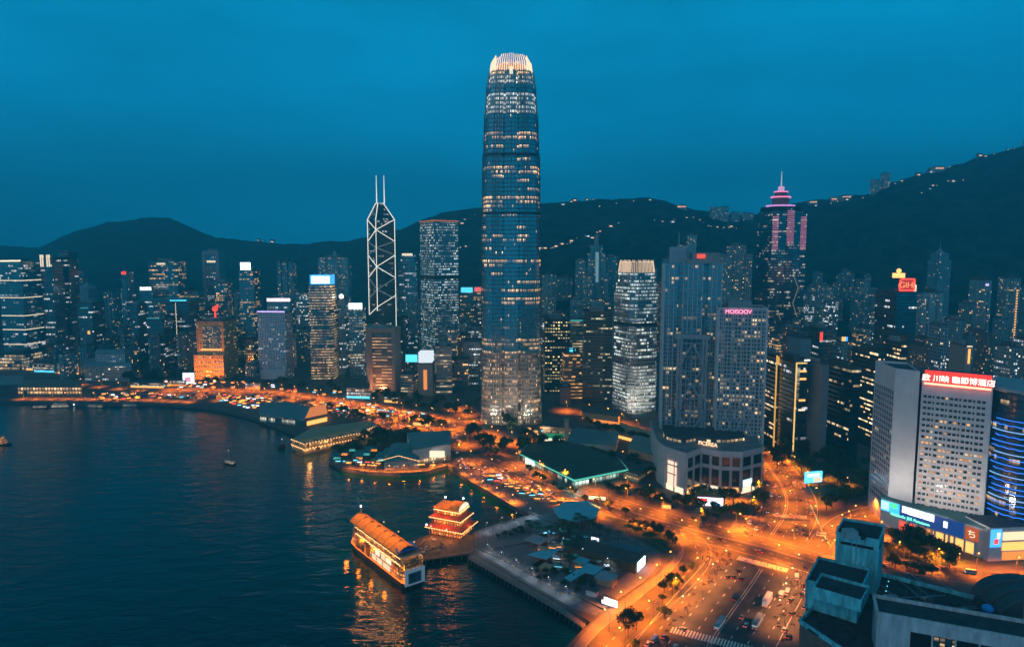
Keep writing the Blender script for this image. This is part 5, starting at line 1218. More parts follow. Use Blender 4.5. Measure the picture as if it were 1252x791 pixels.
# roof: seven canvas panels with ridges, the last one blue
zr = 13.2
for k in range(7):
    xa = -X*.86+X*1.68*k/7; xb = xa+X*1.68/7-.6; b = MB(); m_ = 6
    ys = [-BW/2*.98+BW*.98*j/m_ for j in range(m_+1)]; zs = [zr+.5+2.6*(1-((j-m_/2)/(m_/2))**2) for j in range(m_+1)]
    for j in range(m_):
        b.face([(xa, ys[j], zs[j]), (xb, ys[j], zs[j]), (xb, ys[j+1], zs[j+1]), (xa, ys[j+1], zs[j+1])], 0)
        b.face([(xa, ys[j], zs[j]-.25), (xa, ys[j+1], zs[j+1]-.25), (xb, ys[j+1], zs[j+1]-.25), (xb, ys[j], zs[j]-.25)], 0)
    for xx in (xa, xb):
        b.face([(xx, ys[j], zs[j]) for j in range(m_+1)]+[(xx, ys[j], zs[j]-.25) for j in range(m_, -1, -1)], 0)
    b.build('roof_canvas', OC, t)
    q = MB(); q.bar((xa-.18, ys[0], zs[0]+.1), (xa-.18, 0, zs[m_//2]+.45), .5, .3); q.bar((xa-.18, 0, zs[m_//2]+.45), (xa-.18, ys[-1], zs[-1]+.1), .5, .3); q.build('roof_rib', M_['brown'], t)
b = MB(); b.face([(X*.70, -BW/2*.9, zr+1.9), (X*.83, -BW/2*.9, zr+1.2), (X*.83, BW/2*.9, zr+1.2), (X*.62, BW/2*.9, zr+2.6)], 0); b.face([(X*.70, -BW/2*.9, zr+1.8), (X*.62, BW/2*.9, zr+2.5), (X*.83, BW/2*.9, zr+1.1), (X*.83, -BW/2*.9, zr+1.1)], 0); b.build('blue_awning', mat('blue_canvas', (.03, .12, .5), .6), t)
b = MB(); b.box(X*.99, X*1.02, -BW/2*.9, BW/2*.9, 1.6, 8.4); b.build('stern_board', mat('pale_advert_board', (.55, .58, .60), .6, emit=(.6, .75, .85), es=.12), t)
b = MB(); b.box(X*1.021, X*1.03, -BW*.32, BW*.26, 2.6, 7); b.build('stern_picture', mat('advert_picture', (.05, .10, .12), .6, noise=.6, nscale=.5), t)
b = MB(); b.box(X*.86, X*.985, -BW/2*.85, BW/2*.85, 8.45, 12.6); b.build('stern_gallery', DK, t)
q = MB(); q.tube((-X*.8, 0, zr+1), (-X*.8, 0, zr+7), .18, 6); q.build('mast', PW, t); q = MB(); q.ball((-X*.8, 0, zr+7.2), .55, n=5); q.build('mast_lamp', M_['L_wh'], t)
for k in range(3):
    q = MB(); q.ball((X*(-.3+.5*k), BW/2-.5, zr+2.6), .4, n=4); q.build('roof_lamp', LWW, t)
rr = random.Random(8)
q = MB()
for k in range(44): q.ball((-X*.6+X*1.5*k/43, -BW/2-.3, 10.0+rr.uniform(-.2, .2)), .26, n=4); 
for k in range(44): q.ball((-X*.6+X*1.5*k/43, -BW/2-.3, 13.0+rr.uniform(-.2, .2)), .22, n=4)
q.build('string_lights', LW, t)
for x in (-.7, -.25, .2, .65): add_light(t, (X*x, -BW/2-5.5, 4.5), 3200, (1, .20, .01), 1.2)  # added fill points beside the hull, without fixtures
for x in (-.7, -.25, .2, .6): add_light(t, (X*x, -3, zr+13), 8500, (1, .34, .05), 1)  # added fill points high over the roof to light the canvas evenly

# the tiered pavilion on the pier
pc = G(551, 655, 4)
t = thing('pavilion', 'three-tier red and orange pavilion glowing at the end of the pier', 'pavilion', (pc[0], pc[1]+8, 3.4), R(-24)); t.scale = (1.1, 1.1, 1.25)
def tier(w_, d_, z, h_, ov, rm, roofh):
    b = MB(); b.box(-w_/2, w_/2, -d_/2, d_/2, z, z+h_); b.build('wall', DK, t)
    q = MB(); 
    for i in range(9):
        for s_ in (-1, 1):
            x = -w_/2-.8+(w_+1.6)*i/8; q.box(x-.18, x+.18, s_*(d_/2+.8)-.18, s_*(d_/2+.8)+.18, z, z+h_)
    q.build('columns', RDP, t)
    b = MB(); A = [(-w_/2-ov, -d_/2-ov), (w_/2+ov, -d_/2-ov), (w_/2+ov, d_/2+ov), (-w_/2-ov, d_/2+ov)]; B_ = scaled([(-w_/2, -d_/2), (w_/2, -d_/2), (w_/2, d_/2), (-w_/2, d_/2)], .92)
    b.prism(A, z+h_, z+h_+.3, 0, 0, bottom=True); b.prism(A, z+h_+.31, z+h_+.3+roofh, 0, 0, top=B_); b.build('roof', rm, t)
    q = MB()
    for i in range(24):
        x = -w_/2-ov+(w_+2*ov)*i/23; q.ball((x, -d_/2-ov-.1, z+h_-.1), .26, n=4)
    for i in range(14): q.ball((w_/2+ov+.1, -d_/2-ov+(d_+2*ov)*i/13, z+h_-.1), .26, n=4)
    q.build('string_lights', LW, t)
tier(20, 15, 0, 4.4, 2.6, RDP, 1.3); tier(17.5, 12.5, 6.0, 3.6, 2.0, RDP, 1.1); tier(15, 10, 11, 2.6, 1.2, OC, .5)
b = MB(); n_ = 10
P5 = [(-6.5, 14.1), *[(6.5*math.sin(-math.pi/2+math.pi*k/n_), 14.1+3.2*math.cos(-math.pi/2+math.pi*k/n_)) for k in range(1, n_)], (6.5, 14.1)]
for k in range(len(P5)-1):
    (y0, z0), (y1, z1) = P5[k], P5[k+1]; b.face([(1.5, y0, z0), (8.5, y0, z0), (8.5, y1, z1), (1.5, y1, z1)], 0)
b.face([(8.5, y_, z_) for y_, z_ in P5], 1); b.face([(1.5, y_, z_) for y_, z_ in P5[::-1]], 0); b.build('gable_roof', [OC, M_['G_cr']], t)
b = MB(); b.box(-9, 1, -6, 6, 14.5, 15.0); b.build('flat_roof', OC, t)
for (x, y, z, m_) in ((-12.4, -9, 5.2, M_['L_wh']), (-9, -9.5, 5.0, LWW), (2, -10, 5.0, LWW), (-7, 5, 17, M_['L_wh']), (5, 6, 17.6, M_['L_wh'])):
    q = MB(); q.ball((x, y, z), .6, n=5); q.build('lamp', m_, t)
for x, y, z, e in ((-6, -13, 3, 1500), (6, -13, 3, 1500), (0, -11, 10, 2400), (0, 0, 22, 4200), (13, 0, 5, 1200), (-10, -9, 13, 1500)): add_light(t, (x, y, z), e*1.3, (1, .26, .03), 1.0)

# the finger pier that carries them, on piles
def pier(name, label, pts, z, m_, every=4.5, th=.8, rail=True, cat='pier', pr=.28):
    P_ = ccw(pts); t = thing(name, label, cat, (0, 0, 0)); b = MB(); b.prism(P_, z-th, z, 0, 0, bottom=True); b.build('deck', m_, t)
    q0 = MB(); q0.tube((0, 0, -3), (0, 0, z-th), pr, 6); proto = q0.build('pile', M_['dconc'], t); proto.location = (P_[0][0], P_[0][1], 0); n = 1
    for i in range(len(P_)):
        a, c = Vector(P_[i]), Vector(P_[(i+1) % len(P_)]); l_ = (c-a).length; k = every
        while k < l_ and n < 100:
            o = proto.copy(); COL.objects.link(o); adopt(o, t); pnt = a+(c-a)*(k/l_); o.location = (pnt.x, pnt.y, 0); k += every; n += 1
    if rail:
        q = MB()
        for i in range(len(P_)):
            a, c = Vector(P_[i]), Vector(P_[(i+1) % len(P_)]); l_ = (c-a).length
            q.bar((*a, z+1.1), (*c, z+1.1), .1, .08); q.bar((*a, z+.55), (*c, z+.55), .07, .06)
            for j in range(int(l_/2.5)+1):
                pnt = a+(c-a)*min(1, j*2.5/l_); q.bar((pnt.x, pnt.y, z), (pnt.x, pnt.y, z+1.12), .08, .08)
        q.build('railing', M_['steel'], t)
    return t
PWD = mat('pier_planks', (.12, .09, .065), .8, noise=.55, nscale=.35)
pier('finger_pier', 'timber finger pier carrying the red pavilion out to the ferry', [G(497, 664, 3.4), G(512, 685, 3.4), G(577, 676, 3.4), G(582, 654, 3.4), G(540, 648, 3.4)], 3.4, PWD)
tt = pier('seawall_walk', 'long piled waterside walkway along the plaza', [G(578, 676), G(640, 713), G(690, 742), G(716, 762), G(712, 766), G(686, 747), G(636, 718), G(572, 681)], 3.3, M_['pave'], every=3.6)
rp2 = random.Random(9)
def crate(k, px_, py_):
    x, y = G(px_, py_, 3.4); b = MB(); s_ = rp2.uniform(.5, 1.1); b.box(-s_, s_, -s_*.7, s_*.7, 0, s_*1.1); o = b.build('crate', rp2.choice([M_['tan'], M_['dconc'], M_['steel'], M_['white']])); o.location = (x, y, 3.41); o.rotation_euler = (0, 0, rp2.uniform(0, 3)); tag(o, 'crate or bin standing on the timber finger pier', 'crate', 'crates on the finger pier')
for k in range(26): crate(k, rp2.uniform(512, 545), rp2.uniform(660, 677))
pk = MB(); A0, A1 = Vector(G(506, 668, 3.4)), Vector(G(575, 657, 3.4)); B0 = Vector(G(514, 682, 3.4))
for k in range(34):
    c = A0+(A1-A0)*(k/34)*.96; pk.bar((c.x, c.y, 3.43), (c.x+(B0-A0).x*.86, c.y+(B0-A0).y*.86, 3.43), .22, .05)
o = pk.build('pier_boards', M_['dconc']); o['kind'] = 'structure'
# gangway
b = MB(); g0 = Vector((*G(505, 668, 3.4), 3.5)); g1 = Vector((*G(493, 672, 3.4), 3.4)); b.bar(g0, g1, 3, .2); o = b.build('gangway', M_['steel']); tag(o, 'short steel gangway between the finger pier and the ferry', 'gangway')

# boats
# lifebelts, benches and passengers' gear so the decks read as used
def boat(label, px, py, L0, W0, rz, sup, cm, lit, name='motor_boat', group=None, cat='boat', mast=0, hullm=None):
    x, y = G(px, py, 0); t = thing(name, label, cat, (x, y, 0), rz, group)
    P_ = [(-L0/2, -W0*.4), (L0*.2, -W0/2), (L0*.38, -W0*.34), (L0/2, 0), (L0*.38, W0*.34), (L0*.2, W0/2), (-L0/2, W0*.4)]
    b = MB(); b.prism(scaled(P_, .9), -.3, 1.3, 0, 0, top=P_); b.build('hull', hullm or HUL, t)
    z = 1.3
    for i in range(sup):
        k = .68-.14*i; b = MB(); b.box(-L0*.40*k/.68, L0*.28*k/.68, -W0*.34, W0*.34, z, z+1.9); b.build('cabin', lit, t)
        b = MB(); b.box(-L0*.43*k/.68, L0*.31*k/.68, -W0*.38, W0*.38, z+1.92, z+2.1); b.build('cabin_roof', cm, t); z += 2.12
    if mast: q = MB(); q.tube((0, 0, z-.5), (0, 0, z+mast), .12, 5); q.tube((0, 0, z+mast*.6), (-L0*.25, 0, z+.6), .08, 5); q.build('mast', PW, t); q = MB(); q.ball((0, 0, z+mast), .22, n=4); q.build('mast_lamp', M_['L_wh'], t)
    return t
CABW = fac('cabin_windows', (.5, .5, .5), bay=1.4, floor=1.9, fu=.12, fv=.45, row=.7, run=2, bias=.2, cell=.3, es=1.3, lit=(WARM, CREAM))
boat('small dark work boat with a tall pale mast alone on the harbour', 280, 567, 15, 4.5, R(150), 1, PW, CABW, cat='boat', mast=9, name='work_boat')
boat('three-deck harbour ferry with lit decks entering at the left edge', -4, 543, 34, 9, R(-5), 3, PW, DK, name='harbour_ferry')
boat('small dark launch moored off the lit finger pier', 345, 547, 12, 4, R(80), 1, HUL, HUL, name='launch', mast=5)
for k, (px, py, L0, rz, lit, lb) in enumerate(((50, 498, 20, 5, CABW, 'dark flat barge moored furthest along the far quay'), (75, 497, 26, 3, CABW, 'long pale launch moored beside the dark flat barge'), (98, 495, 18, 10, M_['G_wh'], 'small boat with a bright white cabin by the far quay'),
        (118, 497, 24, -3, CABW, 'low pale boat moored between the white-lit and red-lit boats'), (137, 495, 18, 2, M_['G_rd'], 'boat with red lit cabin by the far quay'), (160, 496, 20, 2, CABW, 'pale cabin boat moored right of the red-lit boat'))):
    boat(lb, px, py+1, L0, 5.5, R(rz), 1 if k != 1 else 2, PW, lit, name='moored_boat', hullm=HUL if k % 2 == 0 else PW)

# ================================================================== LIT FINGER PIER AND THE GARDEN PENINSULA
def lowrise(label, pts, h_, wm_, rm_, lit=None, litz=(.5, 3.5), name='low_building', cat='building', ov=.8, rise=0, z0=GZ, parts=True, group=None):
    P_ = ccw([G(x, y, z0) for x, y in pts]); cx = sum(p[0] for p in P_)/len(P_); cyy = sum(p[1] for p in P_)/len(P_)
    Q = [(x-cx, y-cyy) for x, y in P_]; t = thing(name, label, cat, (cx, cyy, z0), 0, group)
    b = MB(); b.prism(Q, 0, h_, 0, 0); b.build('walls', wm_, t)
    def grow(P, d): 
        return [(x+d*x/(math.hypot(x, y) or 1)*1.3, y+d*y/(math.hypot(x, y) or 1)*1.3) for x, y in P]
    b = MB(); G1 = grow(Q, ov); b.prism(G1, h_, h_+.5, 0, 0, bottom=True)
    if rise: b.prism(G1, h_+.51, h_+.5+rise, 0, 0, top=scaled(G1, .45))
    b.build('roof', rm_, t)
    if lit:
        b = MB(); b.prism(grow(Q, .12), litz[0], litz[1], 0, -1); b.build('lit_front', lit, t)
    return t, Q
pp = [G(356, 549), G(372, 556), G(445, 542), G(470, 533), G(455, 524), G(380, 533)]
tA, _ = lowrise('long two-deck finger pier house ringed with rows of orange lights', [(357, 549), (372, 555), (440, 541), (462, 531), (452, 525), (382, 534)], 9, fac('pier_arcade', (.45, .30, .15), glass=(.3, .15, .05), bay=2.2, floor=4.5, fu=.12, fv=.3, row=.9, run=3, bias=.2, cell=.5, es=1.3, lit=((1, .45, .12), (1, .62, .28))), M_['tan'], name='pier_house', cat='pier', z0=1.2)
q = MB()
P6 = [G(x, y, 1.2) for x, y in ((357, 549), (372, 555), (440, 541), (462, 531))]; ox, oy = tA.location.x, tA.location.y
for i in range(3):
    a, c = Vector(P6[i]), Vector(P6[i+1]); n_ = int((c-a).length/3)
    for k in range(n_):
        p_ = a+(c-a)*(k/n_)
        for z in (4.6, 9.8): q.ball((p_.x-ox, p_.y-oy-.6, z), .42, n=4)
q.build('string_lights', LW, tA)
for k in range(5):
    b = MB(); p_ = Vector(P6[1])+(Vector(P6[2])-Vector(P6[1]))*(k/4.5)+Vector((0, 9)); b.prism([(p_.x-ox-7, p_.y-oy-4), (p_.x-ox+7, p_.y-oy-4), (p_.x-ox+7, p_.y-oy+4), (p_.x-ox-7, p_.y-oy+4)], 9.6, 12.4, 0, 0, top=[(p_.x-ox-6, p_.y-oy-.3), (p_.x-ox+6, p_.y-oy-.3), (p_.x-ox+6, p_.y-oy+.3), (p_.x-ox-6, p_.y-oy+.3)]); b.build('roof_gable', M_['tan'], tA)
for x, y in ((380, 560), (420, 552), (450, 540)):
    g_ = G(x, y, 0); add_light(tA, (g_[0]-ox, g_[1]-oy-4, 5), 5000, (1, .42, .10), 1.5)
# pier hall with stepped teal roofs
lit_or = fac('hall_lights', (.45, .38, .30), glass=(.2, .1, .05), bay=2.5, floor=5, fu=.15, fv=.3, row=.8, run=2, bias=.2, cell=.4, es=1.0, lit=(WARM, CREAM))
lowrise('white pier hall with a flat teal roof and one large lit window', [(505, 570), (551, 562), (551, 545), (498, 548)], 15, M_['white'], M_['groof'], lit_or, (.3, 5), name='pier_hall', cat='pier hall')
t, Q = lowrise('gabled pier hall outlined with string lights on the peninsula tip', [(470, 575), (512, 572), (510, 556), (478, 555)], 8, M_['lroof'], M_['groof'], lit_or, (.3, 3.5), name='gabled_hall', cat='pier hall', rise=6)
q = MB(); 
for k in range(30): q.ball((-18+36*k/29, Q[0][1]-1.5, 8.5+(5 if k in () else 5*(1-abs((k-15)/15)))), .3, n=4)
q.build('string_lights', LW, t)
b = MB(); g_ = G(533, 566); b.box(-8, 8, -.3, 0, 0, 6); o = b.build('lit_window', M_['G_cr']); 
o.location = (g_[0], g_[1]-.8, GZ+5.5); tag(o, 'large cream lit screen hung on the white pier hall', 'screen'); o.name = 'lit_screen'
# slanting teal sail roofs over the garden
rs = random.Random(11)
for k in range(9):
    px = 412+k*9.0; py = 561-(k % 3)*5+ (2 if k > 5 else 0); x, y = G(px, py)
    t = thing('sail_shelter', ('%s slanting teal sail shelter %s' % (('first', 'second', 'third', 'fourth', 'fifth', 'sixth', 'seventh', 'eighth', 'ninth')[k], 'counted from the peninsula tip beside the dark garden trees')), 'shelter', (x, y, GZ), R(rs.uniform(-25, 5)))
    b = MB(); b.face([(-5, -4, 3.2), (5, -4, 3.6), (5, 4, 7.5), (-5, 4, 7)], 0); b.face([(-5, -4, 3.0), (-5, 4, 6.8), (5, 4, 7.3), (5, -4, 3.4)], 0); b.build('roof', M_['groof'], t)
    q = MB()
    for x_, y_, z_ in ((-4.6, -3.6, 3.2), (4.6, -3.6, 3.6), (4.6, 3.6, 7.1), (-4.6, 3.6, 6.7)): q.tube((x_, y_, 0), (x_, y_, z_), .15, 5)
    q.build('posts', M_['steel'], t)
    q = MB(); q.box(-3, 3, -1.5, 1.5, 0.0, 1.2); q.build('lit_counter', M_['G_am'] if k % 2 else M_['G_te'], t)
# the far quay pavilions
lowrise('low exhibition hall with a wide teal roof at the far left quay', [(0, 482), (28, 481), (30, 470), (0, 470)], 12, M_['dconc'], M_['groof'], None, name='exhibition_hall', cat='hall')
lowrise('long orange lit arcade on the far left quay', [(22, 483), (100, 483), (98, 474), (24, 474)], 11, fac('arcade_lights', (.35, .2, .1), bay=4, floor=5, fu=.15, fv=.2, row=.85, run=2, bias=.3, cell=.4, es=1.5, lit=((1, .42, .12), (1, .6, .28))), M_['brown'], name='arcade', cat='arcade', rise=2)
lowrise('white stepped office complex with terraces by the far quay', [(104, 466), (162, 466), (158, 455), (106, 455)], 22, F_['office'], M_['lroof'], None, name='terraced_building')
lowrise('white upper block on the stepped office complex', [(118, 461), (154, 461), (152, 455), (120, 455)], 36, F_['grid'], M_['lroof'], None, name='terraced_building')
lowrise('dark flat waterfront pavilion with a curved quay in front', [(318, 516), (372, 522), (398, 512), (350, 499), (318, 502)], 8, fac('pavilion_glass', (.1, .12, .12), bay=3, floor=6, fu=.08, fv=.2, row=.7, run=3, bias=.2, cell=.3, es=1.2, lit=((.8, 1, .9), CREAM)), M_['groof'], None, name='waterfront_pavilion', cat='pavilion')
t, _ = lowrise('low canopy glowing orange at the end of the dark waterfront pavilion', [(374, 521), (400, 515), (398, 503), (380, 508)], 9, M_['tan'], glow('orange_canopy_glow', (1, .28, .05), .9), M_['G_or'], (.3, 5), name='waterfront_canopy', cat='canopy')
for k, (x0, x1, y0, hh, c1, lb) in enumerate(((160, 200, 474, 7, 'G_or', 'low orange lit sheds on the quay left of the billboard'), (205, 228, 472, 8, 'G_am', 'small amber lit shed beside the waterfront billboard'), (0, 40, 452, 16, 'G_or', 'red and orange lit market block under the glass block by the left edge'),
         (42, 70, 455, 14, 'G_cy', 'cyan and white lit shop block near the left edge'), (70, 96, 457, 18, 'G_or', 'lit stair tower block at the foot of the slim dark slab'), (424, 452, 487, 14, 'G_cy', 'low hall with cyan lit panels before the brown louvred office'), (300, 318, 476, 10, 'G_am', 'amber lit kiosks before the white gridded block'), (470, 486, 492, 7, 'G_or', 'low orange lit canopy at the foot of the brown louvred office'))):
    lowrise(lb, [(x0, y0), (x1, y0+1), (x1, y0-7), (x0, y0-7)], hh, fac('quay_front_%d' % k, (.3, .25, .22), bay=3, floor=4, fu=.1, fv=.25, row=.75, run=2, bias=.3, cell=.3, es=1.0, lit=(WARM, (.8, .95, 1))), M_['roof'], M_[c1], (.5, 3.2), name='shop_block')
# billboard by the golden hall
x, y = G(231, 472); t = thing('billboard', 'bright white and pink picture billboard on the quay left of the golden hall', 'billboard', (x, y, GZ)); b = MB(); b.box(-8, 8, -.5, .5, 4, 19); b.build('screen', glow('bill_screen', (.75, .85, 1), 2.2), t); b = MB(); b.box(-5, 3, -.7, -.51, 6, 13); b.build('picture', glow('bill_pink', (1, .45, .6), 1.2), t); b = MB(); b.box(-6, -5, -.3, .3, 0, 4); b.box(5, 6, -.3, .3, 0, 4); b.build('posts', M_['steel'], t)

# ================================================================== LOW BUILDINGS BETWEEN THE TALL TOWER AND THE MALL
GR = mat('dark_green_roof', (.02, .055, .035), .6, noise=.3, nscale=.15)
P_ = [(639, 565), (702, 597), (763, 584), (748, 564), (686, 549), (650, 552)]
t, Q = lowrise('low hall with a vast dark green sloping roof edged in cyan and green light', P_, 8, fac('green_hall_glass', (.1, .12, .1), glass=(.03, .06, .05), bay=3.5, floor=5, fu=.08, fv=.25, row=.6, run=2, bias=.3, cell=.3, es=1.1, lit=((.5, 1, .85), (.95, 1, .8))), GR, None, name='market_hall', cat='market hall', rise=3.5, ov=2)
b = MB(); S = scaled(Q, 1.075); b.prism(S, 7.2, 7.7, 0, 0, bottom=True); b.build('edge_light', glow('cyan_green_edge', (.15, .9, .65), .8), t)
i0 = min(range(len(Q)), key=lambda i: Q[i][1]); a = Vector(Q[i0]); c = Vector(Q[i0-1])
wall_panel(tuple(c), tuple(a), 6, 20, 1, 7, glow('white_doorway', (.95, 1, .85), 2.6, True), 'lit_entrance', t, out=.8)
add_light(t, (a.x, a.y-8, 5), 5000, (.3, .9, .8), 2)
for lb, P_, hh, wm_, rm_, lt in (('columned pale hall with a teal roof behind the green-roofed hall', [(694, 553), (752, 557), (756, 541), (700, 537)], 10, M_['conc'], M_['groof'], lit_or),
                        ('hall with a curved teal roof and orange lit wall left of the mall', [(768, 563), (804, 574), (812, 556), (776, 547)], 12, M_['tan'], M_['groof'], M_['G_am']),
                        ('brown low hall with a white lit doorway before the mall', [(735, 576), (780, 590), (800, 576), (752, 562)], 7, M_['tan'], M_['roof'], lit_or),
                        ('small lit shop row at the foot of the tallest tower', [(664, 530), (700, 533), (700, 524), (666, 521)], 8, M_['tan'], M_['roof'], lit_or),
                        ('long low orange building behind the bright crowned tower', [(712, 514), (756, 520), (758, 512), (714, 507)], 10, M_['tan'], M_['roof'], M_['G_am']),
                        ('curved orange lit arcade at the foot of the bright crowned tower', [(745, 533), (790, 545), (800, 536), (760, 524)], 6, M_['tan'], M_['tan'], M_['G_or']),
                        ('teal flat-roofed pavilion before the bright crowned tower', [(700, 541), (728, 544), (730, 534), (704, 531)], 7, M_['dconc'], M_['groof'], lit_or),
                        ('tall pink-brown pylon block beside the petrol station canopy', [(690, 545), (695, 546), (695, 542), (690, 541)], 24, M_['tan'], M_['tan'], None),
                        ('small orange roofed kiosk on the waterfront road', [(505, 520), (525, 522), (527, 515), (508, 513)], 6, M_['tan'], M_['roof'], M_['G_or']),
                        ('terrace cafe with blue roof before the green-roofed hall', [(634, 555), (662, 563), (672, 556), (644, 549)], 5, M_['tan'], M_['groof'], M_['G_am'])):
    lowrise(lb, P_, hh, wm_, rm_, lt, name='low_building')
# petrol station canopy
x, y = G(676, 541); t = thing('petrol_station', 'green petrol station canopy over blazing white light', 'petrol station', (x, y, GZ), R(-8)); b = MB(); b.box(-13, 13, -7, 7, 6, 7.2); b.build('canopy', mat('green_fascia', (.03, .35, .12), .5, emit=(.05, .8, .3), es=.3), t)
b = MB(); b.box(-11, 11, -6, 6, 5.6, 5.98); b.build('canopy_light', glow('canopy_white', (1, 1, .9), 6, True), t); q = MB()
for x_ in (-10, 0, 10): q.box(x_-.4, x_+.4, -.4, .4, 0, 5.6)
q.build('columns', M_['white'], t); q = MB(); q.box(-9, 9, 3, 5, 0, 3); q.build('kiosk', M_['G_cr'], t)
# ================================================================== PLAZA
def post_canopy(label, pts, h_, m_, name='canopy', cat='canopy', rise=0, pr=.15):
    P_ = ccw([G(x, y, GZ+h_) for x, y in pts]); cx = sum(p[0] for p in P_)/len(P_); cyy = sum(p[1] for p in P_)/len(P_)
    Q = [(x-cx, y-cyy) for x, y in P_]; t = thing(name, label, cat, (cx, cyy, GZ))
    b = MB(); b.prism(Q, h_, h_+.25, 0, 0 if not rise else -1, bottom=True)
    if rise: b.prism(Q, h_+.26, h_+.25+rise, 0, 0, top=scaled(Q, .08))
    b.build('roof', m_, t); q = MB()
    for i in range(len(Q)):
        a, c = Vector(Q[i])*.96, Vector(Q[(i+1) % len(Q)])*.96; n_ = max(1, int((c-a).length/6))
        for k in range(n_): p_ = a+(c-a)*(k/n_); q.tube((p_.x, p_.y, 0), (p_.x, p_.y, h_), pr, 5)
    q.build('posts', M_['steel'], t); return t
TC = mat('pale_teal_canvas', (.12, .52, .62), .7, noise=.15, nscale=.3)
post_canopy('wide pale teal octagonal canopy on posts at the head of the plaza', [(676, 622), (690, 614), (718, 612), (734, 620), (728, 633), (706, 638), (684, 634)], 6, TC, rise=1.6)
b = None
sheet('canopy_paving', ccw(poly_px([(640, 634), (680, 625), (688, 640), (672, 652), (650, 648)])), GZ+.035, mat('pale_teal_tiles', (.16, .24, .26), .8, noise=.2, nscale=.1))
sheet('dark_courtyard', ccw(poly_px([(664, 640), (700, 648), (778, 690), (748, 716), (735, 708), (700, 690), (650, 658)])), GZ+.03, mat('dark_tiles', (.06, .06, .062), .8, noise=.3, nscale=.1))
for lb, pts, hh, m_ in (('long pale teal awning on the plaza beside the dark pool', [(645, 678), (668, 684), (688, 670), (664, 672)], 3, TC),
                        ('left strip of the three pale teal awnings', [(690, 706), (698, 711), (728, 692), (720, 688)], 3.5, TC), ('middle strip of the three pale teal awnings', [(712, 699), (727, 703), (738, 694), (724, 690)], 3.6, TC),
                        ('greyish right strip of the three plaza awnings', [(726, 706), (740, 711), (752, 702), (739, 697)], 4.2, M_['lroof']), ('small blue awning near the plaza planters', [(700, 686), (716, 690), (722, 684), (708, 680)], 3, TC),
                        ('flat grey market roof at the centre of the plaza', [(640, 660), (660, 666), (672, 658), (652, 653)], 3.2, M_['lroof'])):
    post_canopy(lb, pts, hh, m_, name='awning', cat='awning')
def boxb(label, px, py, w_, d_, h_, rz, m_, name='kiosk', cat='kiosk', lit=None, rm=None):
    x, y = G(px, py); t = thing(name, label, cat, (x, y, GZ), R(rz)); b = MB(); b.box(-w_/2, w_/2, -d_/2, d_/2, 0, h_); b.build('walls', m_, t)
    b = MB(); b.box(-w_/2-.4, w_/2+.4, -d_/2-.4, d_/2+.4, h_+.01, h_+.35); b.build('roof', rm or M_['roof'], t)
    if lit: b = MB(); b.box(-w_*.42, w_*.42, -d_/2-.25, -d_/2-.02, h_*.2, h_*.8); b.build('lit_front', lit, t)
    return t
t = boxb('dark olive market shed with a white screen on its gable end', 742, 684, 44, 15, 5.5, -33, mat('olive_shed', (.07, .065, .04), .8, noise=.2), name='market_shed', cat='shed', rm=mat('brown_shed_roof', (.085, .075, .06), .9, noise=.3, nscale=.2))
b = MB(); b.box(22.5, 22.9, -6.5, 5, .8, 6.5); b.build('screen', glow('shed_screen', (.75, .92, 1), 2.8, True), t)
boxb('dark teal container kiosk with a blue lamp on the plaza', 768, 677, 17, 9, 4, -33, M_['dconc'], rm=mat('blue_teal_roof', (.03, .12, .16), .5))
boxb('brown timber kiosk between the pale teal awnings and the shed', 742, 713, 10, 7, 4.5, -33, M_['tan'], lit=None, rm=M_['lroof'])
t = boxb('red and white lit sign kiosk at the plaza corner', 744, 738, 7, 4, 3, -38, RDP, lit=M_['G_wh']); b = MB(); b.box(-1, 7, -3.2, -2.8, 1.5, 5); b.build('sign_board', glow('kiosk_sign', (.8, .9, 1), 3, True), t)
boxb('white lit ice cream kiosk near the container', 729, 660, 6, 4, 3, -30, M_['white'], lit=M_['G_wh']); boxb('small teal hut among the plaza palms', 690, 648, 6, 5, 3, -30, M_['groof'], lit=M_['G_te'])
boxb('pale pyramid topped stall near the seawall', 668, 698, 6, 6, 3, -33, M_['tan'], rm=M_['tan']); boxb('white van shaped stall by the plaza corner', 724, 727, 6, 3.5, 3, -33, M_['white'])
# parasols and benches on the court
def make_parasol(m_):
    t = thing('parasol', '', 'parasol', (0, 0, 0)); b = MB(); b.tube((0, 0, 0), (0, 0, 2.6), .05, 5); b.build('pole', M_['steel'], t); b = MB(); P_ = [(1.9*math.cos(math.pi*k/4), 1.9*math.sin(math.pi*k/4)) for k in range(8)]; b.prism(P_, 2.3, 3.0, 0, 0, top=scaled(P_, .05), bottom=True); b.build('canopy', m_, t); return t
PSL = [('pale parasol', make_parasol(M_['lroof'])), ('teal parasol', make_parasol(TC)), ('rust red parasol', make_parasol(mat('rust_canvas', (.30, .09, .05), .8)))]
def make_bench():
    t = thing('bench', '', 'bench', (0, 0, 0)); b = MB(); b.box(-1.1, 1.1, -.25, .25, .4, .48); b.build('seat', M_['tan'], t); b = MB(); b.box(-1.1, 1.1, .22, .28, .5, .9); b.build('backrest', M_['tan'], t)
    for x_ in (-.9, .9): b = MB(); b.box(x_-.05, x_+.05, -.22, .25, 0, .4); b.build('leg', M_['steel'], t)
    return t
BEN = make_bench()
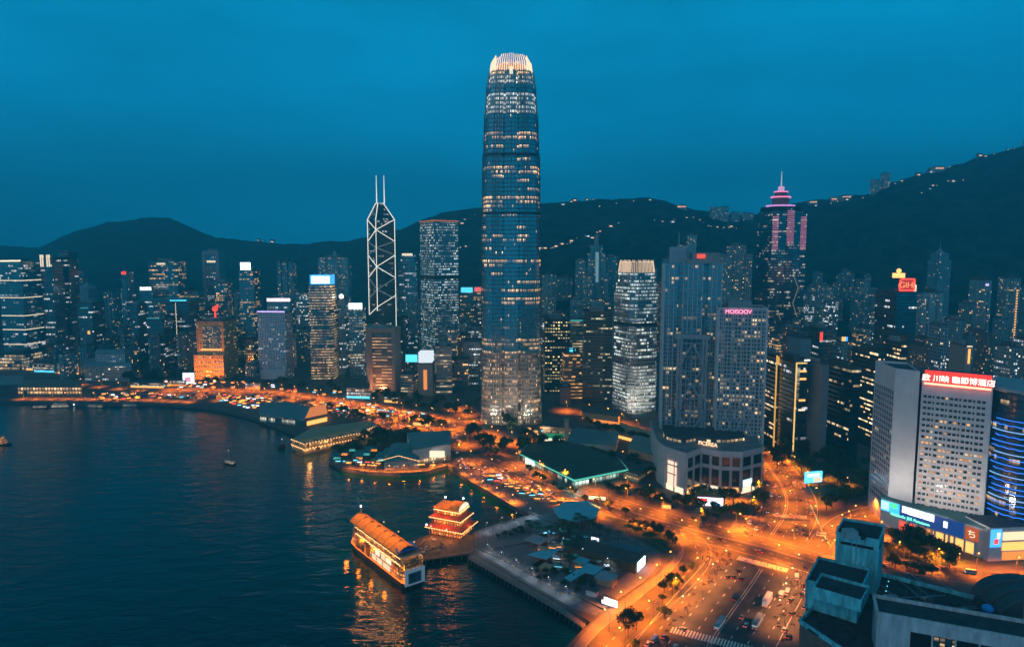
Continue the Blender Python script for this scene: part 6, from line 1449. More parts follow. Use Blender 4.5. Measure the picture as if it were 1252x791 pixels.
# blue water pool / dark planted rectangle
sheet('reflecting_pool', ccw(poly_px([(650, 690), (668, 698), (700, 676), (690, 668)])), GZ+.05, mat('pool_water', (.01, .02, .025), .1))
for pts in (((650, 655), (700, 640), (720, 648)), ((648, 628), (730, 664), (770, 690)), ((580, 668), (690, 722), (738, 745)), ((738, 745), (790, 710), (806, 692)), ((600, 672), (650, 662), (690, 700))):
    P_ = [G(*p_) for p_ in pts]; q = MB()
    for a, c in zip(P_, P_[1:]): q.bar((*a, GZ+.25), (*c, GZ+.25), .5, .5)
    o = q.build('planter_wall', M_['dconc']); tag(o, 'low dark planter wall running across the plaza', 'planter wall', 'low planter walls on the plaza')
pj = MB()
a0, a1, a2 = Vector(G(580, 672)), Vector(G(700, 743)), Vector(G(800, 700)); ud = (a1-a0).normalized(); vd = Vector((-ud.y, ud.x))
for k in range(0, 26):      # paving joints across the seawall strip
    c = a0+ud*(6+k*5.2); pj.face([(*(c+vd*1), GZ+.06), (*(c+ud*.35+vd*1), GZ+.06), (*(c+ud*.35+vd*17), GZ+.06), (*(c+vd*17), GZ+.06)])
for k in range(22):         # dark and pale bands by the shed
    c = Vector(G(715, 634))+(Vector(G(775, 672))-Vector(G(715, 634)))*(k/22); pj.face([(*c, GZ+.07), (*(c+Vector((.9, -.5))), GZ+.07), (*(c+Vector((15.9, 7.5))), GZ+.07), (*(c+Vector((15, 8))), GZ+.07)])
o = pj.build('paving_joints', M_['dconc']); o['kind'] = 'structure'

# ================================================================== TREES
def make_tree(label, h_, r_, nl, seed, lm_, group, flat=.75, ls=.55):
    rd = random.Random(seed); t = thing('tree', label, 'tree', (0, 0, 0), 0, group)
    b = MB(); th = h_*.42; b.tube((0, 0, 0), (0, 0, th), .28, 7, r2=.18)
    cl = []
    for k in range(7):
        a = 2*math.pi*k/7+rd.uniform(-.4, .4); rr_ = r_*rd.uniform(.35, .75); e = (rr_*math.cos(a), rr_*math.sin(a), th+rd.uniform(.15, .75)*(h_-th))
        b.tube((0, 0, th*rd.uniform(.7, 1)), e, .12, 5, r2=.05); cl.append((e, r_*rd.uniform(.32, .5)))
    cl.append(((0, 0, h_*.86), r_*.45)); b.build('trunk', M_['bark'], t)
    c = MB()
    for k in range(nl):
        ce, cr_ = rd.choice(cl); d = Vector((rd.gauss(0, 1), rd.gauss(0, 1), rd.gauss(0, .75))); d = d.normalized()*cr_*rd.uniform(.45, 1.05)
        p_ = Vector(ce)+d; n1 = Vector((rd.gauss(0, 1), rd.gauss(0, 1), rd.gauss(0, 1))).normalized(); n2 = n1.orthogonal().normalized(); n3 = n1.cross(n2); s_ = ls*rd.uniform(.6, 1.3)
        c.face([p_-n2*s_, p_+n3*s_*.6, p_+n2*s_, p_-n3*s_*.6], 0)
    c.build('crown', lm_, t); return t
TR = [make_tree('', 10, 4.6, 620, 1, M_['leaf'], ''), make_tree('', 8, 4.0, 520, 2, M_['leaf2'], ''), make_tree('', 12, 5.2, 700, 3, M_['leaf2'], '')]
def make_palm():
    t = thing('palm_tree', '', 'tree', (0, 0, 0)); b = MB(); b.tube((0, 0, 0), (.4, .2, 7.5), .22, 6, r2=.14); b.build('trunk', M_['bark'], t); c = MB()
    for k in range(13):
        a = 2*math.pi*k/13; pr = None
        for j in range(6):
            s_ = j/5; r_ = 3.3*s_; p_ = Vector((.4+r_*math.cos(a), .2+r_*math.sin(a), 7.5+1.1*math.sin(s_*2.4)-1.6*s_*s_)); wv = Vector((-math.sin(a), math.cos(a), 0))*(.45*(1-s_)+.1)
            if pr: c.face([pr[0]-pr[1], p_-wv, p_, pr[0]], 0); c.face([pr[0], p_, p_+wv, pr[0]+pr[1]], 0)
            pr = (p_, wv)
    c.build('crown', M_['leaf2'], t); return t
PALM = make_palm()
used = set()
def plant(src, px, py, s_, lb, gr, z=GZ):
    x, y = G(px, py, z); t = src if src.name not in used else dup(src, (0, 0, 0), 0)
    used.add(src.name); t.location = (x, y, z); t.rotation_euler = (0, 0, rng.uniform(0, 6.28)); t.scale = (s_, s_, s_*rng.uniform(.9, 1.15)); t['label'] = lb; t['group'] = gr
    return t
def trees_more():
    row([(640, 578), (690, 604), (735, 622), (770, 634)], 10, TR[:2], .5, .8, 'small tree on the seaward verge of the waterfront road', 'trees on the seaward verge', 2)
    row([(560, 505), (585, 500), (640, 535), (660, 540)], 16, TR, .9, 1.3, 'tree in the lamp-lit square beside the tallest tower', 'trees in the square beside the tallest tower', 8)
    row([(1000, 622), (1030, 618), (1070, 606)], 8, TR, .8, 1.1, 'tree on the inner side of the curving ramp', 'trees inside the curving ramp', 4)
    row([(848, 690), (832, 712), (800, 740)], 5, TR[1:2], .5, .7, 'low tree along the kerb between verge and avenue', 'low trees between verge and avenue', 2)
    row([(1080, 672), (1130, 688), (1170, 698)], 8, TR, .8, 1.1, 'tree in the second row before the hotel podium', 'second row of trees before the hotel podium', 3)
    row([(930, 552), (945, 560), (952, 574)], 6, TR, .8, 1.1, 'tree at the top end of the inland avenue', 'trees at the top of the inland avenue', 4)
    row([(420, 482), (470, 492), (560, 508)], 14, TR[:2], .8, 1.2, 'tree on the square below the central towers', 'trees on the square below the towers', 6)
    row([(610, 660), (640, 650), (650, 645)], 8, TR[1:2], .35, .55, 'small shrub tree on the plaza near the pavilion', 'shrubs on the plaza near the pavilion', 3)
    row([(668, 700), (690, 706), (725, 720)], 12, TR[1:2], .3, .5, 'dark shrub beside the plaza awnings', 'dark shrubs beside the awnings', 3)
    row([(700, 560), (770, 570), (800, 590)], 9, TR, .8, 1.1, 'tree among the low halls left of the mall', 'trees among the low halls', 5)
# single trees that can be told apart
for px, py, s_, k, lb in ((822, 727, 1.15, 0, 'tall open-crowned tree on the orange verge beside the avenue'), (812, 724, .85, 1, 'slimmer tree leaning against the tall open-crowned one'), (812, 756, .95, 1, 'round dark bush-like tree below the tall open-crowned one'), (768, 780, 1.1, 2, 'tree at the bottom edge next to the seawall corner lamp'),
                          (778, 770, .9, 0, 'tree with a leaning crown just above the bottom edge tree'), (776, 795, .7, 1, 'small round tree at the very bottom by the slip road')):
    plant(TR[k], px, py, s_, lb, 'trees on the orange verge')
def row(pts_px, n, srcs, smin, smax, lb, gr, jit=3):
    P_ = [G(*p_) for p_ in pts_px]; T_ = plen(P_)
    for k in range(n):
        (x, y), _h = along(P_, T_*(k+.5)/n); src = rng.choice(srcs); t = src if src.name not in used else dup(src, (0, 0, 0), 0); used.add(src.name)
        t.location = (x+rng.uniform(-jit, jit), y+rng.uniform(-jit, jit), GZ); s_ = 1.22*rng.uniform(smin, smax); t.scale = (s_, s_, s_*rng.uniform(.85, 1.1)); t.rotation_euler = (0, 0, rng.uniform(0, 6.28)); t['label'] = lb; t['group'] = gr
row([(772, 642), (800, 650), (818, 660), (824, 668)], 9, TR[1:2], .55, .8, 'dense dark hedge tree beside the slip road bend', 'hedge trees by the slip road', 1.5)
row([(745, 600), (790, 612), (830, 620), (870, 626)], 16, TR[:2], .7, 1.1, 'street tree along the roadside before the mall', 'street trees before the mall', 5)
row([(855, 640), (900, 636), (930, 622), (936, 606)], 12, TR[:2], .8, 1.2, 'street tree at the mall corner by the crossing', 'trees at the mall corner', 5)
row([(845, 612), (880, 616), (905, 615)], 7, TR[2:3], .7, 1.0, 'big tree standing close against the mall front', 'trees against the mall front', 3)
row([(960, 568), (985, 580), (1010, 592), (1050, 600)], 13, TR, .9, 1.4, 'park tree between the avenue and the dark glass offices', 'park trees below the dark glass offices', 8)
row([(950, 556), (1000, 562), (1060, 580)], 14, TR[1:], 1.0, 1.5, 'tall dark park tree at the foot of the dark glass offices', 'tall park trees at the foot of the offices', 8)
row([(1088, 668), (1120, 676), (1150, 684), (1175, 690)], 9, TR, .9, 1.25, 'full-crowned tree before the hotel podium', 'trees before the hotel podium', 3)
row([(1085, 690), (1110, 698), (1140, 706)], 6, TR[1:2], .6, .8, 'low round tree in the hotel street verge', 'low trees in the hotel verge', 2)
row([(600, 548), (625, 555), (650, 548), (690, 552)], 11, TR, .9, 1.3, 'tree in the grove at the foot of the tallest tower', 'grove at the foot of the tallest tower', 6)
row([(572, 530), (590, 546), (610, 560)], 8, TR, .8, 1.2, 'tree beside the street left of the tallest tower', 'trees left of the tallest tower', 6)
row([(420, 560), (450, 550), (480, 545), (515, 540)], 20, TR, .8, 1.25, 'dark tree on the garden peninsula', 'trees of the garden peninsula', 6)
row([(440, 545), (470, 540), (500, 538)], 9, TR[2:], .8, 1.2, 'taller tree at the back of the garden peninsula', 'taller trees of the garden peninsula', 5)
row([(405, 505), (440, 515), (500, 522), (540, 530)], 14, TR, .8, 1.2, 'roadside tree behind the garden peninsula', 'roadside trees behind the peninsula', 6)
row([(240, 468), (300, 474), (360, 478), (440, 486), (520, 496), (585, 512)], 26, TR, .9, 1.4, 'street tree at the foot of the central towers', 'street trees at the foot of the central towers', 9)
row([(155, 470), (180, 470), (225, 468)], 14, TR[1:], 1.1, 1.7, 'dark park tree before the gateway-shaped block', 'dark park trees before the gateway block', 8)
row([(720, 522), (760, 536), (800, 545)], 10, TR, .8, 1.2, 'tree near the bright crowned tower', 'trees near the bright crowned tower', 5)
row([(644, 652), (660, 660), (700, 655), (690, 700)], 26, [PALM], .8, 1.1, 'palm on the waterside plaza', 'palms on the waterside plaza', 6)
row([(700, 640), (730, 655), (755, 668)], 12, [PALM], .75, 1.0, 'palm beside the market shed', 'palms beside the market shed', 3)
row([(650, 700), (700, 722), (712, 715)], 6, TR[1:2], .35, .55, 'small shrub tree in the plaza planters', 'small trees in the plaza planters', 4)
trees_more()
for o in TR+[PALM]:
    if o.name not in used: bpy.data.objects.remove(o)

# ================================================================== STREET LAMPS
SOD = (1.0, .185, .005)
def make_lamp(label, h_, em, col, e, gr, arm=2.2, hr=.42):
    t = thing('street_lamp', label, 'street lamp', (0, 0, 0), 0, gr); b = MB(); b.tube((0, 0, 0), (0, 0, h_), .14, 6, r2=.08); b.build('pole', M_['steel'], t)
    b = MB(); b.tube((0, 0, h_-.2), (arm, 0, h_+.4), .07, 5); b.build('arm', M_['steel'], t)
    b = MB(); b.ball((arm+.3, 0, h_+.3), hr, n=4, sz=.6); b.build('lamp_head', em, t)
    l = add_spot(t, (arm+.3, 0, h_-.4), e, col); return t
LAMP_E = 68000
L0_ = make_lamp('', 11, M_['L_or'], SOD, LAMP_E, '')
L3_ = make_lamp('', 12, glow('soft_sodium_bulb', (1, .5, .2), 12), (1, .30, .07), 30000, '')
L1_ = make_lamp('', 6, M_['L_wh'], (.85, .9, 1), 1400, '', 1, .2)
L2_ = make_lamp('', 6, glow('amber_bulb', (1, .45, .12), 10), (1, .21, .012), 24000, '')
def lamps(P_, n, src, lb, gr, off=0, s_=1):
    Q_ = offs(P_, off) if off else P_; T_ = plen(Q_)
    for k in range(n):
        (x, y), h_ = along(Q_, T_*(k+.5)/n); t = src if src.name not in used else dup(src, (0, 0, 0), 0); used.add(src.name)
        t.location = (x, y, GZ); t.rotation_euler = (0, 0, h_+(math.pi/2 if off < 0 else -math.pi/2)); t['label'] = lb; t['group'] = gr; t.scale = (s_, s_, s_)
def px(*pts): return [G(*p_) for p_ in pts]
RAh = RA[int(len(RA)*.45):]
lamps(RAh, 11, L0_, 'tall sodium street lamp on the sea side of the waterfront road', 'street lamps on the sea side of the waterfront road', -18)
lamps(RAh, 11, L0_, 'tall sodium street lamp on the city side of the waterfront road', 'street lamps on the city side of the waterfront road', 15)
lamps(RA[:int(len(RA)*.45)], 12, L0_, 'sodium lamp on the far stretch of the waterfront road', 'street lamps on the far waterfront road', 16)
lamps(RB, 6, L0_, 'sodium lamp along the left kerb of the inland avenue', 'street lamps on the inland avenue left kerb', 23)
lamps(RB, 6, L0_, 'sodium lamp along the right kerb of the inland avenue', 'street lamps on the inland avenue right kerb', -23)
lamps(px((900, 690), (868, 725), (830, 770)), 4, L3_, 'sodium lamp along the left kerb of the wide avenue', 'street lamps on the wide avenue left kerb', 0)
lamps(px((985, 695), (970, 730), (955, 775)), 4, L3_, 'sodium lamp along the right kerb of the wide avenue', 'street lamps on the wide avenue right kerb', 0)
lamps(RB, 7, L0_, 'sodium lamp on the median of the inland avenue', 'street lamps on the inland avenue median', .5)
lamps(px((1030, 640), (1060, 650), (1090, 660)), 3, L0_, 'sodium lamp on the lot between the ramp and the hotel', 'street lamps beside the ramp')
lamps(RF, 6, L0_, 'sodium lamp along the curving slip road', 'street lamps on the slip road', 9)
lamps(px((832, 690), (800, 722), (762, 752), (735, 785)), 5, L0_, 'sodium lamp on the orange verge', 'street lamps on the orange verge', 0)
lamps(RD, 5, L0_, 'sodium lamp along the curving ramp', 'street lamps on the curving ramp', -8)
lamps(RE, 7, L0_, 'sodium lamp along the street before the hotel', 'street lamps in the hotel street', 11)
lamps(RG, 6, L0_, 'sodium lamp along the street left of the tallest tower', 'street lamps left of the tallest tower', 9)
lamps(px((560, 576), (600, 600), (640, 618)), 5, L2_, 'low amber lamp on the shore promenade', 'amber lamps on the shore promenade')
lamps(px((585, 652), (620, 640), (655, 628)), 4, L1_, 'low white lamp on the plaza edge', 'white lamps on the plaza edge')
lamps(px((590, 672), (650, 705), (705, 735)), 6, L1_, 'low white lamp on the seawall walk', 'white lamps on the seawall walk')
lamps(px((660, 650), (710, 680), (760, 700)), 4, L1_, 'low white lamp in the plaza court', 'white lamps in the plaza court')
lamps(px((420, 572), (470, 577), (520, 575), (548, 567)), 8, L2_, 'low amber lamp on the peninsula quay', 'amber lamps on the peninsula quay')
lamps(px((20, 487), (100, 487), (180, 488), (240, 491)), 13, L2_, 'amber lamp on the far quay', 'amber lamps on the far quay', 0, 1.3)
lamps(px((200, 476), (260, 476), (330, 478), (420, 490), (500, 505), (560, 515)), 20, L0_, 'sodium lamp at the foot of the central towers', 'street lamps at the foot of the central towers')
lamps(px((10, 450), (90, 450), (160, 462), (220, 464)), 8, L0_, 'sodium lamp between the far towers', 'street lamps between the far towers')
lamps(px((640, 538), (690, 536), (734, 534), (764, 556), (768, 578)), 7, L2_, 'amber lamp among the low halls behind the waterfront road', 'amber lamps among the low halls')
lamps(px((680, 500), (740, 508), (790, 530)), 5, L0_, 'sodium lamp behind the bright crowned tower', 'street lamps behind the bright crowned tower')
lamps(px((960, 560), (1000, 580), (1050, 596)), 5, L2_, 'amber lamp under the park trees', 'amber lamps under the park trees')
lamps(px((1100, 664), (1140, 678), (1185, 690)), 4, L2_, 'amber lamp before the hotel podium', 'amber lamps before the hotel podium')
lamps(px((830, 608), (870, 612), (915, 610)), 4, L2_, 'amber lamp at the mall entrance', 'amber lamps at the mall entrance')
lamps(px((672, 548), (640, 544), (606, 540), (588, 528)), 6, L0_, 'sodium lamp in the square at the foot of the tallest tower', 'street lamps in the square by the tallest tower')
lamps(px((560, 530), (530, 526), (500, 524), (450, 514)), 5, L0_, 'sodium lamp behind the pier halls', 'street lamps behind the pier halls')
lamps(px((10, 474), (100, 470), (180, 478), (250, 486), (310, 494)), 11, L2_, 'amber lamp in the second row behind the far quay', 'amber lamps in the second row of the far quay', 0, 1.4)
lamps(px((700, 572), (780, 596), (812, 606)), 4, L2_, 'amber lamp on the lane between green-roofed hall and mall', 'amber lamps on the lane by the mall')
# small lights up the dark hills, each on a little house
rh = random.Random(21)
hs = None
HL = glow('hill_house_light', (1, .6, .35), 2.5); HL2 = glow('hill_house_white', (.8, .9, 1), 1.8)
def make_hh(m_):
    t = thing('hill_house', '', 'house', (0, 0, 0)); b = MB(); b.box(-7, 7, -5, 5, 0, 7); b.build('walls', M_['conc'], t); b = MB(); b.prism([(-8, -6), (8, -6), (8, 6), (-8, 6)], 7.02, 10, 0, 0, top=[(-7, -.2), (7, -.2), (7, .2), (-7, .2)]); b.build('roof', M_['roof'], t)
    b = MB(); b.box(-5, 3, -5.4, -5.05, 2, 4.6); b.build('lit_window', m_, t); return t
HA, HB = make_hh(HL), make_hh(HL2)
HR = [(495, 585, .62, .70, 8), (540, 592, .78, .9, 5), (664, 700, .55, .60, 9), (690, 760, .60, .72, 12), (690, 735, .9, .97, 6), (740, 800, .84, .9, 4), (800, 860, .7, .78, 7), (1075, 1120, .95, .99, 5), (1120, 1180, .80, .83, 8), (1130, 1160, .97, 1.0, 6), (1190, 1245, .98, 1.0, 5), (1000, 1060, .93, .96, 5), (180, 245, .93, .96, 4), (300, 370, .9, .96, 5), (860, 905, .74, .84, 9)]
hh_list = [(a_+(c_-a_)*(i+rh.uniform(-.6, .6))/n__, k0+(k1-k0)*(i/n__)+rh.gauss(0, .006)) for a_, c_, k0, k1, n__ in HR for i in range(n__)]
for pxx, kk in hh_list:
    x, y, zz = hill_h(pxx, kk); src = HA if rh.random() < .75 else HB
    t = src if src.name not in used else dup(src, (0, 0, 0), 0); used.add(src.name); t.location = (x, y, zz+.5); t.rotation_euler = (0, 0, rh.uniform(-.4, .4)); s_ = rh.choice((.3, .4, .5, .6, .8, 1.2))*y/2400; t.scale = (s_, s_, s_)
    where = 'left hill' if pxx < 460 else 'hillside behind the speckled tower' if pxx < 600 else 'middle hillside' if pxx < 900 else 'ridge of the right-hand mountain'
    t['label'] = 'small %s lit house on the %s' % ('orange' if src is HA else 'white', where); t['group'] = t['label'] + 's'
b = MB(); x, y, zz = hill_h(1243, 1.0); t = thing('radio_mast', 'thin radio mast with a lamp on the highest peak', 'mast', (x, y, zz)); b.tube((0, 0, -4), (0, 0, 24), .7, 5, r2=.3); b.build('pole', M_['steel'], t); b = MB(); b.ball((0, 0, 25), 2.2, n=4); b.build('lamp', HL2, t)

# ================================================================== VEHICLES
HLm = glow('headlight', (1, .92, .75), 4); TLm = glow('taillight', (1, .05, .02), 2.5)
GLS = mat('car_glass', (.01, .015, .02), .1)
def make_car(col, L0, W0, H0, kind):
    t = thing({'car': 'car', 'van': 'van', 'bus': 'bus', 'taxi': 'taxi'}[kind], '', {'car': 'car', 'van': 'van', 'bus': 'bus', 'taxi': 'taxi'}[kind], (0, 0, 0))
    m_ = mat('car_paint', col, .35, coat=.5); b = MB(); z0 = .35
    if kind in ('car', 'taxi'):
        b.prism([(-L0/2, -W0/2), (L0/2, -W0/2), (L0/2, W0/2), (-L0/2, W0/2)], z0, .85, 0, 0, top=scaled([(-L0/2, -W0/2), (L0/2, -W0/2), (L0/2, W0/2), (-L0/2, W0/2)], .97), bottom=True)
        b.build('body', m_, t); b = MB()
        A = [(-L0*.40, -W0*.46), (L0*.24, -W0*.46), (L0*.24, W0*.46), (-L0*.40, W0*.46)]; B_ = [(-L0*.28, -W0*.38), (L0*.10, -W0*.38), (L0*.10, W0*.38), (-L0*.28, W0*.38)]
        b.prism(A, .86, H0-.06, 0, -1, top=B_); b.build('windows', GLS, t); b = MB(); b.prism(B_, H0-.06, H0, 0, 0, bottom=True); b.build('roof', m_ if kind == 'car' else mat('taxi_roof', (.6, .6, .6), .4), t)
    else:
        b.box(-L0/2, L0/2, -W0/2, W0/2, z0, H0*(.5 if kind == 'van' else .42)); b.box(-L0/2, L0/2-.2, -W0/2, W0/2, H0*(.78 if kind == 'van' else .60), H0); b.build('body', m_, t)
        b = MB(); b.box(-L0/2+.05, L0/2-.1, -W0/2+.04, W0/2-.04, H0*(.5 if kind == 'van' else .42)+.01, H0*(.78 if kind == 'van' else .60)-.01); b.build('windows', GLS if kind == 'van' else glow('bus_saloon', (.8, .9, 1), .5), t)
    w0 = MB(); w0.tube((0, -.12, 0), (0, .12, 0), .34, 10); wh = w0.build('wheel', M_['black'], t); wh.location = (-L0*.32, -W0/2+.1, .34)
    for x_, y_ in ((L0*.32, -W0/2+.1), (-L0*.32, W0/2-.1), (L0*.32, W0/2-.1)): o = wh.copy(); COL.objects.link(o); adopt(o, t); o.location = (x_, y_, .34)
    for y_ in (-W0*.33, W0*.33):
        b = MB(); b.box(L0/2-.05, L0/2+.06, y_-.22, y_+.22, .55, .78); b.build('headlight', HLm, t); b = MB(); b.box(-L0/2-.06, -L0/2+.05, y_-.22, y_+.22, .55, .78); b.build('taillight', TLm, t)
    return t
CARS = [('dark saloon car', make_car((.02, .02, .025), 4.6, 1.85, 1.45, 'car')), ('white saloon car', make_car((.6, .6, .6), 4.6, 1.85, 1.45, 'car')), ('silver hatchback', make_car((.3, .31, .33), 4.1, 1.8, 1.5, 'car')), ('red taxi with a pale roof', make_car((.5, .03, .02), 4.6, 1.8, 1.5, 'taxi')),
        ('white van', make_car((.6, .6, .62), 5.6, 2.0, 2.3, 'van')), ('dark blue van', make_car((.03, .05, .12), 5.4, 2.0, 2.2, 'van'))]
CARS_T = CARS[:3]+CARS[:3]+CARS[4:]+CARS[3:4]
BUS = [('double-deck bus with a grey-green roof', make_car((.25, .30, .28), 11.5, 2.6, 4.2, 'bus')), ('white double-deck bus', make_car((.6, .62, .64), 11.5, 2.6, 4.2, 'bus')), ('teal single-deck bus', make_car((.05, .35, .40), 11, 2.5, 3.1, 'bus'))]
def make_bike():
    t = thing('motorcycle', '', 'motorcycle', (0, 0, 0)); b = MB()
    for x_ in (-.65, .65):
        b.tube((x_, -.07, .32), (x_, .07, .32), .32, 12)
    b.build('wheels', M_['black'], t); b = MB(); b.box(-.5, .45, -.18, .18, .45, .8); b.bar((.45, 0, .7), (.7, 0, .32), .1, .1); b.bar((.4, -.35, 1.0), (.4, .35, 1.0), .06, .06); b.build('body', mat('bike_paint', (.25, .08, .05), .4), t)
    b = MB(); b.box(-.75, .1, -.16, .16, .81, .93); b.build('seat', M_['black'], t); return t
BIKE = make_bike()
def put(src, x, y, h_, lb, gr):
    t = src if src.name not in used else dup(src, (0, 0, 0), 0); used.add(src.name); t.location = (x, y, GZ+.07); t.rotation_euler = (0, 0, h_); t['label'] = lb; t['group'] = gr; return t
rc = random.Random(33)
placed = []
def traffic(P_, offl, n, where, s0=0, s1=None, kinds=None):
    for o_ in offl:
        Q_ = offs(P_, o_); T_ = plen(Q_); e_ = min(s1 or T_, T_)
        m_ = max(1, int(n)); 
        for k in range(m_):
            s_ = s0+(e_-s0)*(k+rc.uniform(.15, .85))/m_; (x, y), h_ = along(Q_, s_)
            if any((x-a)**2+(y-c)**2 < 36 for a, c in placed): continue
            placed.append((x, y)); lb, src = rc.choice(kinds or CARS_T); put(src, x, y, h_+(0 if o_ < 0 else math.pi), lb+' '+where, lb+'s '+where)
traffic(RB, (-17, -10, -4, 5, 11, 17), 7, 'in the traffic on the inland avenue', 20)
traffic(RA, (-13, -8, -3, 3, 8, 13), 8, 'on the waterfront road before the pier halls', 130, 420)
traffic(RA, (-13, -8, 8, 13), 4, 'on the waterfront road near the crossing', 420, 690)
traffic(RA, (-13, -8, -3, 3, 8, 13), 6, 'on the far stretch of the waterfront road', 0, 130)
traffic(RE, (-5, 5), 4, 'in the street before the hotel', 10, 150)
traffic(RG, (-4, 4), 4, 'in the street left of the tallest tower')
# the wide avenue, set one by one
hA = math.atan2(*(lambda a, c: (c[1]-a[1], c[0]-a[0]))(G(886, 752), G(918, 708)))
for px_, py_, src, lb, da in ((938, 737, BUS[1], 'white-roofed double-deck bus standing by the right kerb of the wide avenue', 0), (926, 764, BUS[0], 'grey-green double-deck bus behind the white-roofed one', 0), (880, 765, BUS[2], 'long pale teal bus near the lower crossing', 0), (899, 732, CARS[5], 'small blue van alone in the middle lanes of the wide avenue', 0),
                              (897, 706, CARS[0], 'dark car just below the upper crossing', 0), (905, 708, CARS[0], 'dark car beside another just below the upper crossing', .1), (890, 706, CARS[0], 'dark car left of the pair below the upper crossing', -.1), (903, 699, CARS[0], 'dark car nearest to the upper crossing', 0), (912, 765, CARS[1], 'white car beside the grey-green bus', 0), (907, 755, CARS[2], 'silver car in the lane left of the buses', 0), (825, 792, CARS[1], 'white car at the bottom edge left of the lower crossing', 0),
                              (836, 770, CARS[2], 'silver car parked on the left side strip of the avenue', 1.2), (928, 675, CARS[3], 'red taxi crossing the junction', 1.3), (880, 660, CARS[0], 'dark car waiting at the mall corner', 1.2), (848, 634, CARS[0], 'dark saloon in front of the mall trees', .9), (865, 640, CARS[0], 'second dark saloon in front of the mall trees', .9), (800, 783, CARS[4], 'white van parked at the bottom of the slip road', 0), (792, 788, CARS[1], 'white car parked beside the van on the slip road', 0.1), (812, 779, CARS[2], 'silver car above the parked white van', 0),
                              (978, 650, CARS[2], 'silver car turning in the right lanes of the inland avenue', 1.5), (985, 655, CARS[0], 'dark car turning behind the silver one', 1.5), (1004, 655, CARS[4], 'white van queuing beside the green-lit fence', 1.9), (1010, 662, CARS[2], 'silver car queuing beside the green-lit fence', 1.9)):
    x, y = G(px_, py_); src = src[1]; put(src, x, y, hA+da, lb, 'vehicles about the junction')
rk = random.Random(4)
def scatter(src_list, poly, n, lb, gr, rz=None, mind=1.4):
    xs = [p_[0] for p_ in poly]; ys = [p_[1] for p_ in poly]; got = []; tries = 0
    def inside(x, y):
        c = False; j = len(poly)-1
        for i in range(len(poly)):
            if (poly[i][1] > y) != (poly[j][1] > y) and x < (poly[j][0]-poly[i][0])*(y-poly[i][1])/(poly[j][1]-poly[i][1])+poly[i][0]: c = not c
            j = i
        return c
    while len(got) < n and tries < n*60:
        tries += 1; x, y = rk.uniform(min(xs), max(xs)), rk.uniform(min(ys), max(ys)); X_, Y_ = G(x, y)
        if not inside(x, y) or any((X_-a)**2+(Y_-c)**2 < mind**2 for a, c in got): continue
        got.append((X_, Y_)); k = rk.randrange(len(src_list)); put(src_list[k], X_, Y_, rk.uniform(0, 6.28) if rz is None else rz+rk.uniform(-.25, .25), lb if isinstance(lb, str) else lb[k], gr if isinstance(gr, str) else gr[k])
scatter([BIKE], [(866, 672), (888, 672), (896, 684), (872, 712), (858, 716), (862, 690)], 46, 'motorcycle parked in the cluster at the head of the wide avenue', 'motorcycles parked at the head of the wide avenue')
scatter([BIKE], [(832, 735), (862, 716), (856, 730), (820, 790), (800, 786)], 16, 'motorcycle parked on the left strip of the wide avenue', 'motorcycles on the left strip of the avenue')
scatter([BIKE], [(958, 700), (985, 695), (978, 760), (950, 790), (946, 770)], 30, 'motorcycle parked along the right kerb of the wide avenue', 'motorcycles along the right kerb of the avenue')
scatter([BIKE], [(898, 640), (936, 636), (938, 648), (915, 658)], 24, 'motorcycle parked on the mall corner island', 'motorcycles on the mall corner island')
scatter([CARS[1][1], CARS[4][1], CARS[0][1]], [(958, 700), (990, 694), (985, 750), (958, 790), (950, 785)], 12, ['white car parked at the right kerb among motorcycles', 'white van parked at the right kerb among motorcycles', 'dark car parked at the right kerb among motorcycles'], ['white cars at the right kerb', 'white vans at the right kerb', 'dark cars at the right kerb'], hA, 5)
# dense parked and queuing traffic round the far waterfront
scatter([c[1] for c in CARS[:5]], [(255, 478), (330, 478), (440, 492), (560, 515), (560, 535), (470, 520), (400, 505), (300, 492), (255, 487)], 95, [c[0]+' in the crowded streets below the central towers' for c in CARS[:5]], [c[0]+'s below the central towers' for c in CARS[:5]], None, 6)
scatter([c[1] for c in CARS[:5]], [(560, 552), (600, 568), (680, 600), (660, 612), (600, 590), (558, 568)], 26, [c[0]+' parked along the shore promenade' for c in CARS[:5]], [c[0]+'s along the shore promenade' for c in CARS[:5]], R(-55), 6)

# ================================================================== STALLS WITH LIGHTS, along the crowded far waterfront
def make_stall(m_, rm_):
    t = thing('market_stall', '', 'market stall', (0, 0, 0)); q = MB()
    for x_ in (-2.6, 2.6):
        for y_ in (-1.8, 1.8): q.tube((x_, y_, 0), (x_, y_, 2.8), .08, 5)
    q.build('posts', M_['steel'], t); b = MB(); b.prism([(-3, -2.2), (3, -2.2), (3, 2.2), (-3, 2.2)], 2.8, 3.9, 0, 0, top=[(-.3, -.2), (.3, -.2), (.3, .2), (-.3, .2)], bottom=True); b.build('tent_roof', rm_, t)
    b = MB(); b.box(-2.4, 2.4, -1.7, -1.2, 0, 1.1); b.build('counter', M_['tan'], t); b = MB(); b.box(-2.3, 2.3, 1.2, 1.4, 1.0, 2.6); b.build('lit_back', m_, t); return t
ST0 = [('stall with orange light and a tan roof', make_stall(glow('stall_or', (1, .30, .05), 4.5), M_['tan'])), ('stall with white light and a white roof', make_stall(glow('stall_wh', (.9, .95, 1), 3.5), M_['white'])), ('stall with red light and a brown roof', make_stall(glow('stall_rd', (1, .08, .06), 3), M_['brown'])), ('stall with cyan light and a teal roof', make_stall(glow('stall_cy', (.2, .8, 1), 2.5), M_['groof']))]
ST = [ST0[0], ST0[0], ST0[0], ST0[1], ST0[2], ST0[0], ST0[3]]
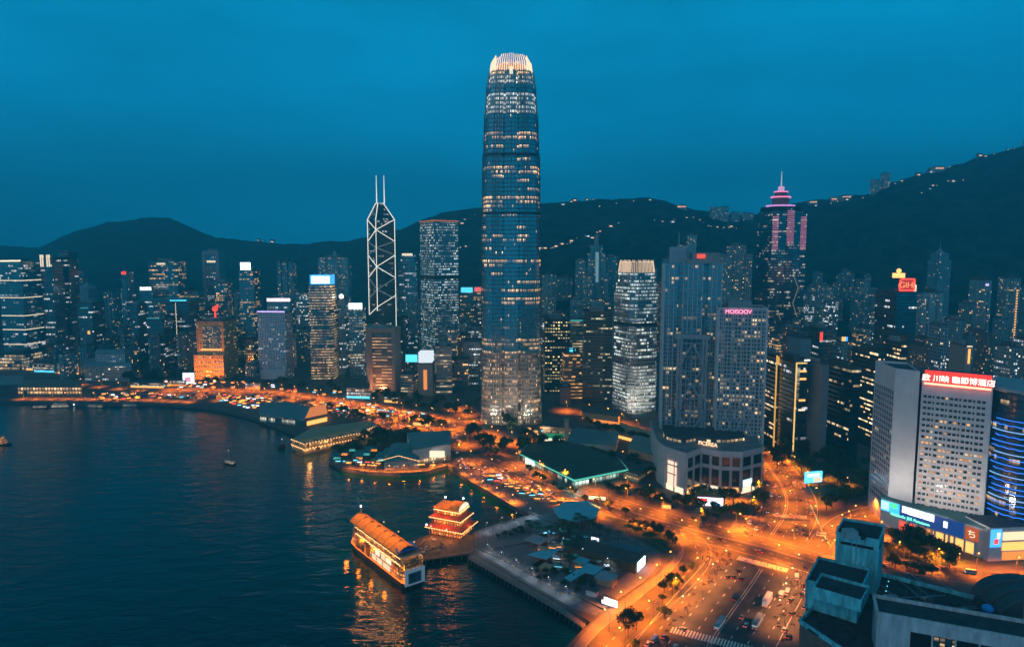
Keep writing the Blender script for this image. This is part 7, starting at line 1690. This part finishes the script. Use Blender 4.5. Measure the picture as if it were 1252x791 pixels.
def stalls(poly, n, where, md=5.5):
    scatter([s_[1] for s_ in ST], poly, n, [s_[0]+' '+where for s_ in ST], [s_[0]+'s '+where for s_ in ST], 0, md)
stalls([(268, 482), (330, 488), (352, 496), (316, 500), (300, 500), (262, 490)], 44, 'on the quay left of the dark pavilion')
stalls([(380, 492), (450, 496), (520, 508), (520, 516), (440, 508), (390, 504)], 60, 'on the square below the central towers')
stalls([(120, 482), (200, 482), (236, 490), (190, 490), (120, 489)], 20, 'on the far quay behind the moored boats')
stalls([(408, 566), (440, 571), (500, 574), (540, 570), (500, 568), (430, 564)], 22, 'along the peninsula quay', 4)
stalls([(600, 578), (655, 604), (700, 616), (690, 620), (640, 608), (598, 588)], 22, 'on the shore side of the waterfront road', 5)
stalls([(180, 466), (300, 468), (440, 482), (430, 488), (300, 477), (180, 474)], 40, 'at the foot of the central office towers')
scatter([p_[1] for p_ in PSL], [(655, 655), (700, 650), (770, 688), (745, 700), (700, 690)], 34, [p_[0]+' in the dark plaza court' for p_ in PSL], [p_[0]+'s in the plaza court' for p_ in PSL], None, 3.5)
scatter([BEN], [(590, 672), (612, 668), (705, 728), (700, 735)], 26, 'timber bench along the seawall side of the plaza', 'benches on the plaza', R(-37), 4)
scatter([BEN], [(735, 640), (775, 655), (795, 675), (780, 672), (740, 655)], 14, 'timber bench beside the striped paving of the plaza', 'benches by the striped paving', R(-33), 4)
stalls([(640, 520), (690, 524), (690, 532), (650, 530)], 6, 'behind the petrol station', 6)
stalls([(660, 660), (690, 668), (720, 700), (700, 704), (665, 690)], 9, 'on the waterside plaza', 4)
# ================================================================== PEOPLE
def make_person(top, bot, seed):
    rp_ = random.Random(seed); st = .28
    V = [(0, 0, .95), (0, 0, 1.15), (0, 0, 1.40), (0, 0, 1.52), (0, .01, 1.66), (0, .01, 1.76), (.10, 0, .90), (.12, st*.4, .48), (.12, st*.2, .06), (.12, st*.2+.14, .04), (-.10, 0, .90), (-.12, -st*.3, .48), (-.12, -st*.8, .06), (-.12, -st*.8+.14, .04), (.20, 0, 1.38), (.25, -.06, 1.12), (.24, .06, .88), (-.20, 0, 1.38), (-.25, .06, 1.12), (-.24, .16, .88)]
    E = [(0, 1), (1, 2), (2, 3), (3, 4), (4, 5), (0, 6), (6, 7), (7, 8), (8, 9), (0, 10), (10, 11), (11, 12), (12, 13), (2, 14), (14, 15), (15, 16), (2, 17), (17, 18), (18, 19)]
    Rr = [.14, .13, .15, .055, .10, .07, .09, .065, .045, .035, .09, .065, .045, .035, .06, .045, .035, .06, .045, .035]
    me = bpy.data.meshes.new('person'); me.from_pydata(V, E, []); o = bpy.data.objects.new('person', me); COL.objects.link(o)
    md = o.modifiers.new('skin', 'SKIN'); me.skin_vertices[0].data[0].use_root = True
    for i, r_ in enumerate(Rr): me.skin_vertices[0].data[i].radius = (r_, r_)
    o.modifiers.new('sub', 'SUBSURF').render_levels = 1
    me.materials.append(mat('clothes', top, .8)); o['category'] = 'person'; o['label'] = ''; return o
PE = [('person in a white shirt walking', make_person((.5, .5, .5), 0, 1)), ('person in dark clothes walking', make_person((.04, .04, .05), 0, 2)), ('person in red clothes walking', make_person((.45, .06, .04), 0, 3)), ('person in blue clothes walking', make_person((.05, .12, .35), 0, 4))]
def crowd(poly, n, where, md=1.2):
    scatter([p_[1] for p_ in PE], poly, n, [p_[0]+' '+where for p_ in PE], [p_[0].replace('person', 'people')+' '+where for p_ in PE], None, md)
crowd([(585, 648), (640, 634), (650, 640), (600, 668), (584, 664)], 40, 'on the plaza near the pavilion')
crowd([(600, 674), (620, 680), (700, 728), (720, 745), (700, 738), (640, 706)], 30, 'along the seawall walk')
crowd([(650, 626), (735, 640), (770, 665), (740, 655), (680, 640)], 60, 'around the octagonal canopy')
crowd([(860, 668), (895, 680), (870, 716), (850, 716)], 26, 'among the motorcycles at the avenue')
crowd([(562, 572), (640, 612), (650, 622), (600, 600)], 40, 'on the shore promenade')
crowd([(905, 682), (960, 696), (955, 700), (900, 686)], 14, 'on the upper zebra crossing')
crowd([(508, 668), (570, 660), (575, 672), (515, 680)], 14, 'on the finger pier')

# ================================================================== ROADSIDE SCREEN, SIGNS AND FENCES
x, y = G(994, 594); t = thing('billboard', 'cyan lit roadside screen beside the park trees', 'billboard', (x, y, GZ), R(14)); b = MB(); b.box(-8, 8, -.5, .5, 3, 12); b.build('screen', glow('roadside_screen', (.10, .62, 1), 2.4, True), t)
b = MB(); b.box(-6, 5, -.7, -.51, 8, 10.4); b.build('picture', M_['G_wh'], t); b = MB(); b.box(0, 7, -.7, -.51, 3.4, 7); b.build('picture', glow('peach', (1, .6, .4), 1.6), t); b = MB(); b.box(-6, -5, -.3, .3, 0, 3); b.box(5, 6, -.3, .3, 0, 3); b.build('posts', M_['steel'], t)
x, y = G(868, 622); t = thing('shop_screen', 'bright white and blue entrance screen under the trees before the mall', 'screen', (x, y, GZ), R(-10)); b = MB(); b.box(-9, 9, -.4, .4, 2.5, 8.5); b.build('screen', glow('entrance_screen', (.85, .88, 1), 3, True), t); b = MB(); b.box(-8, -2, -.6, -.41, 5.5, 8); b.build('picture', M_['G_rd'], t); b = MB(); b.box(1, 7, -.6, -.41, 3, 5); b.build('picture', M_['G_bl'], t); b = MB(); b.box(-8, -7.4, -.2, .2, 0, 2.5); b.box(7.4, 8, -.2, .2, 0, 2.5); b.build('posts', M_['steel'], t)
x, y = G(730, 619); t = thing('road_sign', 'long bright orange-white gantry sign over the waterfront road', 'road sign', (x, y, GZ), R(-12)); b = MB(); b.box(-6, 6, -.3, .3, 5.5, 7.6); b.build('panel', glow('gantry_glow', (1, .55, .25), 4.5, True), t); b = MB(); b.tube((5.6, .4, 0), (5.6, .4, 7.6), .2, 6); b.tube((-5.6, .4, 0), (-5.6, .4, 7.6), .2, 6); b.build('posts', M_['steel'], t)
x, y = G(815, 622); boxb('orange lit ticket booth at the roadside', 815, 621, 7, 4, 3.6, -15, M_['tan'], lit=M_['G_or'])
# green-lit fence that curls beside the ramp
fe = smooth(px((991, 618), (999, 636), (1006, 652), (1016, 670))); t = thing('traffic_barrier', 'row of green and white lit water-filled barriers curling beside the ramp', 'barrier', (0, 0, GZ))
T_ = plen(fe); n_ = 26; gm = [glow('barrier_green', (.15, .9, .4), .9), mat('barrier_white', (.6, .6, .6), .5), glow('barrier_amber', (1, .5, .1), .8)]
for k in range(n_):
    (x, y), h_ = along(fe, T_*(k+.5)/n_); o_ = MB(); o_.box(-.9, .9, -.3, .3, 0, 1.0); o = o_.build('barrier_block', gm[(k // 3) % 3], t); o.location = (x, y, .05); o.rotation_euler = (0, 0, h_)
# guard rail round the slip road bend
for nm, pts, lb in (('guard_rail', ((820, 650), (848, 662), (858, 680), (846, 700)), 'steel guard rail round the outside of the slip road bend'), ('guard_rail', ((800, 664), (815, 676), (812, 694), (800, 706)), 'low rail along the plaza side of the slip road'), ('guard_rail', ((1008, 664), (1022, 646), (1046, 632), (1078, 624)), 'guard rail along the curving ramp')):
    P_ = smooth(px(*pts)); q = MB(); zg = GZ
    for a, c in zip(P_, P_[1:]): q.bar((*a, zg+.9), (*c, zg+.9), .1, .35); q.bar((*a, zg), (*a, zg+.9), .12, .12)
    o = q.build(nm, M_['steel']); tag(o, lb, 'guard rail')
# pedestrian bridge over the inland avenue
a, c = G(942, 633, GZ+6), G(990, 637, GZ+6); a = Vector(a); c = Vector(c)
t = thing('footbridge', 'slim pedestrian gantry crossing the inland avenue at the junction', 'footbridge', (0, 0, GZ)); b = MB(); b.bar((*a, 6.3), (*c, 6.3), 1.0, .5); b.build('span', M_['steel'], t); b = MB(); b.tube((*a, 0), (*a, 6.3), .25, 6); b.tube((*c, 0), (*c, 6.3), .25, 6); b.build('posts', M_['steel'], t)
for src in [c[1] for c in CARS]+[b_[1] for b_ in BUS]+[BIKE]+[s_[1] for s_ in ST0]+[p_[1] for p_ in PE]+[L0_, L1_, L2_, L3_, HA, HB]:
    if src.name not in used: print('UNUSED', src.name)
